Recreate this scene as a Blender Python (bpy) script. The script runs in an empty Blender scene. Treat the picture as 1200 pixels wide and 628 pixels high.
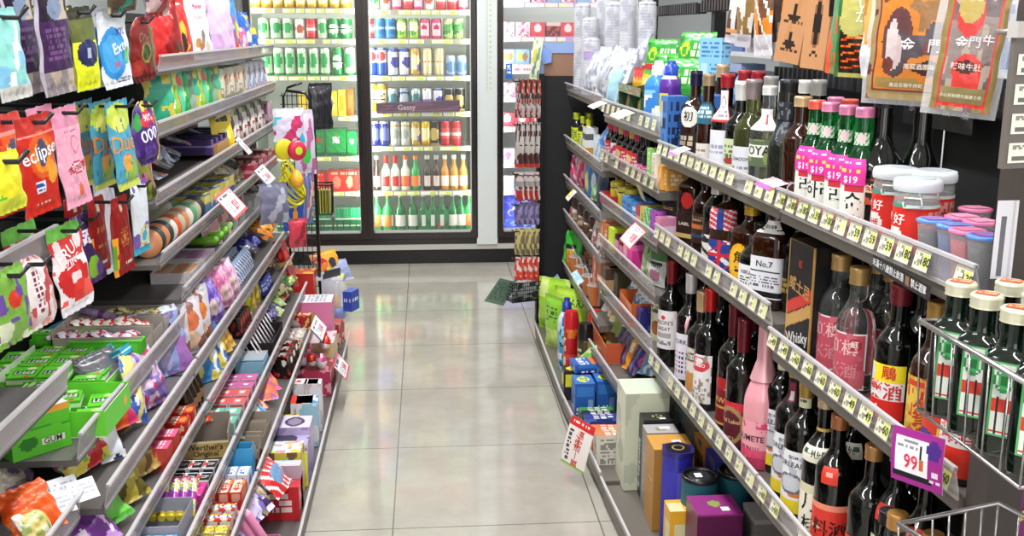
import bpy, math, random
import numpy as np
from mathutils import Vector, Matrix
random.seed(7)
S = bpy.context.scene
COL = S.collection
# ---------------------------------------------------------------- camera, light, exposure
FPX, YAW, PITCH, ROLL, HC = 1227.6, 0.0820713816, 0.223501630, 0.00270877, 1.40138
F_ = np.array([math.sin(YAW)*math.cos(PITCH), math.cos(YAW)*math.cos(PITCH), -math.sin(PITCH)])
R0 = np.array([math.cos(YAW), -math.sin(YAW), 0.0]); U0 = np.cross(R0, F_)
R_ = R0*math.cos(ROLL)+U0*math.sin(ROLL); U_ = -R0*math.sin(ROLL)+U0*math.cos(ROLL)
C_ = np.array([0.0, 0.0, HC])
cam = bpy.data.cameras.new('camera'); co = bpy.data.objects.new('camera', cam); COL.objects.link(co)
co.matrix_world = Matrix(((R_[0], U_[0], -F_[0], 0), (R_[1], U_[1], -F_[1], 0), (R_[2], U_[2], -F_[2], HC), (0, 0, 0, 1)))
cam.sensor_width = 36; cam.lens = 36*FPX/1200; cam.clip_start = .05
S.camera = co
S.view_settings.view_transform = 'Standard'; S.view_settings.look = 'None'
S.view_settings.gamma = 1; S.view_settings.use_curve_mapping = False
S.view_settings.exposure = 0.12
W = bpy.data.worlds.new('world'); S.world = W; W.use_nodes = True
W.node_tree.nodes['Background'].inputs[0].default_value = (1, .98, .96, 1)
W.node_tree.nodes['Background'].inputs[1].default_value = 0.48
cy = S.cycles
try:
    cy.max_bounces = 8; cy.transparent_max_bounces = 12; cy.transmission_bounces = 6; cy.diffuse_bounces = 3; cy.glossy_bounces = 3
    cy.caustics_reflective = False; cy.caustics_refractive = False; cy.sample_clamp_indirect = 3; cy.use_denoising = True
except Exception: pass
def area(name, loc, sx, sy, power, col=(1, 1, 1), rot=(0, 0, 0)):
    l = bpy.data.lights.new(name, 'AREA'); l.shape = 'RECTANGLE'; l.size = sx; l.size_y = sy; l.energy = power; l.color = col
    o = bpy.data.objects.new(name, l); COL.objects.link(o); o.location = loc; o.rotation_euler = rot; return o
# light of the ceiling tubes (their fixtures are built with the ceiling)
TUBES = [(0.05, .4), (0.05, 2.0), (0.05, 3.6), (0.05, 5.2), (-1.55, 1.2), (1.75, 1.2), (1.75, 3.6)]
for x, y in TUBES:
    area('tube_light', (x, y, 2.72), .16, 1.2, 31 if x < 1 else 14)
# added front fill from behind the camera; no window is built there
area('front_fill_light', (0.1, -1.6, 1.6), 2.4, 1.8, 34, (1, .98, .95), (math.radians(80), 0, 0))

def un(px, py, ax, c):            # a ray through the photograph met with a real plane of the shop
    d = F_+R_*(px-600)/FPX-U_*(py-314)/FPX
    k = 'xyz'.index(ax); t = (c-C_[k])/d[k]; return C_+t*d

# ---------------------------------------------------------------- colours, materials
_lc = {}
def lin(h):
    if h not in _lc:
        v = [int(h[i:i+2], 16)/255 for i in (0, 2, 4)]
        _lc[h] = tuple((x/12.92 if x <= .04045 else ((x+.055)/1.055)**2.4) for x in v)
    return _lc[h]
_m = {}
def mat(name, col='808080', rough=.5, metal=0, trans=0, alpha=1, coat=0, emit=None, es=0, bump=0, bscale=60, ior=1.45):
    if name in _m: return _m[name]
    m = bpy.data.materials.new(name); m.use_nodes = True; nt = m.node_tree; b = nt.nodes['Principled BSDF']
    b.inputs['Base Color'].default_value = (*lin(col), 1); b.inputs['Roughness'].default_value = rough
    b.inputs['Metallic'].default_value = metal; b.inputs['Transmission Weight'].default_value = trans
    b.inputs['Alpha'].default_value = alpha; b.inputs['Coat Weight'].default_value = coat; b.inputs['IOR'].default_value = ior
    b.inputs['Coat Roughness'].default_value = .08
    if emit: b.inputs['Emission Color'].default_value = (*lin(emit), 1); b.inputs['Emission Strength'].default_value = es
    if bump:
        n = nt.nodes.new('ShaderNodeTexNoise'); n.inputs['Scale'].default_value = bscale; n.inputs['Detail'].default_value = 3
        tc = nt.nodes.new('ShaderNodeTexCoord'); nt.links.new(tc.outputs['Object'], n.inputs['Vector'])
        bp = nt.nodes.new('ShaderNodeBump'); bp.inputs['Strength'].default_value = bump; bp.inputs['Distance'].default_value = .01
        nt.links.new(n.outputs['Fac'], bp.inputs['Height']); nt.links.new(bp.outputs['Normal'], b.inputs['Normal'])
    _m[name] = m; return m
def artmat(name, rough, coat=0, metal=0, bump=0, bscale=45, alpha=1):
    m = mat(name, 'ffffff', rough, metal, 0, alpha, coat, None, 0, bump, bscale)
    nt = m.node_tree; a = nt.nodes.new('ShaderNodeAttribute'); a.attribute_name = 'art'
    nt.links.new(a.outputs['Color'], nt.nodes['Principled BSDF'].inputs['Base Color']); return m
PAPER = artmat('printed_card', .42, .15)
FILM = artmat('printed_film', .3, .35, 0, .35, 38)
GLOSS = artmat('printed_can', .25, .4, .25)
LABEL = artmat('printed_label', .45)
CAPM = artmat('cap_metal', .32, .2, .35)
PLAST = artmat('coloured_plastic', .3, .2)
CLEAR = mat('clear_plastic', 'f4f4f6', .12, 0, 0, .28, .3)
LIPM = mat('lip_plastic', 'b7b1b7', .25, 0, 0, .62, .2)
LIPT = mat('lip_plastic_thin', 'e6e2ea', .2, 0, 0, .34, .3)
GLASS = mat('door_glass', 'ffffff', .02, 0, 0, .035, .0)
DARKG = mat('dark_bottle_glass', '070806', .05, 0, 0, 1, .5)
AMBER = mat('amber_glass', '2c1206', .05, 0, .12, 1, .5)
GREENG = mat('green_glass', '2fae5c', .03, 0, .92)
OLIVE = mat('olive_glass', 'a2ab62', .04, 0, .9)
CLEARG = mat('clear_glass', 'eef4f0', .03, 0, .96)
CHROME = mat('chrome_wire', 'b9b7b8', .25, .9)
BLACKM = mat('black_metal', '121214', .4, .2)
SHELFM = mat('shelf_enamel', '6e6862', .38, .15)
LSHELF = mat('grey_shelf_enamel', '64605f', .4, .1)
POSTM = mat('post_enamel', '48413e', .5, .1)
BACKM = mat('black_backboard', '161618', .6)
# ---------------------------------------------------------------- printed art painted face by face
def vnoise(u, v, sc, seed):
    rs = np.random.RandomState(seed); G = rs.rand(24, 24)
    x = (u*sc) % 22; y = (v*sc) % 22; xi = x.astype(int); yi = y.astype(int); fx = x-xi; fy = y-yi
    fx = fx*fx*(3-2*fx); fy = fy*fy*(3-2*fy)
    return (G[xi, yi]*(1-fx)+G[xi+1, yi]*fx)*(1-fy)+(G[xi, yi+1]*(1-fx)+G[xi+1, yi+1]*fx)*fy
def paint(ops, u, v):
    u = np.asarray(u, float); v = np.asarray(v, float); c = np.zeros((len(u), 3))
    if isinstance(ops, str): ops = [ops]
    for i, o in enumerate(ops):
        if isinstance(o, str): c[:] = lin(o); continue
        k = o[0]; col = lin(o[-1] if isinstance(o[-1], str) else o[-2])
        if k == 'r': m = (u >= o[1]) & (v >= o[2]) & (u <= o[3]) & (v <= o[4])
        elif k == 'e': m = ((u-o[1])/o[3])**2+((v-o[2])/o[4])**2 <= 1
        elif k == 'o':
            d = ((u-o[1])/o[3])**2+((v-o[2])/o[4])**2; m = (d <= 1) & (d > .6)
        elif k == 'h': m = (v >= o[1]) & (v <= o[2])
        elif k == 's': m = ((u*o[1]) % 1) < o[2]
        elif k == 'z': m = (((u*o[4]+v)*o[1]) % 1) < o[2] if isinstance(o[4], (int, float)) else (((u+v)*o[1]) % 1) < o[2]
        elif k == 'n': m = vnoise(u, v, o[1], o[4]) > o[2]
        elif k == 'w':
            rs = np.random.RandomState(i+3); n = o[5]; t = (v-o[2])/(o[4]-o[2])*n
            g = rs.rand(64, 64) > .32
            m = (u >= o[1]) & (u <= o[3]) & (t >= 0) & (t < n) & ((t % 1) > .35)
            m &= g[np.clip(t, 0, 63).astype(int), np.clip((u-o[1])/(o[3]-o[1])*24, 0, 63).astype(int)]
        elif k == 'p':
            rs = np.random.RandomState(o[4]); m = np.zeros(len(u), bool)
            for q in range(o[1]):
                a, b = rs.rand(2); m |= (u-a)**2+(v-b)**2 < o[2]**2
        else: continue
        c[m] = col
    return c
# 'n': ('n',scale,thr,col,seed) ; 'p': ('p',n,r,col,seed) ; 'z': ('z',n,frac,col,slope)

class MB:
    def __init__(s): s.v = []; s.f = []; s.c = []; s.m = []; s.s = []; s.n = 0
    def add(s, vs, fs, col='808080', m=0, sm=False, T=None):
        vs = np.asarray(vs, float).reshape(-1, 3)
        if T is not None:
            M = np.array(T); vs = vs@M[:3, :3].T+M[:3, 3]
        s.v.append(vs); s.f += [tuple(i+s.n for i in f) for f in fs]; s.n += len(vs)
        if isinstance(col, str): col = np.tile(lin(col), (len(fs), 1))
        s.c.append(np.asarray(col).reshape(-1, 3)); s.m += [m]*len(fs); s.s += [sm]*len(fs); return s
    def mesh(s, *mats):
        me = bpy.data.meshes.new('m'); V = np.concatenate(s.v); me.from_pydata(V.tolist(), [], s.f)
        C = np.concatenate(s.c); a = me.color_attributes.new('art', 'FLOAT_COLOR', 'CORNER')
        cnt = np.array([len(f) for f in s.f]); cc = np.ones((cnt.sum(), 4)); cc[:, :3] = np.repeat(C, cnt, axis=0)
        a.data.foreach_set('color', cc.ravel()); me.polygons.foreach_set('material_index', s.m); me.polygons.foreach_set('use_smooth', s.s)
        for x in mats: me.materials.append(x)
        me.update(); return me
    def box(s, x0, y0, z0, x1, y1, z1, col='808080', m=0, T=None):
        v = [(x0, y0, z0), (x1, y0, z0), (x1, y1, z0), (x0, y1, z0), (x0, y0, z1), (x1, y0, z1), (x1, y1, z1), (x0, y1, z1)]
        return s.add(v, [(0, 3, 2, 1), (4, 5, 6, 7), (0, 1, 5, 4), (1, 2, 6, 5), (2, 3, 7, 6), (3, 0, 4, 7)], col, m, False, T)
    def grid(s, P, nu, nv, ops='808080', m=0, sm=False, T=None):   # P(u,v)->xyz arrays
        u, v = np.meshgrid(np.linspace(0, 1, nu+1), np.linspace(0, 1, nv+1)); p = np.stack(P(u.ravel(), v.ravel()), 1)
        fs = [(j*(nu+1)+i, j*(nu+1)+i+1, (j+1)*(nu+1)+i+1, (j+1)*(nu+1)+i) for j in range(nv) for i in range(nu)]
        cu, cv = np.meshgrid((np.arange(nu)+.5)/nu, (np.arange(nv)+.5)/nv)
        return s.add(p, fs, paint(ops, cu.ravel(), cv.ravel()), m, sm, T)
    def tube(s, pts, r, col='808080', m=0, n=6, close=False):
        P = [np.array(p, float) for p in pts]; N = len(P); vs = []
        for i in range(N):
            d = (P[(i+1) % N] if (close or i < N-1) else P[i])-(P[i-1] if (close or i > 0) else P[i]); d /= np.linalg.norm(d)+1e-9
            a = np.cross(d, (0, 0, 1.)) if abs(d[2]) < .9 else np.cross(d, (1., 0, 0)); a /= np.linalg.norm(a); b = np.cross(d, a)
            for k in range(n):
                t = 2*math.pi*k/n; vs.append(P[i]+r*(a*math.cos(t)+b*math.sin(t)))
        fs = [(i*n+k, i*n+(k+1) % n, ((i+1) % N)*n+(k+1) % n, ((i+1) % N)*n+k) for i in range(N if close else N-1) for k in range(n)]
        if not close: fs += [tuple(range(n))[::-1], tuple(range((N-1)*n, N*n))]
        return s.add(vs, fs, col, m, True)
    def lathe(s, prof, col='808080', m=0, n=20, p=None, T=None, ops=None, cap=True):
        vs = []; k = len(prof)
        for i, q in enumerate(prof):
            r, z = q[0], q[1]; e = p(z) if p else 2
            for j in range(n):
                t = 2*math.pi*(j+.5)/n-math.pi/2; c, d = math.cos(t), math.sin(t)
                g = 1 if e == 2 else (abs(c)**e+abs(d)**e)**(-1/e); vs.append((r*g*c, r*g*d, z))
        fs = [(i*n+j, i*n+(j+1) % n, (i+1)*n+(j+1) % n, (i+1)*n+j) for i in range(k-1) for j in range(n)]
        cc = col
        if ops is not None:
            z0, z1 = prof[0][1], prof[-1][1]
            U = [((j+1) % n)/n for i in range(k-1) for j in range(n)]; Vv = [((prof[i][1]+prof[i+1][1])/2-z0)/(z1-z0) for i in range(k-1) for j in range(n)]
            cc = paint(ops, (np.array(U)+.5) % 1, Vv)
        s.add(vs, fs, cc, m, True, T)
        if cap:
            tv = np.array(vs).reshape(k, n, 3); c = col if isinstance(col, str) else '808080'
            if ops is not None: c = np.array([cc[-1]])
            s.add(tv[-1], [tuple(range(n))], c, m, False, T); s.add(tv[0], [tuple(range(n))[::-1]], c if isinstance(c, str) else np.array([cc[0]]), m, False, T)
        return s
_tx = {}
def glyphs(t):
    if t not in _tx:
        c = bpy.data.curves.new('t', 'FONT'); c.body = t; c.align_x = 'CENTER'; c.align_y = 'CENTER'; c.size = 1; c.resolution_u = 2
        c.offset = .012
        o = bpy.data.objects.new('t', c); COL.objects.link(o); dg = bpy.context.evaluated_depsgraph_get(); dg.update()
        me = bpy.data.meshes.new_from_object(o.evaluated_get(dg))
        _tx[t] = (np.array([v.co[:2] for v in me.vertices]), [tuple(p.vertices) for p in me.polygons])
        bpy.data.objects.remove(o); bpy.data.curves.remove(c); bpy.data.meshes.remove(me)
    return _tx[t]
def text(mb, t, size, col, fn, m=0, sx=1, rot=0):       # fn(x,y) arrays -> xyz ; text drawn around 0,0
    v, f = glyphs(t)
    if not len(v): return
    x, y = v[:, 0]*size*sx, v[:, 1]*size; a = math.radians(rot)
    x, y = x*math.cos(a)-y*math.sin(a), x*math.sin(a)+y*math.cos(a)
    mb.add(np.stack(fn(x, y), 1), f, col, m)

# ---------------------------------------------------------------- things and their parts
class Spec:
    def __init__(s, mesh=None, parts=(), h=.1, w=.06, d=.04): s.mesh = mesh; s.parts = list(parts); s.h = h; s.w = w; s.d = d
SEEN = {}
def put(sp, name, cat, label, loc, rot=(0, 0, 0), group=None, scale=1, kind=None):
    o = bpy.data.objects.new(name, sp.mesh); COL.objects.link(o); o.location = loc
    o.rotation_euler = rot if isinstance(rot, (tuple, list)) else (0, 0, rot)
    if scale != 1: o.scale = (scale,)*3 if not isinstance(scale, tuple) else scale
    o['label'] = label; o['category'] = cat; o.location.z += .001
    if group: o['group'] = group
    if kind: o['kind'] = kind
    SEEN.setdefault(label, []).append(o.name)
    def rec(parts, par):
        for q in parts:
            c = bpy.data.objects.new(q[0], q[1]); COL.objects.link(c); c.parent = par
            if len(q) > 2 and q[2]: c['label'] = q[2]
            if len(q) > 3: rec(q[3], c)
    rec(sp.parts, o); return o
def struct(name, mesh, loc=(0, 0, 0)):
    o = bpy.data.objects.new(name, mesh); COL.objects.link(o); o.location = loc; o['kind'] = 'structure'; return o
ORD = 'first second third fourth fifth sixth seventh eighth ninth tenth eleventh twelfth thirteenth fourteenth fifteenth sixteenth seventeenth eighteenth nineteenth twentieth'.split()
def nth(i): return ORD[i] if i < 20 else 'number %d' % (i+1)
RL, RR = math.pi/2, -math.pi/2          # facing the aisle from the snack side / from the liquor side

# ---------------------------------------------------------------- product builders
def cells(L, c): return max(2, min(44 if c > .0036 else 110, int(round(L/c))))
def boxspec(w, d, h, front, top=None, side=None, cell=.006, texts=(), m=PAPER, back=None):
    b = MB(); top = top or front; side = side or front; nx, ny, nz = cells(w, cell), cells(d, cell), cells(h, cell)
    X, Y = w/2, d/2
    b.grid(lambda u, v: (u*w-X, 0*u-Y, v*h), nx, nz, front)
    b.grid(lambda u, v: (0*u+X, u*d-Y, v*h), ny, nz, side)
    b.grid(lambda u, v: (X-u*w, 0*u+Y, v*h), nx, nz, back or front)
    b.grid(lambda u, v: (0*u-X, Y-u*d, v*h), ny, nz, side)
    b.grid(lambda u, v: (u*w-X, v*d-Y, 0*u+h), nx, ny, top)
    b.add([(-X, -Y, 0), (X, -Y, 0), (X, Y, 0), (-X, Y, 0)], [(3, 2, 1, 0)], '999999')
    for t in texts:                                  # (face, string, size, colour, u, v, [rot, sx])
        f, st, sz, cl, u0, v0 = t[:6]; rot = t[6] if len(t) > 6 else 0; sx = t[7] if len(t) > 7 else 1; e = .0006
        if f == 'f': fn = lambda x, y: (x+u0*w-X, 0*x-Y-e, y+v0*h)
        elif f == 't': fn = lambda x, y: (x+u0*w-X, y+v0*d-Y, 0*x+h+e)
        elif f == 's': fn = lambda x, y: (0*x+X+e, x+u0*d-Y, y+v0*h)
        else: fn = lambda x, y: (0*x-X-e, Y-u0*d-x, y+v0*h)
        text(b, st, sz, cl, fn, 0, sx, rot)
    return Spec(b.mesh(m), h=h, w=w, d=d)
def pouch(w, h, t, ops, seal=.07, hang=True, shape='rect', cell=.005, texts=(), m=FILM, back='c8c8cc', seed=1, wob=1.0, hole=False, parts=()):
    b = MB(); nx, nz = cells(w, cell), cells(h, cell); rs = np.random.RandomState(seed); ph = rs.rand(8)*6.28
    def outline(u, v):
        k = 1-.05*wob*np.sin(v*9+ph[0])**2-.03*wob*np.sin(v*17+ph[1])
        if shape == 'round': k = k*np.sqrt(np.clip(1-np.abs(2*v-.85)**2.6*.62, .12, 1))
        if shape == 'taper': k = k*(.72+.28*np.clip(1.15-v, 0, 1))
        if shape == 'gusset': k = k*(1.06-.12*v)
        return (u-.5)*w*k
    def thick(u, v):
        vv = np.clip((v-seal)/(1-2*seal), 0, 1)
        return t/2*np.clip(np.sin(np.pi*u), 0, 1)**.55*np.clip(np.sin(np.pi*vv), 0, 1)**.5*(1+.1*wob*np.sin(v*23+u*9+ph[2])*np.sin(u*14+ph[3]))
    zo = -h if hang else 0
    bend = lambda u, v: .012*wob*np.sin(v*3.1+ph[4])*h*2
    FP = lambda u, v, s, e=0: (outline(u, v), s*(thick(u, v)+.0004+e)+bend(u, v)+.0015*wob*np.sin(u*31+v*11+ph[5])*(thick(u, v) < t*.1), v*h+zo+.0008*np.sin(u*19+ph[6])*(v > .98)*wob)
    b.grid(lambda u, v: FP(u, v, -1), nx, nz, ops, 0, True)
    b.grid(lambda u, v: FP(1-u, v, 1), nx, nz, back, 0, True)
    for tt in texts:                                 # (string,size,colour,u,v,[rot,sx])
        st, sz, cl, u0, v0 = tt[:5]; rot = tt[5] if len(tt) > 5 else 0; sx = tt[6] if len(tt) > 6 else 1
        text(b, st, sz, cl, lambda x, y: FP(np.clip(u0+x/w, .02, .98), np.clip(v0+y/h, .02, .98), -1, .0008), 0, sx, rot)
    return Spec(b.mesh(m), parts, h=h, w=w, d=t)
def profile(H, R, rn, sh, neck, capz):
    P = [(R*.55, 0), (R*.93, .0), (R, .006)]
    for k in range(1, 5): P.append((R, .006+(sh-.006)*k/4))
    for k in range(1, 8):
        t = k/7; s = (1-math.cos(math.pi*t))/2; P.append((R+(rn-R)*s, sh+(neck-sh)*t))
    P += [(rn, neck+(capz-neck)*.5), (rn, capz)]
    return P
_bm = {}
def bottle(H, R, rn, sh, neck, glass, cap=('b8b0a0', .03), labels=(), sq=2, capm=None, n=24, neckband=None, capsule=False, capr=None, captop=None, cell=.003):
    ch = cap[1]; P = profile(H, R, rn, sh, neck, H-ch*.3)
    pf = (lambda z: 2 if z > (sh+neck)/2 else sq) if sq != 2 else None
    b = MB(); b.lathe(P, '111111', 0, n, pf, cap=True); parts = [('bottle_glass', b.mesh(glass))]
    zr = sorted((z, r) for r, z in P[1:]); zz = np.array([z for z, r in zr]); rr = np.array([r for z, r in zr])
    rad = lambda z: np.interp(z, zz, rr)
    c = MB(); cr = (capr or rn+.0025)
    if capsule: c.lathe([(rad(H-ch)+.0012, H-ch), (cr, H-ch*.6), (cr, H-.012), (cr+.0008, H-.01), (cr+.0008, H-.002), (cr-.002, H)], cap[0], 0, n)
    else:
        pr = [(cr, H-ch)]
        for k in range(1, 5): pr += [(cr-.0007*(k % 2), H-ch+ch*.9*k/5)]
        pr += [(cr, H-.002), (cr-.002, H)]; c.lathe(pr, cap[0], 0, n)
    if captop: c.lathe([(cr*.98, H), (cr*.9, H+.0006)], captop, 0, n)
    parts.append(('cap', c.mesh(capm or CAPM)))
    def patch(z0, z1, ha, ops, texts=(), cen=0, e=.0007, nm='label'):
        L = MB(); ha_ = math.radians(ha); c0 = math.radians(cen)-math.pi/2
        def ring(t, z, ee):
            r = rad(z)+ee; ct, st = np.cos(t), np.sin(t)
            if sq != 2:
                g = np.where(z > (sh+neck)/2, 1, (np.abs(ct)**sq+np.abs(st)**sq)**(-1/sq)); r = r*g
            return (r*ct, r*st, z)
        nu = cells(2*ha_*R, cell); nv = cells(z1-z0, cell)
        L.grid(lambda u, v: ring(c0+(u*2-1)*ha_, z0+v*(z1-z0), e), nu, nv, ops, 0, True)
        for tt in texts:
            st, sz, cl, u0, v0 = tt[:5]; rot = tt[5] if len(tt) > 5 else 0; sx = tt[6] if len(tt) > 6 else 1
            text(L, st, sz, cl, lambda x, y: ring(c0+(u0*2-1)*ha_+x/R, z0+v0*(z1-z0)+y, e+.0006), 0, sx, rot)
        return (nm, L.mesh(LABEL))
    for lb in labels: parts.append(patch(*lb))
    return Spec(None, parts, h=H, w=2*R, d=2*R)
def can(R, H, ops, n=16):
    b = MB(); k = 14; b.lathe([(R*.86, 0)]+[(R, .006+(H-.02)*i/k) for i in range(k+1)]+[(R*.86, H-.004)], '999999', 0, n, ops=ops, cap=False)
    b.lathe([(R*.86, H-.004), (R*.84, H), (R*.8, H-.003)], 'c8c8cc', 0, n); return Spec(b.mesh(GLOSS), h=H, w=2*R, d=2*R)
def tray(w, d, h, col='a98f73', t=.0025, front=None, inner=None, ftext=(), hf=None, m=PAPER):
    hf = h if hf is None else hf; b = MB(); X, Y = w/2, d/2; inner = inner or col
    b.box(-X, -Y, 0, X, Y, t, inner); b.box(-X, Y-t, 0, X, Y, h, inner); b.box(-X, -Y, t, -X+t, Y, h*.5+hf*.5, col); b.box(X-t, -Y, t, X, Y, h*.5+hf*.5, col)
    f = MB(); f.box(-X+t, -Y+.0005, t, X-t, -Y+t, hf, inner)
    f.grid(lambda u, v: (u*w-X, 0*u-Y-.0002, v*hf), cells(w, .006), cells(hf, .006), front or col)
    for tt in ftext: text(f, tt[0], tt[1], tt[2], lambda x, y: (x+tt[3]*w-X, 0*x-Y-.0012, y+tt[4]*hf), 0, tt[5] if len(tt) > 5 else 1)
    return Spec(b.mesh(m), [('front_panel', f.mesh(m))], h=h, w=w, d=d)
def card(w, h, ops, texts=(), cell=.004, curl=.0):
    b = MB(); nx, nz = cells(w, cell), cells(h, cell)
    P = lambda u, v, e=0: ((u-.5)*w, -e+curl*(v-1)**2*h, (v-1)*h)
    b.grid(lambda u, v: P(u, v), nx, nz, ops); b.grid(lambda u, v: P(1-u, v, -.001), 2, 2, 'e8e8e8')
    for tt in texts: text(b, tt[0], tt[1], tt[2], lambda x, y: P(tt[3]+x/w, tt[4]+y/h, .0008), 0, tt[6] if len(tt) > 6 else 1, tt[5] if len(tt) > 5 else 0)
    return Spec(b.mesh(PAPER), h=h, w=w, d=.002)
# ================================================================ the room
def floor_mat():
    m = bpy.data.materials.new('floor_tiles'); m.use_nodes = True; nt = m.node_tree; b = nt.nodes['Principled BSDF']; N = nt.nodes.new; L = nt.links.new
    g = N('ShaderNodeNewGeometry'); mp = N('ShaderNodeMapping'); mp.inputs['Location'].default_value = (.112, -5.7931+.6, 0); L(g.outputs['Position'], mp.inputs['Vector'])
    br = N('ShaderNodeTexBrick'); br.offset = 0; br.squash = 1; br.inputs['Scale'].default_value = 1; br.inputs['Brick Width'].default_value = .6; br.inputs['Row Height'].default_value = .6
    br.inputs['Mortar Size'].default_value = .0022; br.inputs['Mortar Smooth'].default_value = .1; L(mp.outputs[0], br.inputs['Vector'])
    n1 = N('ShaderNodeTexNoise'); n1.inputs['Scale'].default_value = 5; n1.inputs['Detail'].default_value = 8; n1.inputs['Roughness'].default_value = .65; L(g.outputs['Position'], n1.inputs['Vector'])
    rp = N('ShaderNodeValToRGB'); rp.color_ramp.elements[0].color = (*lin('a49f95'), 1); rp.color_ramp.elements[1].color = (*lin('b9b5ab'), 1); rp.color_ramp.elements[0].position = .3; rp.color_ramp.elements[1].position = .7
    L(n1.outputs['Fac'], rp.inputs[0]); L(rp.outputs[0], br.inputs['Color1']); L(rp.outputs[0], br.inputs['Color2']); br.inputs['Mortar'].default_value = (*lin('6f6a62'), 1)
    L(br.outputs['Color'], b.inputs['Base Color']); b.inputs['Roughness'].default_value = .13; b.inputs['IOR'].default_value = 1.5
    b.inputs['Coat Weight'].default_value = .3; b.inputs['Coat Roughness'].default_value = .05; return m
X0, X1, Y0, Y1 = -1.95, 2.6, -1.2, 7.1
b = MB(); b.box(X0, Y0, -.05, X1, Y1, 0); struct('floor', b.mesh(floor_mat()))
b = MB(); b.box(X0, Y0, 2.8, X1, Y1, 2.85); struct('ceiling', b.mesh(mat('ceiling_board', 'e6e4de', .8)))
wm = mat('painted_wall', 'dfe3e4', .7)
b = MB(); b.box(X0-.05, Y0, 0, X0, Y1, 2.8); struct('wall_left', b.mesh(wm))
b = MB(); b.box(X1, Y0, 0, X1+.05, Y1, 2.8); struct('wall_right', b.mesh(wm))
b = MB(); b.box(X0, Y1, 0, X1, Y1+.05, 2.8); struct('wall_back', b.mesh(wm))
CY = 6.31
b = MB(); b.box(.302, CY-.02, .119, .428, Y1, 2.8, m=0); struct('trim_1', b.mesh(mat('pillar_paint', 'd9dedd', .45)))
b = MB()                                                    # the green dots running down the white pillar
for i in range(18): b.box(.382, CY-.0215, 1.06+i*.03, .39, CY-.0203, 1.068+i*.03, 'a8d020')
for i in range(40): b.box(.362, CY-.0215, 1.05+i*.0135, .372, CY-.0203, 1.056+i*.0135, 'b9c9bf')
o = struct('trim_2', b.mesh(PAPER))
b = MB(); b.box(X0, CY-.0, 0, X1, CY+.05, .087); struct('baseboard_back', b.mesh(mat('kick_black', '131214', .35)))
b = MB(); b.box(X0, CY-.006, .087, X1, CY+.05, .119); struct('trim_3', b.mesh(mat('kick_light', 'c3c2bb', .4)))
tubeM = mat('tube_glow', 'ffffff', .5, emit='fffaf2', es=5)
for i, (x, y) in enumerate(TUBES):
    b = MB(); b.box(-.13, -.64, 0, .13, .64, .05, 'f0f0ee'); g = MB(); g.tube([(-.06, -.6, -.015), (-.06, .6, -.015)], .013, m=0, n=8); g.tube([(.06, -.6, -.015), (.06, .6, -.015)], .013, n=8)
    put(Spec(b.mesh(PLAST), [('fluorescent_tube', g.mesh(tubeM))]), 'ceiling_light', 'light', 'white twin tube light on the ceiling, %s of seven' % nth(i), (x, y, 2.75), group='ceiling lights')

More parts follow.
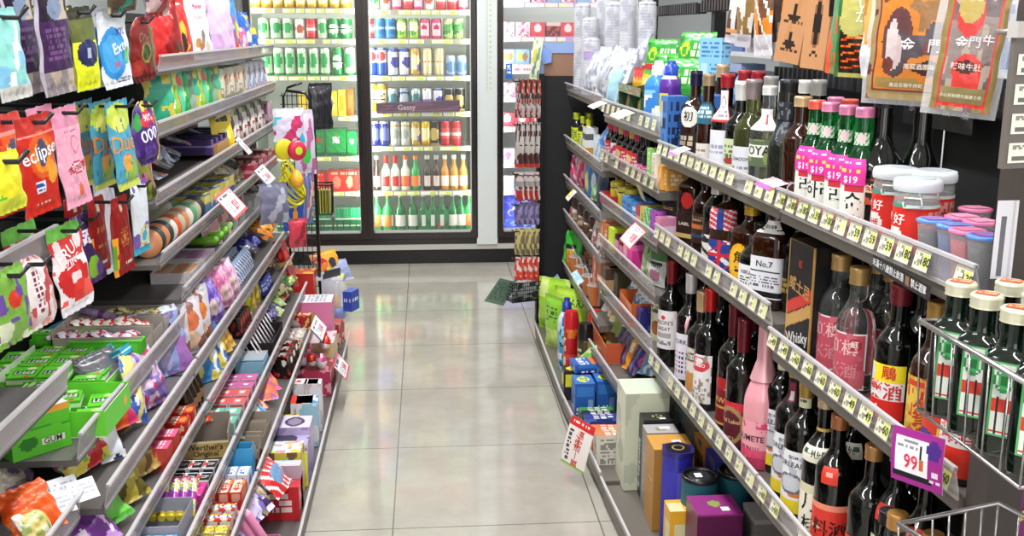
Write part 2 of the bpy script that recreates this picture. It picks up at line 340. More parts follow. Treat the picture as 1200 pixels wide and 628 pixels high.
# ================================================================ coolers
FR = mat('cooler_frame', '2b2221', .35, .2, coat=.2)
INT = mat('cooler_inside', 'a9b0a9', .4)
LED = mat('cooler_led', 'ffffff', .5, emit='f4fff0', es=5)
def cooler(name, label, xa, doors, shelves, tint, labcol, zt=2.15):
    """xa: outer x range; doors: list of (x0,x1) glass; shelves: per door list of z"""
    r = Spec(None, []); b = MB(); a0, a1 = xa; D = Y1-CY-.02
    b.box(a0, .03, .119, a0+.03, D, zt, m=0); b.box(a1-.03, .03, .119, a1, D, zt); b.box(a0, D-.02, .119, a1, D, zt); b.box(a0, .03, .119, a1, D, .18); b.box(a0, .03, zt-.04, a1, D, zt)
    r.parts.append(('cabinet', b.mesh(INT)))
    b = MB(); b.box(a0, .0, .119, a1, .05, .152); r.parts.append(('cooler_sill', b.mesh(FR)))
    for k, (g0, g1) in enumerate(doors):
        f = MB(); s = .036; z0, z1 = .193, zt-.1
        f.box(g0-s, -.02, z0-s, g0, .03, z1+s); f.box(g1, -.02, z0-s, g1+s, .03, z1+s); f.box(g0, -.02, z0-s, g1, .03, z0); f.box(g0, -.02, z1, g1, .03, z1+s)
        gl = MB(); gl.box(g0, .0, z0, g1, .008, z1); gk = MB(); gk.box(g0, -.001, z0, g0+.006, .009, z1, 'cfd2cf'); gk.box(g1-.006, -.001, z0, g1, .009, z1, 'cfd2cf'); gk.box(g0, -.001, z0, g1, .009, z0+.014, 'cfd2cf')
        h = MB(); hx = g1+.012 if k == len(doors)-1 or k == 0 and len(doors) == 2 else g0-.012
        if name == 'chilled_food_cooler': hx = g0-.014
        h.box(hx-.009, -.05, .67, hx+.009, -.032, 1.18, '0c0c0d'); h.box(hx-.006, -.034, .69, hx+.006, -.018, .72, '0c0c0d'); h.box(hx-.006, -.034, 1.13, hx+.006, -.018, 1.16, '0c0c0d')
        k_ = MB(); k_.lathe([(.008, 0), (.007, .004)], 'e8e8e8', 0, 12, T=Matrix.Translation((hx, -.021, 1.08)) @ Matrix.Rotation(math.radians(90), 4, 'X'))
        r.parts.append(('cooler_door', f.mesh(FR), None, [('door_glass', gl.mesh(GLASS)), ('glass_seal', gk.mesh(PLAST)), ('door_handle', h.mesh(PLAST)), ('lock_cap', k_.mesh(PLAST))]))
        l = MB(); l.box(g0-.028, .06, .25, g0-.012, .075, zt-.15, 'ffffff'); l.box(g1+.012, .06, .25, g1+.028, .075, zt-.15, 'ffffff')
        r.parts.append(('light_strip', l.mesh(LED)))
        for z in shelves[k]:
            w = MB(); n = 26
            w.box(g0-.03, .13, z-.012, g1+.03, .14, z-.004, '77777a'); w.box(g0-.03, .55, z-.012, g1+.03, .56, z-.004, '77777a')
            for q in range(n+1): x = g0-.03+(g1-g0+.06)*q/n; w.box(x-.0022, .12, z-.005, x+.0022, .6, z, '8c8c90')
            pr = MB(); pr.box(g0-.02, .112, z-.03, g1+.02, .116, z+.002, labcol)
            rs = np.random.RandomState(int(z*100)+k); x = g0+.0
            while x < g1-.05:
                ww = .04+rs.rand()*.09; hh = MB; pr.box(x, .1105, z-.026, min(x+ww, g1), .1118, z-.004, 'eef0c0' if rs.rand() < .7 else 'f4f4ee'); pr.box(x+ww*.55, .110, z-.024, min(x+ww*.9, g1), .1108, z-.007, 'cfe04a' if labcol != 'b9a3d8' else 'f0e0f4'); x += ww+.008+(rs.rand() < .15)*.04
            r.parts.append(('rack', w.mesh(PLAST), None, [('price_rail', pr.mesh(PAPER))]))
    put(r, name, 'cooler', label, (0, CY, 0))
    for (g0, g1) in doors:
        c = (g0+g1)/2
        area('cooler_lamp', (c, CY+.16, zt-.08), .5, .05, 5, tint, (math.radians(20), 0, 0))
        for x, s in ((g0+.0, 1), (g1-.0, -1)): area('cooler_strip_lamp', (x, CY+.085, 1.1), .02, 1.7, 5, tint, (0, math.radians(-78*s), math.radians(24*s)) if 0 else (math.radians(90), 0, math.radians(-35*s)))
ZL = [1.521, 1.344, 1.129, .89, .647, .432]; ZR = [1.514, 1.345, 1.128, .914, .706, .432]
cooler('beverage_cooler', 'double-door drinks cooler with dark brown frame full of cans and bottles', (-1.07, .302), [(-1.0, -.397), (-.324, .272)], [ZL, ZR], (.98, 1, .84), '9b9a86')
ZC = [1.56, 1.36, 1.2, 1.0, .82, .6, .43]
cooler('chilled_food_cooler', 'chilled food cooler with lilac shelf strips behind the white pillar', (.428, 1.3), [(.462, 1.2)], [ZC], (1, .95, 1), 'b9a3d8')
# ---- cans
def CX(px, py=100): return un(px, py, 'y', CY+.16)[0]
canspec = {}
def cans(row, z, items, where, tall):
    """items: (px, key, desc)"""
    for i, (px, key, desc, H) in enumerate(items):
        if (key, H) not in canspec: canspec[(key, H)] = can(.031, H, CANART[key])
        put(canspec[(key, H)], 'drink_can', 'can', '%s, %s on %s' % (desc, nth(i), where), (CX(px), CY+.165, z), random.uniform(-.3, .3), 'cans and bottles in the drinks cooler')
        put(canspec[(key, H)], 'drink_can', 'can', 'rear %s, %s on %s' % (desc, nth(i), where), (CX(px)+.003, CY+.235, z), random.uniform(-.3, .3), 'cans and bottles in the drinks cooler')
CANART = dict(
    gw=['dfe9dc', ('r', .3, .1, .7, .9, 'b9dcb0'), ('e', .5, .55, .16, .25, '2c9a50'), ('h', .0, .08, '3a9f55')],
    wh=['e8eadf', ('e', .5, .5, .14, .2, 'b8563e'), ('h', .9, 1, 'cfd4cc')],
    pk=['d84a7c', ('r', .35, .2, .65, .8, 'f2c4cf'), ('e', .5, .6, .1, .12, 'b01848')],
    rd=['cc2230', ('r', .3, .3, .7, .75, 'e85a58'), ('h', .45, .52, 'f4e0dc')],
    bl=['2f86c4', ('r', .35, .25, .7, .85, '1a66b0'), ('h', .5, .6, 'a8d8f0')],
    lm=['a9cf3a', ('e', .5, .6, .2, .25, 'f0f3c0'), ('e', .45, .3, .15, .12, '4f9e2a'), ('h', .86, 1, '7fb82c')],
    gl=['c8dca0', ('e', .5, .55, .2, .2, '56a24a'), ('h', 0, .3, 'a9cc74'), ('n', 6, .62, '3e8e3e', 5)],
    br=['2a50b0', ('r', .2, .5, .8, .95, 'd8dcea'), ('e', .5, .72, .18, .16, 'd03838'), ('h', 0, .4, '1f46a8')],
    wb=['e6e8f0', ('h', .3, .7, 'e9ebf5'), ('e', .62, .5, .2, .2, '3c3aa0'), ('h', .9, 1, '3154b0'), ('h', 0, .06, '3154b0')],
    gd=['c9a24a', ('e', .5, .5, .2, .28, 'ede2b8'), ('e', .7, .3, .12, .16, '5b3a8c')],
    wg=['e9e3c2', ('r', .3, .35, .7, .6, 'f4f0e2'), ('h', .46, .52, 'c07840'), ('s', 8, .12, 'd9c88c')],
    sb=['a9bdd4', ('e', .5, .45, .22, .26, '5c86bc'), ('h', .0, .12, '7fa0cc')],
    yl=['f2b824', ('r', .3, .35, .7, .8, 'fdf0c0'), ('w', .32, .4, .68, .7, 3, '5a3a10')],
    nv=['2c3f6e', ('e', .5, .5, .2, .3, 'b8ccd8'), ('h', .85, 1, '88a2b8')],
    tl=['bcd4d0', ('e', .5, .55, .22, .26, '4a7f88'), ('h', 0, .1, 'dfe8e4')],
    wd=['eceef0', ('p', 12, .05, 'c02c3c', 4), ('h', .45, .52, '8a6cc0')],
    bk=['1a1816', ('e', .5, .5, .18, .26, 'cdb264'), ('h', .0, .1, 'cdb264')],
    db=['28308e', ('e', .5, .5, .24, .28, '6a74c4'), ('h', .92, 1, 'c2c6e4')],
    sv=['d5d8cf', ('e', .5, .5, .15, .22, 'a8b0a4'), ('h', .8, .86, 'c8a83c')],
    gn=['128a3e', ('e', .5, .5, .2, .24, 'e2efe0'), ('h', .46, .54, '0a6a2c')],
    yy=['e8c41c', ('e', .5, .5, .22, .26, 'fbf2b8'), ('h', .0, .2, 'c8951c'), ('n', 5, .7, 'b86a1c', 3)])
S3, S5 = .122, .166
WR = '%s shelf, wide cooler door'
SH = ['top', 'second', 'third', 'fourth', 'fifth', 'sixth']
def D(key): return dict(gw='white and green beer can', wh='white beer can', pk='pink fruit drink can', rd='red beer can', bl='blue soft drink can', lm='lime green drink can', gl='pale green leafy can', br='blue and red beer can', wb='white and indigo beer can', gd='gold beer can', wg='cream and gold beer can', sb='silver blue beer can', yl='yellow beer can', nv='navy beer can', tl='pale teal beer can', wd='white red-dotted can', bk='black and gold can', db='deep blue beer can', sv='silver beer can', gn='green lager can', yy='golden yellow drink can')[key]
def K(s, H): return [(int(a.split(':')[0]), a.split(':')[1], D(a.split(':')[1]), H if len(a.split(':')) < 3 else float(a.split(':')[2])) for a in s.split()]
cans(0, ZR[0], K('441:gw 454:wh 467:pk 480:rd 492:pk 505:wh 518:rd 531:rd 543:pk', S3), WR % SH[0], 0)
cans(1, ZR[1], K('435:rd 446:bl 459:bl 472:lm 486:lm 499:pk 512:pk 526:gl 538:gl', S3), WR % SH[1], 0)
cans(2, ZR[2], K('436:br 448:br 461:wb 474:wb 487:gd 501:wg 515:wg 528:sb:.122 541:sb:.122', S5), WR % SH[2], 1)
cans(3, ZR[3], K('436:yl 447:yl 460:tl:.14 473:nv:.14 487:tl:.14 500:wd:.14 513:wb:.14 526:bk:.14 539:bk:.14', S5), WR % SH[3], 1)
cans(4, ZR[4], K('437:db 449:db 462:sv 474:sv 486:gd 498:yy 509:bk 521:rd 534:rd', .15), WR % SH[4], 1)
WL = '%s shelf, half-hidden cooler door'
cans(0, ZL[0], K('304:yy 317:yy 330:yy 343:yy 356:yy 369:yy 382:yy 395:yy 408:yy', S3), WL % SH[0], 0)
cans(1, ZL[1], K('312:gw 326:gw 340:gw 354:wh 367:rd 380:gw 393:gn 407:gn', S3), WL % SH[1], 0)
cans(2, ZL[2], K('314:gw 328:gw 341:gw 355:gw 369:gw 382:gw 396:gn 410:gw', S5), WL % SH[2], 1)
def cbox(px0, px1, z, h, front, desc, name='multipack', cat='pack', d=.12, texts=(), yo=.17, col=None):
    x0, x1 = CX(px0), CX(px1)
    put(boxspec(x1-x0, d, h, front, cell=.008, texts=texts, m=FILM), name, cat, desc, ((x0+x1)/2, CY+yo+d/2-.04, z))
cbox(350, 379, ZL[3], .14, ['dfc030', ('n', 5, .6, 'f0e090', 2)], 'yellow can pack half behind the black net bag')
cbox(381, 395, ZL[3], .15, ['e9c82a', ('e', .5, .5, .3, .3, 'f6e8a0'), ('n', 6, .7, 'b07818', 2)], 'yellow shrink-wrapped can pack beside the brown carton')
cbox(396, 405, ZL[3], .155, ['f0d43c', ('r', .2, .2, .8, .8, 'c89a1a')], 'narrow yellow shrink-wrapped can pack touching the brown carton')
cbox(406, 414, ZL[3], .16, ['8a5220', ('r', .2, .3, .8, .8, 'a8662c')], 'brown beer carton next to the cooler door stile', 'carton', 'box')
GA = ['14853c', ('r', .1, .1, .9, .9, '1a9646'), ('e', .5, .6, .2, .14, 'e8f0e4'), ('h', .0, .15, '0c5c28'), ('z', 4, .15, '0e6e30', .6)]
cbox(330, 378, ZL[4], .16, GA, 'green lager can pack with a red star, half behind the mesh bag', texts=[('f', '★', .05, 'd02c2c', .86, .6)])
cbox(380, 404, ZL[4], .165, GA, 'green lager can pack in the middle of the fifth cooler shelf', texts=[('f', '★', .022, 'd02c2c', .5, .75)])
cbox(405, 416, ZL[4], .15, GA, 'narrow green lager can pack beside the cooler door stile')
RA = ['c81c1c', ('r', .05, .08, .95, .92, 'dc3020'), ('e', .3, .45, .12, .3, 'f08468'), ('e', .7, .45, .1, .3, 'f4987c'), ('w', .1, .8, .9, .92, 1, 'f0a088')]
cbox(340, 378, ZL[5], .115, RA, 'red beer can pack half hidden behind the wire basket')
cbox(380, 418, ZL[5], .125, RA, 'red beer can pack with two pale orange figures')
# bottles in the cooler
CB = {}
def cbottle(i, px, z, key, desc, H, where):
    if key not in CB:
        g, cp, lb, R = dict(clr=('e6eadc', 'cc2420', 'd9dccc', .029), pnk=('e2e0cc', 'e86a30', 'd8306c', .031), grn=('2a9a48', 'e87a2c', 'e8e6d0', .03), drk=('33201a', 'c9c4bc', 'b82030', .026), amb=('c98b3c', 'e8e4d8', 'e0c088', .028), gdk=('0f6a34', 'd8d8d0', 'c8d8c0', .032), glb=('2c9c50', 'e08038', 'f0ece0', .033))[key]
        glm = artmat('cooler_glass_'+key, .08, .6); P = profile(H, R, .012, H*.52, H*.75, H-.01)
        b = MB(); b.lathe(P, g, 0, 12); c = MB(); c.lathe([(.0145, H-.05 if key == 'clr' else H-.025), (.015, H)], cp, 0, 10)
        l = MB(); l.lathe([(R+.001, H*.12), (R+.001, H*.42)], lb, 0, 12, ops=[lb, ('e', .5, .5, .14, .3, cp)], cap=False)
        CB[key] = Spec(None, [('bottle_glass', b.mesh(glm)), ('cap', c.mesh(CAPM)), ('label', l.mesh(LABEL))])
    put(CB[key], 'beer_bottle', 'bottle', '%s, %s on %s' % (desc, nth(i), where), (CX(px), CY+.16, z), 0, 'cans and bottles in the drinks cooler')
for i, (px, k) in enumerate([(439, 'drk'), (450, 'clr'), (461, 'clr'), (473, 'pnk'), (485, 'grn'), (499, 'drk'), (510, 'drk'), (520, 'amb'), (531, 'amb'), (542, 'amb')]):
    cbottle(i, px, ZR[5], k, dict(drk='slim dark bottle', clr='clear bottle with red neck', pnk='clear bottle with pink label', grn='green bottle with orange neck', amb='pale amber bottle')[k], .215, 'the bottle shelf of the wide cooler door')
for i, (px, k) in enumerate([(438, 'glb'), (451, 'glb'), (466, 'gdk'), (481, 'gdk'), (529, 'gdk'), (539, 'gdk'), (549, 'glb')]):
    cbottle(i, px, .18, k, 'green beer bottle', .235, 'the floor of the wide cooler door')
cbox(488, 524, .18, .13, ['0f6a3a', ('r', .03, .5, .97, .95, '127a44'), ('s', 12, .12, '0a4c28')], 'green bottle carton with a red star on the cooler floor', 'beer_carton', 'box', texts=[('f', '★', .07, 'd03040', .75, .25)])
for i, x in enumerate((494, 505, 516)):
    cbottle(i, x, .18, 'gdk', 'green bottle neck rising out of the green carton', .22, 'the cooler floor')
for i, (a, c) in enumerate([(318, 350), (352, 384), (386, 420)]):
    cbox(a, c, .18, .075, ['0d5a30', ('h', .4, .6, 'b8c8b4'), ('s', 9, .2, '0a4626')], 'flat green bottle tray, %s on the half-hidden cooler floor' % nth(i), 'beer_carton', 'box')
    cbox(a+2, c-2, .255, .07, ['167a48', ('s', 8, .3, '2f9a68'), ('h', .0, .12, 'c8d4c8')], 'green bottle tray stacked on the flat one, %s on the floor of the half-hidden cooler' % nth(i), 'beer_carton', 'box')
# purple carton lying across the fourth shelf
put(boxspec(.5, .06, .062, ['4a2440', ('n', 7, .6, '6a3858', 8), ('r', .02, .08, .98, .2, '7a4a60'), ('s', 22, .15, '3a1830')], texts=[('f', 'Gassy', .045, 'c8b0b8', .36, .5)]), 'drink_carton', 'box', 'long purple carton lying in front of the fourth shelf cans', (CX(490), CY+.09, ZR[3]+.002), (0, math.radians(-2), 0))
# chilled food: small boxes and tubs
PAL = [['e9a9c0', ('n', 5, .5, 'f4ece8', 1), ('n', 7, .66, 'b83a52', 2)], ['f0e8ea', ('e', .5, .5, .3, .3, 'e05a7c'), ('n', 6, .6, 'c8d8e8', 4)], ['d8404c', ('e', .5, .6, .25, .3, 'f4d8d8')],
       ['8fb8d8', ('e', .35, .5, .2, .3, 'd8cf4c'), ('e', .7, .5, .18, .3, '9a7a4c')], ['e9eef4', ('n', 6, .55, '9ab0d8', 6)], ['5a1c20', ('n', 6, .55, 'c04838', 7), ('h', .75, 1, 'e0c8c0')]]
sp6 = [boxspec(.085, .07, .085, p, cell=.007, m=FILM) for p in PAL]; n = 0
for r_, z in enumerate(ZC):
    for q in range(7):
        if CX(594+14*q, 60) > 1.15: break
        k = [1, 0, 3, 0, 2, 1, 4][r_] if q < 2 else (q*3+r_*2) % 6
        put(sp6[k], 'food_tub', 'food pack', 'small %s chilled food pack, %s from the white pillar, %s cooler shelf' % (['pink', 'white', 'red', 'sky blue', 'frosted', 'dark red'][k], nth(q), nth(r_)), (.5+q*.092, CY+.17, z), random.uniform(-.1, .1), 'chilled food packs')
put(pouch(.3, .215, .07, ['2438c8', ('n', 6, .5, '4a6af0', 1), ('n', 9, .62, 'a8c4ff', 2)], hang=False, seed=4), 'ice_bag', 'bag', 'glossy blue bag on the floor of the chilled cooler', (.63, CY+.2, .182), (math.radians(-12), 0, 0))
put(card(.04, .09, ['2a6ac0', ('w', .2, .3, .8, .9, 3, 'ffffff'), ('e', .5, .8, .25, .1, 'e8f0ff')]), 'door_sticker', 'sticker', 'small blue notice on the chilled cooler glass', (.497, CY-.003, 1.205))
put(card(.17, .05, ['f6e6ea', ('w', .1, .3, .9, .7, 1, 'd07a90')]), 'shelf_notice', 'sign', 'pink and white notice strip on the chilled cooler shelf', (.61, CY+.105, 1.19))
# ================================================================ gondolas
def fx(y): return .628 if y > 3.677 else .628+(3.677-y)*.042
def Rp(px, py, d):
    X = .68
    for _ in range(8): Y = un(px, py, 'x', X)[1]; X = fx(Y)+d
    return X, min(Y, 4.61)
def tagmesh(w, h, num=None, k=0):
    b = MB(); P = lambda u, v: (u*w-w/2, 0*u, v*h-h/2)
    b.grid(P, 14, 6, ['e2dfc6', ('r', .56, .1, .94, .86, 'd6dc6c' if num else 'd2d494'), ('w', .05, .1, .5, .8, 3, '8f8d7c')])
    if num: text(b, num, h*.62, '1c2a1c', lambda x, y: (x+w*.24, 0*x-.0006, y-h*.04))
    return b.mesh(PAPER)
TAG = {n: tagmesh(.042, .03, n) for n in (None, '59', '60', '100', '139', '180', '35', '49')}
def gondola(name, label, side, a, bnd, shelves, back, ztop, deckm, post=True, tags=(), peg=True, depthz=None):
    """side +1 liquor / -1 snacks; a,bnd far and near Y; shelves (lipX function or value, z lip top, lip height, tag pitch, tag numbers)"""
    r = Spec(None, []); b = MB(); bx = back
    b.box(min(bx, bx+side*.02), bnd+.003, 0.05, max(bx, bx+side*.02), a-.003, ztop); bp = b.mesh(BACKM)
    r.parts.append(('back_panel', bp))
    for i, y in enumerate((a,)):
        u = MB(); u.box(bx+.045*side-.02, y-.05, 0, bx+.045*side+.02, y-.005, ztop+.26); r.parts.append(('upright', u.mesh(BLACKM)))
    a_ = a; bn_ = bnd
    for (lx, zt, lh, pitch, nums, *fe) in shelves:
        a = (fe[0] or a_) if fe else a_; bnd = fe[1] if len(fe) > 1 else bn_
        bq = bx-side*.004; f = (lx if callable(lx) else (lambda y, q=lx: q)); Xa, Xb = f(a), f(bnd); zd = zt-lh; g = .004
        t = (.024 if side > 0 else .012) if zt > .2 else .05
        s = MB(); ya, yb = a-g, bnd+g
        vs = [(Xa, ya, zd-t), (Xb, yb, zd-t), (bq, yb, zd-t), (bq, ya, zd-t), (Xa, ya, zd), (Xb, yb, zd), (bq, yb, zd), (bq, ya, zd)]
        s.add(vs, [(0, 3, 2, 1), (4, 5, 6, 7), (0, 1, 5, 4), (1, 2, 6, 5), (2, 3, 7, 6), (3, 0, 4, 7)], '888888')
        # upstanding clear front with a white channel along its foot
        l = MB(); e = .002*side; tl = .010*side
        q = [(Xa-e*.5, ya, zd-.003), (Xb-e*.5, yb, zd-.003), (Xb-e*.5-tl, yb, zt), (Xa-e*.5-tl, ya, zt)]
        q2 = [(x+e, y, z) for x, y, z in q]
        l.add(q+q2, [(0, 1, 2, 3), (7, 6, 5, 4), (3, 2, 6, 7), (0, 4, 5, 1), (1, 5, 6, 2), (0, 3, 7, 4)], 'cccccc')
        cm = MB(); e2 = .0035*side
        q = [(Xa-e2, ya, zt-.004), (Xb-e2, yb, zt-.004), (Xb-e2, yb, zt+.001), (Xa-e2, ya, zt+.001)]; q = [(x-tl, y, z) for x, y, z in q]
        cm.add(q+[(x+e2*2, y, z) for x, y, z in q], [(0, 1, 2, 3), (7, 6, 5, 4), (3, 2, 6, 7), (0, 4, 5, 1), (1, 5, 6, 2), (0, 3, 7, 4)], 'c4c0c4')
        k0 = zd-.004
        q = [(Xa-e2, ya, k0), (Xb-e2, yb, k0), (Xb-e2, yb, zd+.002), (Xa-e2, ya, zd+.002)]
        cm.add(q+[(x+e2, y, z) for x, y, z in q], [(0, 1, 2, 3), (7, 6, 5, 4), (3, 2, 6, 7), (0, 4, 5, 1), (1, 5, 6, 2), (0, 3, 7, 4)], '8d898c' if side < 0 else 'b2aea9')
        sub = [('price_channel', cm.mesh(PLAST))]
        r.parts.append(('shelf_board', s.mesh(deckm), None, [('clear_lip', l.mesh(LIPT if side > 0 else LIPM))]+sub))
        if pitch:
            n = int((a-bnd)/pitch); rs = np.random.RandomState(int(zt*1000))
            for i in range(n):
                if rs.rand() < .12: continue
                y = a-(i+.5)*(a-bnd)/n; x = f(y)-e2*1.6-tl*.75; num = nums[i % len(nums)] if nums else None
                yaw = math.atan2(Xb-Xa, a-bnd)
                o = ('price_tag', TAG[num]); r.parts.append(('price_tag', TAG[num], None, [], (x, y, zd+(zt-zd)*.52), (math.atan2(.01, lh)*-1, 0, (RR if side > 0 else RL)+(yaw if side > 0 else 0))))
    a = a_; bnd = bn_
    root = put(Spec(None, []), name, 'shelving', label, (0, 0, 0))
    for q in r.parts:
        c = bpy.data.objects.new(q[0], q[1]); COL.objects.link(c); c.parent = root
        if len(q) > 4: c.location = q[4]; c.rotation_euler = q[5]
        for s in (q[3] if len(q) > 3 else []):
            d = bpy.data.objects.new(s[0], s[1]); COL.objects.link(d); d.parent = c
    if side > 0 or True:                    # dark kick plate under the base shelf
        k = MB(); kx = (.56 if a < 3.7 else .52) if side > 0 else -.395
        k.box(min(kx, bx-.002*side), bnd+.003, 0.001, max(kx, bx-.002*side), a-.003, .035); c = bpy.data.objects.new('kick_plate', k.mesh(mat('kick_grey', '4b4947', .5))); COL.objects.link(c); c.parent = root
    return root
dx = lambda d: (lambda y: fx(y)+d)
base = lambda y: .492+(3.68-min(y, 3.68))*.035
# liquor side: S1 (far) .. S4 (near)
gondola('gondola_shelving', 'liquor-side shelving bay of cups and cleaners next to the black end panel', 1, 4.67, 3.68, [(dx(0), 1.175, .03, 0, None), (dx(0), .945, .035, 0, None), (dx(0), .768, .035, 0, None), (dx(0), .61, .035, 0, None), (dx(0), .37, .035, 0, None), (base, .1, .03, 0, None)], .95, 1.27, SHELFM)
gondola('gondola_shelving', 'liquor-side shelving bay of tonics and snacks between cups and liquor', 1, 3.68, 2.91, [(dx(0), 1.165, .055, .075, [None]), (dx(0), .99, .04, .075, [None]), (dx(0), .835, .04, 0, None), (dx(0), .685, .04, 0, None), (dx(0), .52, .05, 0, None), (dx(-.03), .29, .04, 0, None), (base, .1, .03, 0, None)], .97, 1.27, SHELFM)
gondola('gondola_shelving', 'liquor-side bay with the wine row, whisky row and boxed spirits', 1, 2.91, 2.0, [(dx(0), 1.10, .042, .06, [None]), (dx(0), .862, .045, .06, [None]), (dx(-.005), .49, .05, .07, [None]), (base, .09, .03, 0, None)], 1.0, 1.27, SHELFM)
gondola('gondola_shelving', 'liquor-side bay with soju, jars and herbal liquor by the grey post', 1, 2.0, 1.285, [(dx(0), 1.10, .045, .055, ['180', '180', '180', '139', '100', None, '59', '59', '59']), (dx(0), .815, .045, .057, ['49', '49', '60', '60', '60', '60']), (dx(-.005), .49, .05, .07, ['60']), (base, .09, .03, 0, None)], 1.02, 1.27, SHELFM)
# snack side rows: name -> (lip x, lip top, deck)
ROW = dict(T1=(-.63, 1.34, 1.305), T2=(-.63, 1.19, 1.158), G=(-.63, 1.035, 1.003), E=(-.63, .89, .858), F=(-.635, .755, .722), A=(-.63, .70, .65), B=(-.59, .60, .555), C=(-.57, .488, .445), D=(-.505, .395, .35), H=(-.456, .295, .25), K=(-.36, .1, .06), N1=(-.63, 1.08, 1.035), N2=(-.63, .84, .795), N3=(-.63, .60, .555))
def Lp(px, py, row, d=.045):
    X = ROW[row][0]-d
    if row in 'BCDHK': return X, min(un(px, py, 'z', ROW[row][2]+(.12 if row == 'K' else .05))[1], FE[row]-.04)
    return X, min(un(px, py, 'x', X)[1], FE.get(row, 4.5)-.04)
NE = dict(T1=2.57, T2=2.5, G=2.46, E=2.46, F=2.665)
FE = dict(A=2.655, B=4.45, C=4.36, D=4.22, H=4.06, K=4.6)
sh = lambda *ks: [(ROW[k][0], ROW[k][1], ROW[k][1]-ROW[k][2], 0, None)+((FE.get(k), NE[k]) if k in NE else (FE[k],) if k in FE else ()) for k in ks]
gondola('gondola_shelving', 'snack-side shelving bay of many stepped candy rows before the cooler', -1, 4.5, 2.56, sh('T1', 'T2', 'G', 'E', 'F', 'B', 'C', 'D', 'H')+[(ROW['K'][0], .1, .04, 0, None)], -.95, 1.45, LSHELF)
gondola('gondola_shelving', 'snack-side shelving bay with pouch hooks above the green gum', -1, 2.55, 1.8, [q[:5]+((2.655,) if i == 0 else ()) for i, q in enumerate(sh('A', 'B', 'C', 'D', 'H'))]+[(ROW['K'][0], .1, .04, 0, None)], -.95, 1.7, LSHELF)
gondola('gondola_shelving', 'snack-side shelving bay cut off by the picture edge', -1, 1.79, .9, [(-.63, 1.08, .045, 0, None), (-.63, .84, .045, 0, None), (-.63, .60, .05, 0, None), (-.57, .44, .04, 0, None), (-.5, .3, .04, 0, None)], -.95, 1.7, LSHELF)
# the grey post, its label strips and the purple side poster
b = MB(); b.box(.735, 1.235, 0, .785, 1.285, 1.62); 
root = put(Spec(None, [('post_column', b.mesh(POSTM))]), 'shelf_post', 'post', 'grey brown shelf post beside the herbal liquor with barcode labels', (0, 0, 0))
def lab4(n, seed):
    b = MB(); w, h = .055, .04*n
    b.grid(lambda u, v: (u*w-w/2, 0*u, v*h-h/2), 18, 9*n, ['ece9dc']+[('r', 0, (i+.94)/n, 1, (i+1.0)/n, '3c3a38') for i in range(n)]+[('w', .1, (i+.55)/n, .7, (i+.9)/n, 3, '8c8a80') for i in range(n)]+[('r', .1, (i+.1)/n, .8, (i+.35)/n, '5c5a56') for i in range(n)]); return b.mesh(PAPER)
x, y, z = un(1180, 283, 'y', 1.228); b = MB(); b.grid(lambda u, v: (u*.028-.014, 0*u, v*.1-.05), 8, 30, ['e2e2ea', ('r', .2, .05, .45, .8, '6c6c74'), ('s', 5, .1, 'c8c8d2')])
put(Spec(b.mesh(PAPER)), 'barcode_label', 'label', 'tall pale barcode sticker on the grey post face', (x, 1.2335, z))
# purple poster board on the near side of the post
x, y, z = un(1150, 560, 'y', 1.22)
b = MB(); b.box(.785, 1.25, .05, 1.02, 1.27, .98, '7c2c6c'); T = Matrix.Translation((.86, 1.248, .80)) @ Matrix.Rotation(math.radians(-32), 4, 'Y'); b.box(-.09, 0, -.006, .12, .001, .006, 'e0c040', T=T)
put(Spec(b.mesh(PAPER)), 'poster_board', 'poster', 'purple poster board with a yellow stroke behind the grey post', (0, 0, 0))
# label rack at the top corner: a grey holder with four stacked shelf labels, on a hanging arm
b = MB(); b.box(-.03, -.006, -.2, .06, .006, .03, '6b6560'); h = MB(); h.box(-.034, -.012, .03, .065, .012, .058, 'b9b5b0')
L4 = []
for i in range(4):
    q = MB(); q.grid(lambda u, v: (u*.07-.022, 0*u-.0075, v*.036-.19+i*.052), 16, 9, ['eceada', ('w', .1, .55, .7, .9, 2, '8c8a80'), ('r', .1, .12, .85, .36, '6a6864')]+([('r', .7, .3, 1, .7, 'e8e030')] if i == 0 else [])); L4.append(('shelf_label', q.mesh(PAPER)))
x, y, z = un(1184, 26, 'y', 1.12)
arm = MB(); arm.tube([(.0, .01, .04), (.05, .12, .04), (.1, .15, .04)], .006, '8a8682')
put(Spec(b.mesh(PLAST), [('holder_cap', h.mesh(PLAST)), ('holder_arm', arm.mesh(PLAST))]+L4), 'label_holder', 'label holder', 'grey holder hanging at the post top with stacked price labels', (x+.034*.62, 1.12, z-.058*.62), (0, 0, .25), None, .62)
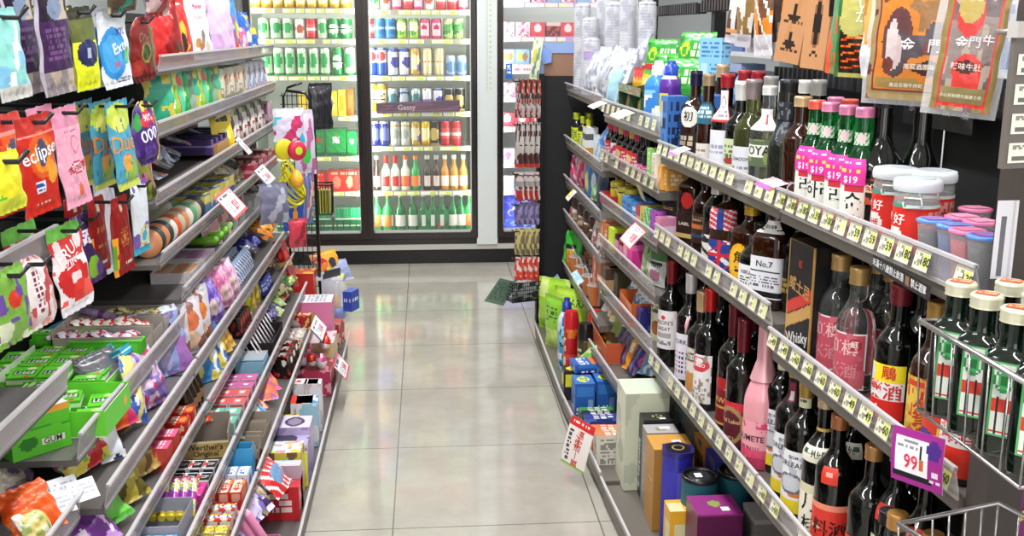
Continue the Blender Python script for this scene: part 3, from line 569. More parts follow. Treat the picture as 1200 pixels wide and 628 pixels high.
# black end panel next to the cups, with the cardboard box on it
b = MB(); b.box(.5, 4.72, .03, .98, 4.76, 1.2); e = MB(); e.box(.5, 4.70, .03, .53, 4.72, 1.21)
hs = MB()
for i in range(60): hs.box(.509, 4.6985, .08+i*.0185, .514, 4.7, .09+i*.0185, '000000'); hs.box(.519, 4.6985, .08+i*.0185, .524, 4.7, .09+i*.0185, '000000')
put(Spec(b.mesh(BACKM), [('perforated_post', e.mesh(BLACKM), None, [('slot_holes', hs.mesh(PLAST))])]), 'end_panel', 'panel', 'tall black end panel with perforated post beyond the cups', (0, 0, 0))
b = MB(); b.box(.525, 4.74, 1.2, .70, 4.9, 1.34, '94705a'); fl = MB(); fl.add([(.515, 4.73, 1.345), (.70, 4.73, 1.345), (.70, 4.735, 1.30), (.56, 4.735, 1.30)], [(0, 1, 2, 3)], '98b2e4'); fl.add([(.512, 4.725, 1.34), (.565, 4.73, 1.30), (.562, 4.72, 1.26), (.52, 4.715, 1.25)], [(0, 1, 2, 3)], '7e9cdc'); fl.add([(.51, 4.73, 1.34), (.53, 4.735, 1.26), (.53, 4.735, 1.2), (.513, 4.73, 1.2)], [(0, 1, 2, 3)], '9cb4e4')
put(Spec(b.mesh(PAPER), [('blue_flaps', fl.mesh(PAPER))]), 'cardboard_box', 'box', 'open brown cardboard box with blue lined flaps on the end panel', (0, .0, .0))
# slotted rear bars above the backboard and the goods of the next aisle
for i, (ya, yb, z) in enumerate([(4.68, 3.7, 1.475), (3.66, 2.95, 1.48), (2.85, 1.3, 1.285)]):
    b = MB(); b.box(.955, yb, z-.018, .985, ya, z+.018); s = MB(); n = int((ya-yb)/.035)
    pv = []
    for k in range(n):
        for q, xx in ((.004, .954), (.01, .946), (.022, .946), (.028, .954)): pv += [(xx, yb+q+k*.035, z-.016), (xx, yb+q+k*.035, z+.021)]
    s.add(pv, [(2*k, 2*k+2, 2*k+3, 2*k+1) for k in range(len(pv)//2-1)], '1a181a')
    put(Spec(b.mesh(mat('dark_bar', '2c2a2c', .5, .2)), [('slot_groove', s.mesh(PLAST))]), 'hook_bar_rail', 'rail', 'dark slotted hook bar above the liquor backboard, %s from the end panel' % nth(i), (0, 0, 0))
# next aisle: shelf with pale boxes seen over the backboard
b = MB()
for z in (.98, 1.3): b.box(1.5, 1.5, z-.02, 1.9, 5.6, z, 'd0d4da')
b.box(1.9, 1.5, 0, 1.93, 5.6, 1.8, 'c8d2e0')
put(Spec(b.mesh(PLAST)), 'wall_shelving', 'shelving', 'pale shelving of the next aisle seen over the liquor backboard', (0, 0, 0))
cl = [('9fb4dc', 'pale blue'), ('e8e4e6', 'white'), ('5a74b0', 'blue'), ('d8a8b4', 'pink'), ('c8d4d8', 'silver'), ('74a8b0', 'teal'), ('b89a80', 'tan')]
for i in range(15):
    c = cl[(i*3) % 7]; y = 1.9+i*.235
    for zi, z in enumerate((.98, 1.3)):
        c = cl[(i*3+zi*2) % 7]
        put(boxspec(.19, .12, .2+.03*(i % 3), [c[0], ('r', .15, .3, .85, .8, 'f0f0f4'), ('n', 6, .62, c[0], i)], cell=.012), 'household_box', 'box', '%s box on the %s shelf of the next aisle, %s from the camera' % (c[1], ['lower', 'upper'][zi], nth(i)), (1.6, y, z), RR, 'boxes in the next aisle')
# ================================================================ liquor side: bottles
ORL = ['e9e8ec', ('e', .45, .45, .3, .16, 'c9cbd2'), ('n', 9, .72, 'b9bac6', 3), ('r', 0, 0, 1, .2, 'e8d02c'), ('r', 0, .2, 1, .215, '8c7a3c'), ('e', .62, .3, .22, .05, 'd87a3c'), ('o', .45, .47, .32, .17, '6a6c78')]
SP = {}
SP['wine_jas'] = bottle(.315, .037, .0135, .19, .235, DARKG, ('8c1c26', .07), [(.055, .17, 62, ['e9e4e6', ('e', .5, .82, .08, .06, 'd8342c'), ('r', .2, .3, .8, .42, 'a9a4a4'), ('w', .2, .1, .8, .2, 2, '8a8486')], [("JASON'S", .017, '3a3436', .5, .68), ('GREAT', .015, '3a3436', .5, .52)]), (.145, .165, 10, 'e04a34', (), 62)], capsule=True)
SP['wine_white'] = bottle(.31, .036, .0135, .19, .235, OLIVE, ('efefec', .05), [(.03, .17, 60, ['dcd8b4', ('n', 6, .55, 'e8e6dc', 2), ('e', .5, .3, .25, .16, 'b06a3c'), ('w', .1, .6, .9, .8, 2, '6a6a4c')], [('Leli', .022, '3c3c24', .45, .72)])], capsule=True)
SP['wine_cork'] = bottle(.315, .037, .0135, .19, .235, DARKG, ('e6e4e6', .055), [(.02, .15, 66, ['e4e0ec']+[('r', .14+.12*i, .15+.1*j, .2+.12*i, .2+.1*j, 'c03044' if (i*j+i) % 2 else '26305c') for i in range(6) for j in range(5)], [('CORK', .017, '30303c', .5, .82)])], capsule=True)
SP['wine_rib'] = bottle(.30, .036, .0135, .18, .225, DARKG, ('c9a67c', .055), [(.02, .15, 66, ['ded6cc', ('n', 5, .55, 'b8a890', 4), ('e', .5, .3, .3, .2, 'c88a4a'), ('w', .2, .7, .8, .9, 3, '6a625c')])], capsule=True)
SP['wine_red'] = bottle(.32, .037, .0135, .19, .24, DARKG, ('d02824', .06), [(.02, .15, 58, ['ece9e8', ('e', .5, .8, .42, .16, 'd83c4c'), ('e', .5, .88, .2, .06, 'ece9e8'), ('n', 10, .66, 'a08a7c', 6), ('w', .2, .05, .8, .3, 3, 'b0a498')], [('JUMBO', .013, 'ffffff', .5, .78)])], capsule=True)
SP['wine_wh2'] = bottle(.31, .037, .0135, .18, .235, DARKG, ('dcdcdc', .05), [], capsule=True)
SP['wine_gold'] = bottle(.315, .037, .0135, .19, .235, DARKG, ('6c1826', .08), [(.015, .135, 62, ['7c1420', ('h', .0, .06, 'c8a048'), ('e', .5, .95, .5, .2, 'd8a83c'), ('e', .4, .9, .3, .16, 'b02024'), ('r', .05, .34, .95, .4, 'c8a048')], [('RW', .02, 'e0b860', .4, .52)])], capsule=True)
SP['wine_heart'] = bottle(.315, .037, .0135, .19, .235, DARKG, ('6c1826', .08), [(.015, .12, 62, ['4c1420', ('r', .04, .03, .96, .86, '5a1a26'), ('e', .3, .88, .26, .14, 'c82838'), ('e', .7, .88, .26, .14, 'c82838'), ('o', .5, .45, .47, .44, '9c8858'), ('w', .2, .1, .8, .2, 1, '9c8858')], [('Red Label', .014, 'd8b878', .5, .55)])], capsule=True)
PINKM = artmat('pink_bottle', .18, .5, .1)
def pinkb():
    P = profile(.335, .041, .0155, .15, .245, .325); b = MB()
    b.lathe([(r, z) for r, z in P if z <= .335], 'f2a0ae', 0, 28, ops=['f0a4ae', ('h', 0, .1, 'd8406a'), ('n', 16, .62, 'f0a4ae', 3), ('h', .3, 1, 'f0a4ae'), ('p', 60, .008, 'd8406a', 3)])
    L = MB(); R = .0418
    L.grid(lambda u, v: (R*np.cos(-math.pi/2+(u*2-1)*1.0), R*np.sin(-math.pi/2+(u*2-1)*1.0), .03+v*.085), 30, 26, ['f0a4ae', ('h', 0, .22, 'e2587c'), ('n', 14, .6, 'e04a74', 5), ('r', 0, .3, 1, .72, 'f0a4ae'), ('w', .2, .2, .8, .3, 1, '8c5a64')])
    text(L, 'DUMETE', .019, '3a2026', lambda x, y: (.0424*np.cos(-math.pi/2+x/R), .0424*np.sin(-math.pi/2+x/R), .075+y))
    c = MB(); c.lathe([(.031, .205), (.0175, .25), (.017, .32), (.0155, .334), (.012, .336)], 'f2b4bc', 0, 24)
    return Spec(None, [('bottle_glass', b.mesh(PINKM)), ('label', L.mesh(LABEL)), ('foil_wrap', c.mesh(CAPM))], h=.335)
SP['pink'] = pinkb()
SP['orl'] = bottle(.305, .0385, .0135, .185, .235, DARKG, ('b08c3c', .05), [(.02, .15, 72, ORL, [('DOM', .009, '3a3a44', .5, .9), ('ORLEANS', .0155, '2c2c38', .5, .78)]), (.235, .258, 70, ['e4dfc0', ('w', .3, .3, .7, .7, 1, '4c4840')])], capsule=True)
SP['orl_tag'] = bottle(.305, .0385, .0135, .185, .235, DARKG, ('b8925a', .04), [(.02, .15, 72, ORL, [('DOM', .009, '3a3a44', .5, .9), ('ORLEANS', .0155, '2c2c38', .5, .78)]), (.21, .262, 60, ['1c1416', ('r', .3, .1, .75, .9, '8c2848'), ('r', .4, .2, .65, .5, 'e8dce0')])], capsule=True)
SP['moon'] = bottle(.285, .037, .0135, .175, .225, DARKG, ('c8b090', .018), [(.0, .12, 70, ['ece6d2', ('r', .0, .86, 1, 1, 'd8cfae'), ('w', .7, .1, .95, .8, 9, 'a09880')], [('月', .04, '141210', .5, .68), ('桂', .038, '141210', .5, .3)]), (.165, .195, 52, ['e8e2d0', ('w', .1, .3, .9, .8, 1, '3a5a40')], [('一九九', .013, '2c3c30', .5, .5)]), (.222, .228, 170, 'd8b464')])
SP['redl'] = bottle(.275, .0375, .0135, .165, .215, DARKG, ('b06c44', .026), [(.0, .11, 66, ['d8382c', ('h', .9, 1, 'e88c70')], [('料酒', .034, '1c1210', .62, .55), ('★ ★', .012, 'e8d0a0', .3, .55)]), (.15, .182, 24, ['dc3c2c', ('w', .3, .3, .7, .7, 1, 'f0b0a0')], (), 8)], captop='c87a50')
SP['half'] = bottle(.265, .037, .0135, .16, .205, DARKG, ('b88450', .026), [(.0, .1, 60, ['7c4a34', ('h', .9, 1, 'd84030'), ('e', .9, .4, .62, .42, 'e8e4e8'), ('e', .98, .4, .5, .35, '9c98a8')])])
SP['diam'] = bottle(.27, .037, .0135, .16, .21, DARKG, ('8a8078', .02), [(.15, .18, 26, ['d83c30', ('w', .2, .3, .8, .7, 1, 'f0b0a0')]), (.08, .12, 40, ['e8e2c4', ('o', .5, .5, .5, .5, 'b8a060')], [('泡酒', .016, '2c4c7c', .5, .5)])])
SP['smallgold'] = bottle(.20, .031, .014, .12, .155, CLEARG, ('b88448', .026), [(.0, .08, 60, ['e8e0d0', ('n', 6, .6, 'c8a060', 3)])], capr=.0172)
SP['smallblack'] = bottle(.19, .031, .014, .12, .15, DARKG, ('1c1c1e', .022), [(.0, .08, 60, ['2c2c30'])], captop='3a3a40')
# --- top shelf (2.9 .. 2.0)
SP['hatsu'] = bottle(.235, .038, .0145, .135, .165, AMBER, ('1c1a3c', .04), [(.085, .14, 44, ['1c0f08', ('e', .5, .5, .5, .5, 'ece8e0')], [('初', .03, '1c1a18', .5, .5)], 15), (.02, .07, 60, ['2a1810', ('w', .2, .2, .8, .8, 2, 'c8b8a0')])], captop='0c0c14')
SP['darkcap'] = bottle(.235, .036, .0145, .135, .165, AMBER, ('26244c', .04), [(.02, .1, 60, ['3a241a', ('w', .2, .2, .8, .8, 4, 'b8a890')])])
SP['tealn'] = bottle(.235, .026, .0145, .13, .165, AMBER, ('9c8464', .03), [(.11, .165, 80, ['2a6c84', ('w', .1, .2, .9, .8, 3, 'c8e0e4'), ('h', .9, 1, '1c4c60')]), (.01, .06, 66, ['e4dfd4', ('w', .2, .5, .8, .7, 1, '8c8474')], [('VSO', .01, '8c3028', .5, .35)])], capr=.0165)
SP['redtag'] = bottle(.24, .036, .0145, .125, .165, DARKG, ('a8202c', .034), [(.015, .105, 62, ['e2e2ee', ('w', .2, .3, .8, .6, 2, '9c9cb0')]), (.125, .2, 60, ['c83038', ('r', .3, .08, .97, .98, 'e9e6e4'), ('o', .62, .62, .2, .2, '8c8c90'), ('w', .4, .1, .9, .35, 2, '7c7c84')])], capsule=True)
SP['whitec'] = bottle(.225, .036, .0145, .12, .155, DARKG, ('e8e8e6', .045), [(.015, .09, 62, ['ccd8ac', ('w', .2, .2, .8, .8, 4, '5c6c44'), ('e', .5, .3, .2, .12, 'a83c3c')])], capsule=True)
SP['greyc'] = bottle(.235, .04, .0155, .12, .165, OLIVE, ('8f8280', .045), [(.01, .085, 64, ['dcdce2', ('w', .2, .25, .8, .4, 1, '8c8c98')], [('CHADON', .011, '2c2c34', .5, .62)])], capsule=True)
SP['oya'] = bottle(.225, .038, .0145, .125, .16, CLEARG, ('e9e8e6', .02), [(.13, .175, 66, ['ecebec', ('r', .62, .3, .74, .75, 'c02c30')]), (.05, .11, 70, ['5c6c50', ('r', .0, .35, 1, .8, 'e8eae0'), ('n', 7, .68, '8a9c50', 4)], [('OYA', .027, '141414', .5, .58)])], capr=.0165)
SP['glit'] = bottle(.245, .036, .02, .1, .16, mat('smoke_glass', '2c3028', .05, 0, .5), ('1c2024', .085), [(.12, .2, 66, ['23272c', ('n', 12, .66, '6c7078', 4)]), (.0, .05, 14, ['d8d0e4', ('e', .5, .8, .5, .2, 'b8a8d0')], (), 34)], capsule=True, capr=.0185)
SP['browng'] = bottle(.215, .036, .0155, .13, .165, AMBER, ('c8a87c', .02), [(.01, .05, 20, ['4c281c', ('o', .5, .5, .5, .45, 'c8c0d8')], (), 20)])
SP['silverc'] = bottle(.235, .034, .0155, .125, .165, DARKG, ('a3a09c', .035), [])
SP['whitec2'] = bottle(.232, .034, .0155, .125, .165, DARKG, ('e4e4de', .03), [])
SP['woodc'] = bottle(.25, .034, .0155, .135, .17, AMBER, ('bfa27c', .035), [])
SP['redc'] = bottle(.24, .034, .0155, .135, .17, DARKG, ('a02430', .035), [])
# soju
def soju(word, cap, fruit, tag=True):
    L = [(.01, .085, 74, ['ebebe2', ('r', .3, .82, .7, .94, 'c83440'), ('e', .35, .14, .36, .16, fruit), ('e', .6, .1, .3, .12, 'e87a6c'), ('n', 5, .9, 'ffffff', 2)], [(word, .034, '16161a', .5, .56)]), (.15, .172, 60, ['c8dcc0', ('z', 5, .4, '2c8c4c', .8), ('r', .3, .2, .8, .8, 'e8c8cc')])]
    if tag: L.append((.082, .128, 46, ['e6309a', ('w', .2, .74, .8, .88, 1, 'ffd8f0'), ('w', .1, .42, .9, .62, 1, 'f4d040')], [('$19', .017, 'ffffff', .52, .2)], -12, .0022))
    return bottle(.215, .0325, .0145, .105, .155, GREENG, (cap, .017), L, capr=.0168)
SP['soju_p'] = soju('순', 'e88cb4', 'd87a54'); SP['soju_b'] = soju('리', 'e88cb4', 'e0b8c0'); SP['soju_o'] = soju('리', 'e8604c', 'd83c34'); SP['soju_h'] = soju('하리', 'e88cb4', '7ab858')
SP['cream'] = bottle(.235, .042, .0155, .1, .17, DARKG, ('17171a', .02), [(.05, .095, 50, ['2a1c14', ('z', 2, .5, 'b8502c', .9), ('h', .45, .5, 'e0c8a0')], [('BLEYS', .014, 'f0e8d8', .5, .6, 20)])], capr=.019, captop='c8b890')
SP['blackn'] = bottle(.235, .034, .0155, .1, .165, DARKG, ('17171a', .02), [], capr=.0185, captop='c8b890')
def jar():
    b = MB(); R = .034; b.lathe([(R*.9, 0), (R, .005), (R, .112), (R*.96, .12)], 'c8d0cc', 0, 28); c = MB(); c.lathe([(.033, .003), (.033, .095)], '2c1814', 0, 20, ops=['1c100c', ('n', 6, .6, '4c2418', 3)])
    l = MB(); l.lathe([(R+.0008, .012+.085*k/14) for k in range(15)], 'd0241c', 0, 56, cap=False, ops=['dc2c22', ('h', .9, 1, 'd4e4e0'), ('r', .1, .9, .45, 1, '3c9c7c'), ('e', .36, .3, .09, .2, 'f0ece8'), ('r', .56, .1, .8, .85, 'e04034'), ('w', .56, .15, .8, .85, 9, 'f0a8a0')])
    for t, sz, u, z in (('海 好', .022, .34, .068), ('HE', .016, .38, .036)):
        text(l, t, sz, 'ffffff' if t != 'HE' else 'd02020', lambda x, y: ((R+.0016)*np.cos(-math.pi/2+(u-.5)*6.28+x/R), (R+.0016)*np.sin(-math.pi/2+(u-.5)*6.28+x/R), z+y))
    k = MB(); k.lathe([(R*1.06, .12), (R*1.09, .124), (R*1.09, .132), (R*1.04, .14), (R*.9, .141)], 'dfe6ea', 0, 28); k.lathe([(R*.75, .141), (R*.75, .1425)], 'ccd4da', 0, 24)
    cl = MB(); cl.tube([(-.012, -R-.002, .11), (-.014, -R-.003, .1), (-.012, -R-.003, .092), (.012, -R-.003, .092), (.014, -R-.003, .1), (.012, -R-.002, .11)], .0016, 'eeeeee', close=True)
    return Spec(None, [('jar_glass', b.mesh(mat('jar_glass', 'e8ecea', .04, 0, 0, .3, .4))), ('preserve', c.mesh(PAPER)), ('label', l.mesh(LABEL)), ('jar_lid', k.mesh(PLAST)), ('lid_clip', cl.mesh(PLAST))], h=.14)
SP['jar'] = jar()
def shot(lidc, liq):
    b = MB(); b.lathe([(.016, 0), (.0225, .045)], liq, 0, 20); g = MB(); g.lathe([(.0165, -.0005), (.024, .052)], 'dddddd', 0, 20, cap=False); l = MB()
    l.lathe([(.0255, .052), (.026, .0545), (.0225, .0555)], lidc[0], 0, 22); l.grid(lambda u, v: ((u-.5)*.03, (v-.5)*.03, 0*u+.0562), 8, 8, [lidc[1], ('w', .15, .3, .85, .7, 2, lidc[0])])
    return Spec(None, [('cup', g.mesh(CLEAR)), ('jelly_drink', b.mesh(artmat('jelly', .1, .5))), ('foil_lid', l.mesh(PLAST))], h=.056)
SP['sh_b'] = shot(('5a8ad4', '9a5aa8'), '1a2230'); SP['sh_p'] = shot(('e47aa8', 'f0a0c0'), '1c1a1c'); SP['sh_r'] = shot(('e47aa8', 'e87a9c'), 'c8283c'); SP['sh_bl'] = shot(('5a8ad4', '7a7ac8'), '1c4a9c')
# whiskies
SP['jw'] = bottle(.235, .034, .0145, .16, .195, AMBER, ('141416', .03), [(.02, .1, 60, ['1c1a1a', ('r', .05, .05, .95, .2, 'c8a860'), ('w', .1, .3, .9, .5, 2, 'c8a860')], [('BLACK', .012, 'd8b868', .5, .75)])], sq=5)
SP['jw_red'] = bottle(.235, .034, .0145, .16, .195, AMBER, ('141416', .03), [(.02, .09, 60, ['2c1a14', ('r', .05, .05, .95, .2, 'c8a860')], [('LABEL', .012, 'e8e0d0', .5, .6)]), (.105, .15, 30, ['1c100c', ('e', .5, .5, .5, .5, 'd8302c')], (), 10)], sq=5)
SP['chiv'] = bottle(.23, .036, .0145, .13, .175, AMBER, ('1c2444', .05), [(.03, .11, 62, ['3c2418', ('h', .5, .62, 'c87038'), ('h', .2, .3, '2c4870'), ('w', .2, .7, .8, .9, 2, 'b09068')])])
SP['ballan'] = bottle(.235, .034, .0145, .15, .185, DARKG, ('e4e0d8', .05), [(.02, .085, 60, ['e9e6dc', ('h', .7, .85, '1c1c20'), ('z', 2, .3, '2c2c30', .6)]), (.19, .225, 70, ['e8e4da', ('w', .2, .3, .8, .6, 1, '5c5c50')])])
SP['jack'] = bottle(.225, .036, .0145, .155, .185, AMBER, ('3a3834', .025), [(.015, .09, 64, ['26408c', ('z', 1.4, .24, 'e8e8ea', .7), ('z', 2.4, .12, 'd02c38', -.7), ('r', .44, 0, .56, 1, 'd02c38'), ('h', .44, .56, 'd02c38')]), (.115, .165, 62, ['c8404c', ('z', 4, .3, 'e8e4ec', .7), ('r', .4, 0, .6, 1, '26408c')])], sq=5)
SP['kaku'] = bottle(.195, .039, .0155, .13, .165, AMBER, ('c8a028', .022), [(.02, .11, 42, ['2c1408', ('e', .5, .5, .5, .5, 'e8a820'), ('e', .5, .5, .42, .42, 'f0b830'), ('w', .3, .25, .7, .4, 2, '3c2408')], [('角', .03, '3c2408', .5, .62)])], sq=4)
SP['rnd'] = bottle(.17, .046, .0155, .09, .14, DARKG, ('141414', .02), [(.015, .08, 44, ['ecebea', ('w', .2, .3, .8, .6, 3, '2c2c2c')], [('NIKA', .013, '141414', .5, .75)])])
SP['jim'] = bottle(.235, .04, .0155, .15, .19, AMBER, ('161618', .04), [(.025, .115, 62, ['e6e6ec', ('r', .04, .04, .96, .16, '141416'), ('w', .15, .25, .85, .55, 4, '5c5c64'), ('r', .15, .64, .85, .68, '141416')], [('No.7', .018, '141416', .5, .82)]), (.165, .19, 60, ['e6e4e0', ('w', .2, .3, .8, .6, 1, '4c4c4c')])], sq=5)
SP['greycap'] = bottle(.225, .036, .0145, .15, .185, DARKG, ('9c9a9c', .026), [(.02, .1, 60, ['2c2c34', ('w', .2, .3, .8, .8, 4, '6c6c78')])])
SP['goldcap'] = bottle(.215, .038, .0145, .14, .18, DARKG, ('b8902c', .022), [(.02, .09, 60, ['1c1810', ('w', .2, .3, .8, .8, 3, 'a08438')])])
# clear spirits and herbal liquors
SP['baiju'] = bottle(.228, .034, .016, .128, .178, CLEARG, ('c09a60', .03), [(.012, .115, 64, ['e4dcdc', ('r', .03, .02, .97, .98, 'c05060'), ('n', 7, .6, 'cc6470', 3), ('e', .72, .8, .16, .12, 'b02838')], [('紅標', .03, 'e8b8bc', .42, .72), ('米酒', .03, 'd88890', .42, .32), ('紅', .014, 'f4e4e4', .72, .8)])], capr=.0185)
SP['eagle'] = bottle(.235, .034, .015, .13, .175, DARKG, ('7c2430', .035), [(.012, .105, 66, ['e02c24', ('r', 0, .34, 1, .68, 'ecebea'), ('r', 0, .68, 1, 1, 'f2dc28'), ('e', .18, .82, .15, .14, 'd8dce4')], [('鵰', .024, 'd02420', .66, .84), ('藥酒', .031, 'd02420', .56, .5), ('37', .016, 'f4e8e8', .4, .17, 30)])], capsule=True)
SP['darkred'] = bottle(.235, .034, .015, .13, .175, DARKG, ('4c1c24', .035), [(.012, .1, 62, ['7c6c34', ('w', .2, .3, .8, .8, 3, '3c3418')])])
SP['ginseng'] = bottle(.235, .034, .015, .13, .175, AMBER, ('b89048', .028), [(.012, .12, 66, ['dcb64c', ('n', 8, .55, 'c89c38', 4), ('r', .1, .86, .9, .95, 'c83c2c'), ('n', 14, .7, 'b8502c', 2)], [('人', .03, 'b82c20', .5, .66), ('參', .03, 'b82c20', .5, .42), ('酒', .03, 'b82c20', .5, .18)])])
SP['peng'] = bottle(.235, .035, .015, .13, .175, AMBER, ('b89048', .028), [(.012, .125, 70, ['d8a83c', ('e', .2, .6, .42, .34, 'd0402c'), ('e', .25, .28, .24, .14, '5a3a8c'), ('e', .62, .85, .14, .08, 'f0ece4'), ('n', 9, .72, 'e8c468', 4)], [('山', .034, 'a03020', .75, .55)])])
SP['deer'] = bottle(.235, .035, .015, .13, .175, DARKG, ('4c1c24', .028), [(.012, .125, 70, ['e23424', ('r', 0, .4, 1, .68, 'e8e4e4'), ('n', 5, .92, 'ffffff', 1)], [('茸酒', .028, 'c82c24', .5, .54), ('仙', .03, 'f4e0dc', .5, .84)])])
# --------------------------------------------------------------- placing
def bot(key, px, py, d, z, label, grp=None, name='liquor_bottle', rz=None):
    d = max(d, {'orl': .041, 'orl_tag': .041}.get(key, SP[key].w/2+.003) if SP[key].w > .01 else d); X, Y = Rp(px, py, d); return put(SP[key], name, 'bottle', label, (X, Y, z), RR+(random.uniform(.45, .75) if rz is None else rz+.72), grp)
Z1, Z1b, Z2, Z3, Z4 = 1.056, 1.058, .817, .77, .44
G1 = 'spirits on the top liquor shelf'
for a in [('hatsu', 815, 120, .075, 'dark whisky bottle with blue-black cap and round white 初 medallion'), ('darkcap', 804, 110, .12, 'dark bottle with navy cap tucked beside the tall blue box'), ('tealn', 830, 120, .05, 'slim brown bottle with teal band around its neck'),
          ('redtag', 852, 115, .06, 'black bottle with red cap and white medallion neck tag'), ('whitec', 869, 125, .075, 'black bottle with white capsule and pale green label'), ('greyc', 882, 130, .06, 'olive wine bottle with wide grey-brown screw cap and white label'),
          ('oya', 901, 130, .065, 'clear plum liquor bottle with white neck wrap and big black letters'), ('glit', 923, 130, .05, 'glossy smoke-dark bottle with wrapped black neck'), ('browng', 940, 140, .055, 'reddish brown flask bottle with pale gold cap beside the soju'),
          ('silverc', 959, 110, .2, 'dark bottle with silver ribbed cap standing behind the orange-capped soju'), ('whitec2', 944, 105, .19, 'dark bottle with white ribbed cap behind the brown flask'), ('woodc', 846, 100, .17, 'tall amber bottle with wood-coloured cap in the back row'),
          ('redc', 872, 105, .18, 'back-row dark bottle with crimson cap beside the wood-capped one'), ('silverc', 903, 108, .16, 'dark bottle with silver cap behind the big black letters bottle'), ('redc', 888, 108, .2, 'back-row dark bottle with crimson cap behind the grey-capped wine')]:
    bot(a[0], a[1], a[2], a[3], Z1b, a[4], G1)
G2 = 'soju bottles on the top liquor shelf'
for a in [('soju_o', 956, 150, .05, 'green soju bottle with orange cap'), ('soju_h', 972, 150, .05, 'pink-capped green soju bottle next to the orange-capped one'), ('soju_b', 993, 150, .05, 'pink-capped green soju bottle in the middle of the soju row'), ('soju_p', 1013, 150, .055, 'pink-capped green soju bottle touching the black cream liqueur'),
          ('soju_o', 995, 135, .125, 'green soju bottle with orange cap in the second soju row'), ('soju_b', 978, 140, .125, 'green soju bottle with pink cap half hidden in the second soju row')]:
    bot(a[0], a[1], a[2], a[3], Z1, a[4], G2, 'soju_bottle', rz=.1)
bot('cream', 1031, 200, .085, Z1, 'big-bellied black cream liqueur bottle with slanted brown label'); bot('blackn', 1078, 180, .15, Z1, 'black bottle with pale cap top standing behind the red jars')
for i, (px, py, d) in enumerate([(1047, 235, .075), (1074, 240, .045), (1093, 225, .12)]):
    X, Y = Rp(px, py, d); put(SP['jar'], 'preserve_jar', 'jar', ['red-labelled jar with white lid leaning against the cream liqueur bottle', 'frontmost red-labelled jar with white lid and clip', 'red-labelled jar at the back, mostly hidden behind the frontmost jar'][i], (X, Y, Z1), RR+.95, None, (1, 1, .86))
SHT = [(1095, 270, .025, 'sh_b', 'frontmost blue-lidded'), (1119, 275, .03, 'sh_bl', 'blue-lidded with bright blue jelly'), (1134, 285, .028, 'sh_r', 'pink-lidded with red jelly'), (1154, 300, .03, 'sh_b', 'blue-lidded touching the post'), (1128, 262, .08, 'sh_p', 'pink-lidded in the second row'), (1150, 266, .085, 'sh_p', 'pink-lidded in the second row by the post'), (1098, 250, .13, 'sh_p', 'pink-lidded at the very back'), (1143, 255, .14, 'sh_p', 'pink-lidded at the back by the post')]
for px, py, d, k, t in SHT:
    X, Y = Rp(px, py-8, d); put(SP[k], 'jelly_cup', 'cup', 'small jelly shot cup, %s' % t, (X, Y, Z1), RR, 'jelly shot cups', (1, 1, 1.35))
# black age notice strip stuck under the jar shelf
b = MB(); b.grid(lambda u, v: (u*.215-.1075, 0*u, v*.022-.011), 40, 6, '1c1c1e'); 
text(b, '未滿十八歲禁止飲酒', .0135, 'e8e8e8', lambda x, y: (x-.045, 0*x-.0006, y)); text(b, '禁止酒駕', .0135, 'e8e8e8', lambda x, y: (x+.068, 0*x-.0006, y)); b.add([(.022, -.0006, -.007), (.036, -.0006, -.007), (.036, -.0006, .007), (.022, -.0006, .007)], [(0, 1, 2, 3)], '8a6a4c')
put(Spec(b.mesh(PAPER)), 'age_notice', 'sign', 'black notice strip with white characters under the red jars', (fx(1.5)-.018, 1.47, 1.043), (0, 0, RR-.042))
x, y, z = un(1100, 127, 'x', .99); b = MB(); b.grid(lambda u, v: (u*.28-.14, 0*u, v*.075-.0375), 40, 10, '141416')
for i, ch in enumerate('禁止飲酒'): text(b, ch, .03, 'd8d8d8', lambda x_, y_: (x_-.1+i*.07, 0*x_-.0008, y_))
put(Spec(b.mesh(PAPER)), 'warning_sign', 'sign', 'black no drinking sign on the backboard below the beef pouches', (.975, 1.95, 1.255), RR)
# second row: whiskies
G3 = 'whiskies on the middle shelf'
for a in [('jw', 794, 235, .07, 'square black-label whisky bottle beside the snack bay'), ('jw_red', 811, 245, .07, 'square whisky bottle with round red seal'), ('chiv', 827, 260, .075, 'amber whisky bottle with long navy capsule and orange band'), ('ballan', 839, 275, .05, 'dark whisky bottle with cream capsule'), ('jack', 852, 285, .05, 'amber bottle wrapped in a union flag label'),
          ('kaku', 879, 300, .055, 'squat amber bottle with gold cap and yellow oval label'), ('rnd', 890, 320, .03, 'round-bellied short black bottle with white label'), ('jim', 906, 320, .05, 'square black-capped whiskey bottle with large white label'),
          ('greycap', 866, 262, .13, 'dark bottle with grey cap behind the union flag bottle'), ('greycap', 884, 258, .16, 'dark bottle with grey cap behind the gold-capped squat bottle'), ('greycap', 902, 258, .18, 'dark bottle with grey cap behind the black-capped whiskey'), ('goldcap', 921, 275, .12, 'dark bottle with gold cap right beside the whisky carton'), ('goldcap', 935, 278, .17, 'dark bottle with gold cap behind the whisky carton'),
          ('jw', 803, 225, .15, 'back-row square whisky bottle behind the black-label one'), ('chiv', 845, 245, .17, 'back-row whisky bottle with navy capsule'), ('goldcap', 938, 300, .09, 'dark bottle with gold cap squeezed against the whisky carton front')]:
    bot(a[0], a[1], a[2], a[3], Z2, a[4], G3)
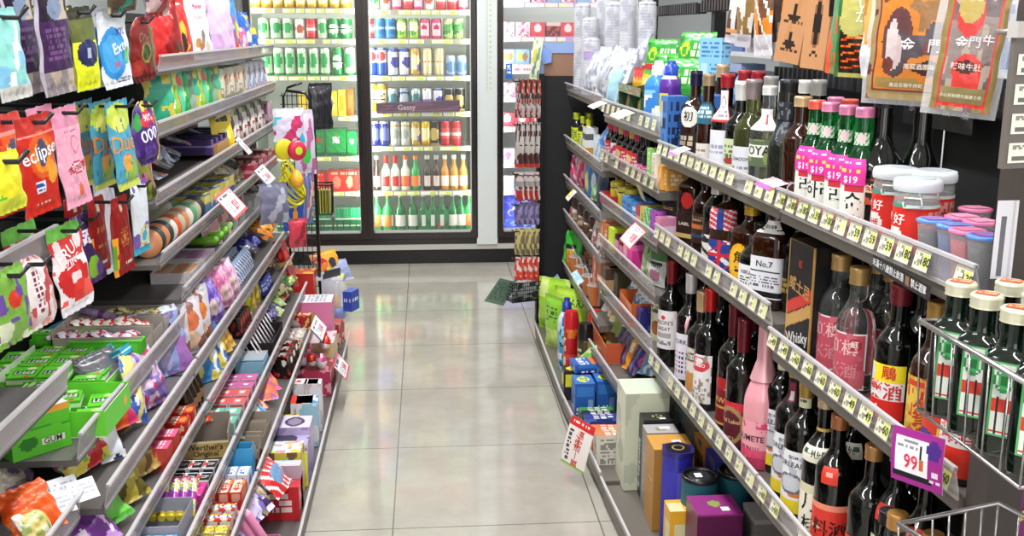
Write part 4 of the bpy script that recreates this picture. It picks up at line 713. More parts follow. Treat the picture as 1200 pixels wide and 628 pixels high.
# whisky carton
WB = ['17171a', ('z', 1, .22, 'c8342c', .35), ('z', 1, .12, 'c8a058', .35)]
def wb():
    b = MB(); w, d, h = .105, .1, .235; X, Y = w/2, d/2
    dg = lambda u, v: v*h-(u*w)*.55
    ops = ['17171a']
    for (y0, y1, c) in ((.36, .46, 'd03a30'), (.24, .345, 'c49a58')):
        for i in range(40): ops.append(('r', i/40, y0+i/40*.2, (i+1)/40, y1+i/40*.2, c))
    ops += [('r', 0, 0, .03, 1, 'b08848'), ('r', .97, 0, 1, 1, 'b08848')]
    s_ = boxspec(w, d, h, ops, top=['1c1a1a', ('r', 0, 0, 1, .04, 'b08848')], side=['17171a', ('r', 0, 0, .03, 1, 'b08848'), ('r', .97, 0, 1, 1, 'b08848')], cell=.0035, texts=[('f', '威士忌', .03, 'c49a58', .5, .62, -8), ('f', 'Whisky', .03, 'e8e4e0', .5, .2, 12), ('f', '紅', .016, 'd03a30', .5, .82)])
    return s_
X, Y = Rp(965, 340, .06); put(wb(), 'whisky_carton', 'box', 'black whisky carton with red and gold diagonal bands', (X, Y, Z3), RR+.1)
G4 = 'clear and herbal liquors on the middle shelf'
for a in [('baiju', 981, 380, .06, 'clear rice liquor bottle with pink label next to the whisky carton'), ('baiju', 1003, 390, .045, 'frontmost clear rice liquor bottle with pink label'), ('baiju', 1026, 370, .12, 'clear rice liquor bottle with gold cap behind the frontmost one'), ('baiju', 1043, 380, .115, 'clear rice liquor bottle half hidden behind the yellow-labelled herbal bottle'), ('eagle', 1052, 400, .045, 'dark herbal liquor bottle with yellow, white and red label'),
          ('darkred', 1081, 400, .12, 'dark bottle with deep red capsule in the back row of herbal liquors'), ('ginseng', 1095, 420, .045, 'amber ginseng liquor bottle with gold label'), ('peng', 1116, 440, .04, 'amber bottle with gold label and red-purple bird print'), ('deer', 1137, 470, .04, 'dark bottle with red and white label touching the grey post'), ('darkred', 1063, 370, .17, 'dark bottle with deep red capsule at the backboard'), ('darkred', 1110, 400, .12, 'dark bottle with deep red capsule behind the ginseng liquor')]:
    bot(a[0], a[1], a[2], a[3], Z3, a[4], G4)
# wines on the lower shelf
G5 = 'wines on the lower liquor shelf'
for a in [('wine_white', 778, 340, .065, 'pale olive white wine bottle with white capsule'), ('wine_jas', 787, 350, .045, 'dark wine bottle with crimson capsule and white label'), ('wine_cork', 809, 370, .05, 'dark wine bottle with white capsule and dotted label'), ('wine_rib', 822, 390, .04, 'dark wine bottle with beige cork-coloured top and pink ribbon'), ('wine_red', 832, 385, .045, 'dark wine bottle with bright red capsule'),
          ('wine_wh2', 847, 375, .13, 'dark wine bottle with white capsule in the back row'), ('wine_gold', 860, 410, .06, 'dark wine bottle with maroon capsule and red-gold label'), ('wine_heart', 871, 425, .04, 'dark wine bottle with maroon capsule and heart-topped label'), ('pink', 896, 430, .05, 'pink sparkling wine bottle'),
          ('wine_wh2', 826, 350, .16, 'back-row dark wine bottle with white capsule behind the red-capped wine'), ('wine_gold', 885, 395, .13, 'back-row dark wine bottle with maroon capsule beside the pink one'), ('wine_jas', 803, 350, .14, 'back-row wine bottle with crimson capsule behind the dotted label'),
          ('orl', 917, 465, .085, 'dark wine bottle with yellow-footed white label right behind the pink bottle'), ('orl_tag', 931, 480, .055, 'dark wine bottle with purple neck tag and yellow-footed white label'), ('orl', 944, 490, .03, 'frontmost dark wine bottle with gold capsule and yellow-footed white label'),
          ('moon', 965, 520, .025, 'rice wine bottle with large black characters on cream label'), ('redl', 980, 550, .02, 'cooking wine bottle with red label and red diamond tag'), ('half', 1022, 560, .05, 'dark bottle with gold cap and brown-grey label with red edge'), ('moon', 1002, 505, .11, 'rice wine bottle behind the red diamond tag bottle'), ('diam', 1052, 560, .075, 'dark bottle with red diamond sticker on its shoulder'),
          ('smallgold', 1052, 610, .03, 'small clear bottle with ribbed gold cap'), ('smallblack', 1040, 625, .02, 'small dark bottle with black cap beside the gold-capped one'), ('smallgold', 1096, 612, .055, 'small clear bottle with ribbed gold cap next to the post'), ('diam', 1085, 590, .08, 'dark bottle with cream oval neck label by the post'), ('half', 1075, 560, .14, 'back-row dark bottle with gold cap near the post')]:
    bot(a[0], a[1], a[2], a[3], Z4, a[4], G5, 'wine_bottle', rz=0 if 'orl' in a[0] or a[0] in ('moon', 'redl') else None)
rb = MB(); rb.tube([(-.018, -.045, .235), (-.012, -.052, .215), (-.016, -.05, .19), (-.01, -.052, .19), (-.004, -.05, .215), (-.01, -.042, .24)], .0022, 'e8b0b8')
X, Y = Rp(819, 380, .02); put(Spec(rb.mesh(PLAST)), 'hanging_ribbon', 'ribbon', 'pink ribbon hanging beside the cork-topped wine neck', (X+.02, Y, Z4), RR)
# --------------------------------------------------------------- boxed spirits and groceries on the base shelf
def rbox(Ya, Yb, Xf, z, zt, depth, front, label, name="spirit_box", **k):
    s_ = boxspec(abs(Ya-Yb)-.003, depth, zt-z, front, **k); return put(s_, name, 'box', label, (Xf+depth/2, (Ya+Yb)/2, z), RR)
BZ = .062
rbox(3.0, 2.86, .57, BZ, .365, .13, ['dfe0ca', ('n', 4, .62, 'c9cdb4', 4), ('e', .6, .35, .3, .12, 'b9c2a8'), ('e', .3, .7, .25, .1, 'c2c8ae')], 'tall cream gift box with a faint dragon pattern', top='d3dcc8', side=['c9ccb4', ('n', 5, .6, 'b4baa4', 3)], cell=.008)
rbox(2.855, 2.79, .61, BZ, .31, .09, ['1c1c20', ('r', .1, .1, .4, .7, 'd8d8dc'), ('w', .12, .12, .38, .66, 12, '6a6a70')], 'black spirit box with round seal next to the cream box', top=['17171b', ('o', .5, .5, .16, .16, 'a8a468'), ('r', .7, .55, .9, .75, 'ecece8')], cell=.006)
rbox(2.785, 2.715, .605, BZ, .30, .09, ['8f8a88', ('r', .2, .1, .8, .8, '9c9896'), ('w', .25, .15, .7, .7, 10, 'b8b4b0')], 'silver grey spirit box between the black and gold ones', top=['b3adb0', ('e', .55, .5, .2, .2, '8c8a68'), ('r', .3, .5, .55, .8, 'f0f0ec')], cell=.006)
rbox(2.71, 2.60, .60, BZ, .299, .11, ['c08a3c', ('h', .5, .51, 'e0c890'), ('h', .64, .65, 'e0c890'), ('r', .3, .52, .8, .63, 'a87830'), ('w', .35, .54, .75, .6, 2, 'd8b070')], 'gold spirit box with thin cream lines and a white sticker', top=['d39a48', ('r', .4, .55, .62, .75, 'f4f2ee')], side=['ab7c36', ('h', .5, .51, 'e0c890'), ('h', .64, .65, 'e0c890')], cell=.006)
def hexbox():
    b = MB(); b.lathe([(.045, 0), (.045, .26)], '2c2a9c', 0, 6, ops=None); b.lathe([(.047, .26), (.047, .272)], '2a2470', 0, 6); b.lathe([(.036, .272), (.036, .2735)], '1c1a24', 0, 6); g = MB(); g.lathe([(.017, .2735), (.017, .2745)], 'c8b060', 0, 16); g.lathe([(.013, .2745), (.012, .2752)], '1c1a24', 0, 16)
    f = MB(); f.lathe([(.0455, .06), (.0455, .22)], '4a4cc0', 0, 6, cap=False, ops=['3a38ac', ('w', .1, .1, .9, .9, 9, '5a58c8')]); return Spec(b.mesh(FILM), [('gold_seal', g.mesh(CAPM)), ('printed_panel', f.mesh(LABEL))])
put(hexbox(), 'whisky_tin', 'box', 'royal blue hexagonal whisky box with gold seal on its lid', (.645, 2.525, BZ), .3)
def tube_(): 
    b = MB(); b.lathe([(.046, 0), (.046, .24)], '1c5560', 0, 28); t = MB(); t.lathe([(.047, .238), (.048, .246), (.044, .25), (.039, .246), (.0385, .242)], '17171a', 0, 28); t.lathe([(.03, .243), (.026, .246)], '2c2c30', 0, 20); s_ = MB(); s_.box(-.012, -.014, .2462, .012, .004, .247, 'e8e8ea'); return Spec(b.mesh(mat('teal_tube', '205a66', .45)), [('tube_lid', t.mesh(PLAST)), ('price_sticker', s_.mesh(PAPER))])
TB = tube_()
put(TB, 'whisky_tube', 'tube', 'dark teal whisky tube standing in front of its twin', (.675, 2.41, BZ), RR); put(TB, 'whisky_tube', 'tube', 'dark teal whisky tube at the rear, half under the wine shelf', (.775, 2.43, BZ), RR)
rbox(2.345, 2.235, .625, BZ, .285, .11, ['5c1c48', ('r', 0, .97, 1, 1, '8c3070'), ('r', .0, .0, .25, .55, '7a6c78')], 'shiny purple spirit box with round gold-green seal', top=['8c2c78', ('e', .45, .5, .16, .14, '8c9c50'), ('r', .6, .6, .82, .78, 'ececec')], cell=.005)
rbox(2.43, 2.36, .59, BZ, .235, .05, ['e2a830', ('r', .3, 0, 1, .8, 'd8d0a0')], 'small yellow box in front of the purple box', cell=.006)
rbox(2.32, 2.22, .76, BZ, .275, .07, ['77716f', ('h', .95, 1, '9c9896')], 'grey brown spirit box behind the purple box', top='8a8684', cell=.006)
for i, (ya, c, d_) in enumerate([(2.84, '6d6a5c', 'olive grey'), (2.72, 'b9803c', 'amber'), (2.6, '3a3a8c', 'navy blue'), (2.95, '4c7c84', 'teal')]):
    rbox(ya, ya-.1, .74, BZ, .30, .1, [c, ('n', 6, .6, '5a564c', i)], '%s spirit box in the back row under the wine shelf' % d_, top=[c, ('r', .6, .5, .8, .7, 'e8e8e4')], cell=.008)
for i, y in enumerate((2.12, 2.0, 1.88)):
    rbox(y, y-.1, .62, BZ, .26, .1, [['2c3c34', '6c2430', 'c8b078'][i], ('w', .2, .2, .8, .8, 6, 'b8a888')], '%s boxed liquor on the base shelf close to the camera' % ['dark green', 'maroon', 'sand coloured'][i], cell=.008)
# blue bulb boxes, small packs (base shelf of the second bay)
BB = ['2c62b8', ('r', .06, .05, .94, .3, '1c4490'), ('w', .1, .08, .6, .28, 4, 'e8ecf4'), ('r', .65, .08, .9, .5, '88a8d8'), ('r', .1, .6, .9, .9, '3a7cd0')]
put(boxspec(.1, .07, .125, BB, side=BB, top=['3a78c8', ('e', .5, .5, .3, .3, 'e0e43c')], texts=[('t', '27', .035, '2c4ca0', .5, .5)]), 'light_bulb_box', 'box', 'blue light bulb box at the aisle edge of the base shelf', (.545, 3.52, BZ), RR)
put(boxspec(.1, .07, .125, BB, side=BB, top=['3a78c8', ('e', .5, .5, .3, .3, 'e0e43c')], texts=[('t', '27', .035, '2c4ca0', .5, .5)]), 'light_bulb_box', 'box', 'blue light bulb box behind the one at the aisle edge', (.625, 3.54, BZ), RR)
put(boxspec(.09, .13, .03, BB, top=['2c62b8', ('r', .1, .5, .9, .7, 'e87830'), ('w', .1, .1, .9, .4, 4, 'dfe6f0')]), 'light_bulb_box', 'box', 'blue bulb box lying on top of the two upright ones', (.585, 3.63, BZ+.128), RR+.1)
put(boxspec(.07, .08, .12, ['1c1c20', ('e', .5, .7, .35, .2, 'd8d830')], top=['1c1c20', ('e', .5, .5, .35, .35, 'e0dc30')], side=['24242a', ('r', .1, .5, .5, .9, 'e0dc30')], texts=[('t', '9', .04, '1c1c20', .5, .5)]), 'black_pack', 'box', 'black box with yellow disc behind the spray cans', (.53, 3.66, BZ), RR)
put(pouch(.1, .13, .03, ['6cb83c', ('n', 5, .5, 'd0e8a0', 2), ('n', 8, .7, '2c6c2c', 3)], hang=False, seed=9), 'green_pouch', 'bag', 'light green pouch lying over the black and yellow box', (.545, 3.72, BZ+.12), (math.radians(-50), 0, RR))
for i, (y, c, t, nm) in enumerate([(3.40, ['2c7c3c', ('h', .3, .6, 'c83030')], '3c8c3c', 'green and red'), (3.34, ['26262a', ('h', .4, .6, 'c8c8cc')], '1c1c20', 'black'), (3.28, ['23307c', ('n', 5, .6, '5a7cd0', 3)], '2c3c8c', 'navy'), (3.22, ['6c84a0', ('h', .6, .9, '8aa0b8')], '7c90a8', 'steel blue'), (3.13, ['e8e4dc', ('n', 5, .6, 'e07840', 4)], 'e8743c', 'orange and white'), (3.06, ['d8d4c8', ('w', .1, .1, .9, .9, 8, '8c8880')], 'd0885c', 'white and tan')]):
    put(boxspec(.052, .12, .055+.01*(i % 3)+.03*(i > 3), c, top=[t, ('w', .1, .2, .9, .8, 3, 'e8e8e0')]), 'small_carton', 'box', 'small %s carton on the base shelf between bulbs and gift box' % nm, (.575, y, BZ), RR+random.uniform(-.06, .06))
# cleaners on the base shelf of the far bay
def spray(c, capc, ops, H=.235, R=.0275):
    b = MB(); b.lathe([(R*.94, 0), (R, .004)]+[(R, .004+(H*.76-.004)*k/20) for k in range(1, 21)]+[(R*.8, H*.8)], c, 0, 24, ops=ops, cap=False); k = MB(); k.lathe([(R*.98, H*.76), (R*1.0, H*.8), (R*.96, H*.94), (R*.8, H)], capc, 0, 24); return Spec(b.mesh(GLOSS), [('spray_cap', k.mesh(PLAST))])
put(spray('c42028', 'c82028', ['c42028', ('h', .42, .52, 'd84840'), ('e', .5, .4, .12, .1, 'f0c8a0'), ('n', 6, .66, 'e8782c', 3), ('w', .38, .55, .62, .9, 5, 'f4d8c0')]), 'spray_can', 'spray can', 'red insecticide spray can next to the black-capped one', (.545, 3.84, BZ), RR, None, (1.05, 1.05, 1.24))
put(spray('a08038', '111113', ['9c8038', ('h', .0, .2, '3a3018'), ('n', 7, .6, '4c4020', 3), ('w', .35, .3, .65, .8, 6, 'e0d4a0')]), 'spray_can', 'spray can', 'gold spray can with black cap', (.585, 3.74, BZ), RR, None, (1.1, 1.1, 1.15))
put(spray('c42028', 'c82028', ['b82430', ('w', .35, .3, .65, .8, 6, 'e8c8c0')], .24), 'spray_can', 'spray can', 'red-topped spray can half hidden behind the black cap', (.645, 3.9, BZ), RR, None, (1, 1, 1.15))
def deter(c, capc, H, R, ops):
    b = MB(); b.lathe([(R*.9, 0), (R, .01)]+[(R, .01+(H*.6)*k/16) for k in range(1, 17)]+[(R*.85, H*.74), (R*.4, H*.82)], c, 0, 24, p=lambda z: 3.2 if z < H*.7 else 2, ops=ops, cap=False); k = MB(); k.lathe([(R*.55, H*.76), (R*.6, H*.8), (R*.55, H*.93), (R*.38, H*.94), (R*.34, H)], capc, 0, 20); return Spec(b.mesh(PLAST), [('bottle_cap', k.mesh(PLAST))])
put(deter('dfe4ee', '2a3c9c', .27, .034, ['dfe4ee', ('e', .5, .4, .2, .2, '7a9cd0')]), 'detergent_bottle', 'bottle', 'white detergent bottle with tall navy cap', (.565, 4.12, BZ), RR+.3)
put(deter('5cb4d0', '2c64b8', .24, .028, ['7cc8dc', ('h', .2, .6, '3a9cc0'), ('z', 5, .3, '1c3c6c', .7), ('e', .5, .35, .16, .1, 'e8e8f0')]), 'detergent_bottle', 'bottle', 'aqua cleaner bottle with blue cap in front of the white one', (.545, 3.99, BZ), RR)
put(pouch(.2, .243, .06, ['b8e048', ('e', .3, .68, .12, .1, '1c4c8c'), ('e', .3, .68, .07, .06, 'e8f0f4'), ('r', .5, .66, .95, .82, 'c8ec58'), ('n', 4, .75, '7cc030', 3), ('r', .0, .0, .2, .4, 'd8f08c')], hang=False, seed=3, texts=[('ZARA', .045, '1c6c3c', .68, .76), ], cell=.008), 'detergent_pouch', 'bag', 'large lime green detergent pouch standing beside the detergent bottle', (.62, 4.38, BZ), (0, 0, RR+.75))
put(pouch(.17, .25, .06, ['a4d838', ('n', 4, .7, 'd8f08c', 5)], hang=False, seed=5, cell=.008), 'detergent_pouch', 'bag', 'lime green detergent pouch pressed against the black end panel', (.57, 4.56, BZ), (0, 0, RR+.9))
put(pouch(.14, .24, .05, ['8ccc30', ('h', .0, .4, 'c8e870'), ('w', .2, .5, .8, .8, 4, '2c6c2c')], hang=False, seed=6, cell=.008), 'detergent_pouch', 'bag', 'narrow green detergent pouch at the aisle edge of the base shelf', (.535, 4.28, BZ), (0, 0, RR+.5))
put(can(.042, .13, ['e0c020', ('e', .5, .5, .12, .2, 'f0e8a0'), ('h', .7, .85, 'e88420')], 24), 'yellow_tub', 'tub', 'yellow tub with black lid under the noodle cups', (.70, 3.82, .062))
put(can(.046, .05, ['1a1a1c'], 24), 'black_bowl_lid', 'lid', 'black round lid resting on the yellow tub', (.70, 3.82, .193))
# --------------------------------------------------------------- price cards, flyers and clips
def leaflet(w, h, ops, texts=()): return card(w, h, ops, texts, curl=.12)
FLY = ['f2ebe6', ('r', 0, .82, 1, 1, 'd83030'), ('w', .1, .86, .9, .96, 1, 'f8e0d8'), ('w', .08, .08, .25, .75, 8, '4a4a50'), ('r', 0, 0, 1, .05, '8cc050')]
def onlip(px, py, zdeck, w, h, ops, label, txt=(), tilt=25, roll=0, side=1, X=None, rz=0):
    if side > 0: x, y = (X, un(px, py, 'x', X)[1]) if X else Rp(px, py, -.02)
    else: x, y = X, un(px, py, 'x', X)[1]
    z = un(px, py, 'x', x)[2]+h/2*math.cos(math.radians(tilt))
    s_ = leaflet(w, h, ops, txt); put(s_, 'price_card', 'price card', label, (x, y, z), (-math.radians(tilt), math.radians(roll), (RR if side > 0 else RL)+rz))
onlip(684, 522, 0, .095, .16, FLY, 'white and red price flyer hanging from the base shelf rail', [('特價', .03, 'd02c2c', .55, .62, 90), ('買一送一', .026, 'd02c2c', .55, .35, 90)], 12, X=.472, rz=.75, roll=12)
PK = ['f4f2f4', ('r', 0, 0, 1, .06, 'd83c44'), ('r', 0, .94, 1, 1, 'd83c44'), ('r', 0, 0, .05, 1, 'd83c44'), ('r', .95, 0, 1, 1, 'd83c44'), ('w', .1, .7, .9, .88, 2, '8c90a0'), ('w', .1, .1, .45, .6, 4, 'b0b8c8')]
onlip(751, 275, 0, .16, .07, PK, 'red-bordered white price card on the third snack shelf lip', [('特賣', .03, 'd83c5c', .68, .4)], 50, X=.612)
onlip(674, 228, 0, .09, .05, ['f0f0f2', ('r', 0, 0, .3, 1, 'e8d848'), ('w', .3, .2, .9, .8, 3, 'c87884')], 'small white price card at the far bay third shelf', (), 50, X=.60)
onlip(708, 122, 0, .13, .05, ['f0e0e0', ('w', .1, .2, .9, .8, 3, 'd08888')], 'pale pink price card lying on the top lip', (), 75, X=.6)
onlip(738, 133, 0, .15, .05, ['f2e8e4', ('w', .1, .2, .9, .8, 3, 'd89898'), ('r', 0, 0, 1, .1, 'd8b8a0')], 'folded cream price card on the top lip next to the tonics', (), 75, X=.6)
onlip(655, 330, 0, .2, .06, ['a8d0e0', ('r', .0, .0, .18, 1, 'e87c98'), ('n', 6, .6, 'f0e4d0', 4)], 'light blue promotional strip on the noodle cup shelf', (), 45, X=.6)
onlip(680, 325, 0, .2, .03, ['9cc8dc', ('n', 6, .6, 'd8e8e4', 4)], 'thin blue paper strip hooked below the noodle cups', (), 60, X=.6)
onlip(806, 176, 0, .07, .045, ['e8e4f0', ('r', 0, 0, 1, .2, 'a83c9c'), ('w', .1, .4, .9, .9, 2, 'c87cb8')], 'small violet and white card on the top liquor lip near the blue box', (), 75, X=.64)
onlip(915, 214, 0, .09, .04, ['ece8f4', ('r', 0, 0, 1, .3, '9c4cb0'), ('n', 6, .7, 'c84c5c', 3)], 'violet and white card at the joint of the two liquor lips', (), 78, X=.66)
MG = ['a02c8c', ('r', .08, .2, .72, .85, 'f2eef4'), ('w', .12, .6, .5, .8, 2, '8c8c94'), ('r', .04, .12, .78, .22, '1c1c20'), ('e', .82, .72, .14, .18, '4c2c88'), ('r', .56, .3, .62, .5, 'c86a2c'), ('r', .575, .5, .605, .75, '1c1c1c'), ('w', .75, .1, .97, .35, 2, 'f0d8f0')]
onlip(1074, 536, 0, .1, .078, MG, 'magenta promotion card with bottle picture and 99 price', [('99', .028, 'e0304c', .4, .4)], 12, X=.69, roll=-8, rz=.3)
put(card(.07, .05, ['d8cc9c', ('n', 5, .6, 'c0b480', 3)]), 'cream_card', 'card', 'blank tag on the bare lip beside the tonics', (.615, 3.0, .96), (.4, 0, RR))
# ================================================================ liquor side: cups, tonics, snacks
def rput(sp, name, cat, label, px, py, d, z, rz=0, grp=None, lean=0, scale=1):
    d = max(d, sp.d/2*(1 if sp.d < .05 else .75)+.006); X, Y = Rp(px, py, d); z += sp.d/2*math.sin(abs(lean)); return put(sp, name, cat, label, (X, Y, z), (-lean, 0, RR+rz), grp, scale)
def cupstack(H, R, bands=()):
    b = MB(); n = int(H/.011); pr = []
    for i in range(n): z = i*H/n; pr += [(R*.97, z), (R*1.03, z+.003), (R*.99, z+.006)]
    b.lathe(pr+[(R*.95, H)], 'e6e6ea', 0, 18, ops=['c9cbd3', ('n', 9, .55, 'a4a7b6', 2)]+[('h', a, c, k) for a, c, k in bands]); g = MB()
    rs = np.random.RandomState(3)
    g.lathe([(R*1.1+.002*rs.rand(), H*i/16) for i in range(16)]+[(R*.6, H*1.02)], 'eeeef2', 0, 14); return Spec(b.mesh(PAPER), [('plastic_sleeve', g.mesh(mat('sleeve_film', 'f2f2f6', .25, 0, 0, .25, .3)))], h=H)
CS = [cupstack(.36, .034), cupstack(.3, .034, [(.55, .68, 'e6b0c0')]), cupstack(.22, .034, [(.62, .78, 'a078c8')]), cupstack(.4, .032)]
for i, (k, y, d, t) in enumerate([(0, 4.58, .05, 'plain wrapped stack at the panel'), (3, 4.5, .13, 'tallest stack at the back'), (1, 4.42, .06, 'stack with pale pink band'), (2, 4.28, .045, 'stack with lilac band'), (0, 4.33, .14, 'plain stack behind the lilac band'), (3, 4.18, .17, 'tall stack beside the utensil bags'), (0, 4.1, .23, 'rear stack beside the dark upright'), (1, 4.24, .25, 'rear stack with pale pink band')]):
    put(CS[k], 'paper_cup_stack', 'cups', 'sleeve of white paper cups, %s' % t, (fx(y)+d, y, 1.147), 0, 'sleeves of white cups')
WP = ['c8cbd2', ('n', 7, .55, 'a9adba', 2), ('n', 11, .66, 'dcdde4', 3), ('n', 13, .74, '8c94a4', 5)]
wps = [pouch(.14, .2, .07, WP, hang=False, seed=s, cell=.008) for s in (1, 2, 3)]
for i, (y, d, z, t) in enumerate([(4.2, .03, 1.147, 'leaning at the shelf front'), (4.05, .05, 1.147, 'in the middle of the top shelf'), (3.93, .08, 1.147, 'slumped towards the green display'), (3.86, .17, 1.147, 'behind the slumped one'), (4.0, .17, 1.2, 'lying highest of the utensil bags')]):
    put(wps[i % 3], 'utensil_bag', 'bag', 'white plastic bag of utensils, %s' % t, (fx(y)+d, y, z), (-.35, .3*(i % 2), RR+.5-.2*i), 'white utensil bags')
put(pouch(.07, .13, .03, ['a8d4e8', ('n', 5, .6, 'd0e8f0', 3)], hang=False, seed=8), 'blue_pouch', 'bag', 'pale blue translucent pouch beside the white utensil bags', (fx(3.78)+.03, 3.76, 1.147), (-.2, .2, RR+.4))
# far bay rows
ED = [bottle(.135, .0225, .012, .09, .105, artmat('bottle_print', .2, .4), ('b8c430', .028), [(.006, .088, 170, ['ccd62c', ('h', .8, 1, '1c1c1c'), ('w', .3, .2, .7, .7, 5, '3a5a20'), ('h', .1, .16, '2c6c2c')])], n=16)]
for i in range(8): rput(ED[0], 'energy_drink_bottle', 'bottle', 'small yellow-green tonic bottle, %s from the end panel, %s row' % (nth(i//2), ['front', 'rear'][i % 2]), 670+(i//2)*7, 140+(i//2)*1.5, .035+.05*(i % 2), .912, 0, 'yellow-green tonic bottles')
for i, (px, py, c, w, h, t) in enumerate([(692, 150, ['e4e4e6', ('h', .55, .75, '5c5c60'), ('h', 0, .3, 'c89030')], .08, .11, 'white and grey carton'), (688, 168, ['d8d4a4', ('n', 5, .5, '8cac4c', 2)], .05, .06, 'pale tub'), (698, 172, ['2ca850', ('r', .2, .2, .8, .8, 'e8f4e8')], .035, .06, 'green and white box'), (706, 178, ['d0dce4', ('n', 5, .6, '9ab8c8', 2)], .06, .09, 'pale blue bag')]):
    rput(boxspec(w, .05, h, c), 'small_carton', 'box', '%s on the far bay second shelf' % t, px, py, .03+.01*i, .912, .1*i)
put(pouch(.15, .11, .05, ['2c5ca8', ('n', 6, .5, '4c84c8', 3), ('n', 9, .7, '9cc0e0', 4)], hang=False, seed=12), 'blue_bag', 'bag', 'crumpled blue bag poking out under the top lip', (fx(3.8)+.02, 3.79, .985), (-.6, .1, RR+.2))
for i, (px, c, t, w, h) in enumerate([(668, ['e85a8c', ('n', 5, .5, 'f4e0ea', 1), ('p', 6, .1, 'c02c5c', 3)], 'pink and white', .1, .12), (680, ['f0b8c8', ('n', 5, .5, 'd83c6c', 2)], 'rosy', .08, .13), (689, ['4a88c4', ('e', .5, .4, .2, .3, 'd8c878')], 'sky blue', .07, .15), (697, ['3a78b8', ('e', .5, .5, .3, .2, 'e4e8f0')], 'blue', .07, .15), (705, ['2c3c58', ('n', 5, .6, '6a8ca8', 3)], 'dark navy', .08, .14)]):
    rput(pouch(w, h, .035, c, hang=False, seed=20+i, cell=.007), 'tissue_pouch', 'bag', '%s pouch standing on the third shelf of the far bay' % t, px, 212, .03+.01*(i % 2), .735, .35, None, .1)
rput(pouch(.11, .08, .05, ['8cc468', ('n', 5, .5, 'c4e0b0', 3)], hang=False, seed=31), 'green_bag', 'bag', 'light green bag lying in front of the dark navy pouch', 697, 230, .03, .735, .2, None, .5)
for i, (px, c, t) in enumerate([(672, 'c0507c', 'rose'), (677, 'a89068', 'sand'), (684, '8c5c40', 'brown'), (691, '6c4a38', 'dark brown'), (698, '5c4438', 'umber')]):
    rput(can(.03, .05, [c, ('n', 5, .6, 'd8c0a0', i)], 18), 'snack_tin', 'tin', '%s round snack tin on the fourth shelf of the far bay' % t, px, 262+i*4, .04, .577, 0)
    rput(can(.03, .05, ['5a4438', ('h', .8, 1, '3a2c28')], 18), 'snack_tin', 'tin', 'dark tin stacked on the %s snack tin of the far bay' % t, px, 252+i*4, .045, .628, 0)
for i in range(3): rput(pouch(.05, .1, .02, ['c8c4c0', ('n', 6, .55, '7a706c', i), ('n', 8, .7, 'c84c4c', i)], hang=False, seed=40+i), 'snack_sachet', 'packet', 'silver snack packet, %s from the end panel, leaning beside the tins' % nth(i), 697+i*5, 285+i*4, .02, .577, .5, 'silver snack packets', .2)
rput(pouch(.12, .15, .05, ['3cbc3c', ('n', 4, .6, '70e060', 3)], hang=False, seed=17), 'green_bag', 'bag', 'bright green bag bulging out beside the black end panel', 656, 295, .0, .36, .6, None, .1)
nj = Spec(None, [('jar_body', MB().lathe([(.03, 0), (.033, .005), (.033, .09), (.028, .1)], 'd8c480', 0, 20, ops=['d4c47c', ('r', .35, .1, .65, .85, 'e09020'), ('w', .38, .2, .62, .7, 4, '2c1c10')]).mesh(GLOSS)), ('jar_lid', MB().lathe([(.033, .098), (.034, .1), (.034, .113), (.031, .115)], '1c1a18', 0, 20).mesh(PLAST))])
for i, (px, py, d) in enumerate([(665, 300, .03), (673, 304, .035), (684, 310, .12), (668, 290, .11)]): rput(nj, 'sauce_jar', 'jar', 'sauce jar with black lid and orange label, %s from the end panel' % ['first', 'second', 'fourth', 'third'][i], px, py, d, .342, .5, 'black-lidded sauce jars')
nc = MB(); nc.lathe([(.025, 0), (.036, .08)], '1c1c1e', 0, 20, ops=['d8d0c8', ('s', 9, .3, 'a8a098'), ('n', 6, .6, 'c8743c', 2)]); nl = MB(); nl.tube([(-.02, -.02, .08), (-.015, -.025, .11), (0, -.022, .125), (.015, -.02, .11), (.018, -.012, .085)], .003, 'e8e4e0'); nl.tube([(-.01, .0, .082), (-.005, .0, .11), (.01, .0, .118), (.018, .0, .09)], .0025, 'dcd8d4')
ncs = Spec(nc.mesh(FILM), [('wrapper_loop', nl.mesh(CLEAR)), ('cup_lid', MB().lathe([(.037, .08), (.037, .084), (.03, .086)], 'c8c4c0', 0, 20).mesh(CLEAR))])
for i in range(8): rput(ncs, 'noodle_cup', 'cup', 'clear-wrapped noodle cup, %s from the end panel, %s rank' % (nth(i//2), ['front', 'rear'][i % 2]), 676+(i//2)*7.5, 318+(i//2)*7, .03+.075*(i % 2), .342, .3, 'wrapped noodle cups')
# second bay: green display stand with tea packs and pouches
g = MB()
for (x0, x1, z0, z1) in ((-.19, .19, 0, .004), (-.19, .19, .085, .105)): g.box(x0, -.1, z0, x1, -.096, z1 if z0 else .03, '3c5c40')
g.box(-.19, -.1, 0, .19, .1, .003, '1c3424'); g.box(-.19, .097, 0, .19, .1, .15, '1c3824'); g.box(-.19, -.1, .082, .19, .1, .085, '24442c')
for x in (-.19, .0, .187): g.add([(x, -.1, 0), (x, .1, 0), (x, .1, .15), (x, -.1, .1), (x+.003, -.1, 0), (x+.003, .1, 0), (x+.003, .1, .15), (x+.003, -.1, .1)], [(0, 1, 2, 3), (7, 6, 5, 4), (3, 2, 6, 7), (0, 3, 7, 4), (0, 4, 5, 1)], '2c5034')
gf = MB(); gf.grid(lambda u, v: (u*.38-.19, 0*u-.1015, .083+v*.028), 50, 5, ['6c8c6c', ('n', 12, .6, '9aa890', 3), ('n', 9, .75, 'c84c3c', 4)])
X, Y = fx(3.4)+.13, 3.45
put(Spec(g.mesh(PAPER), [('display_header', gf.mesh(PAPER))]), 'display_stand', 'display stand', 'two-tier dark green cardboard display with tea packs inside', (X, Y, 1.113), RR)
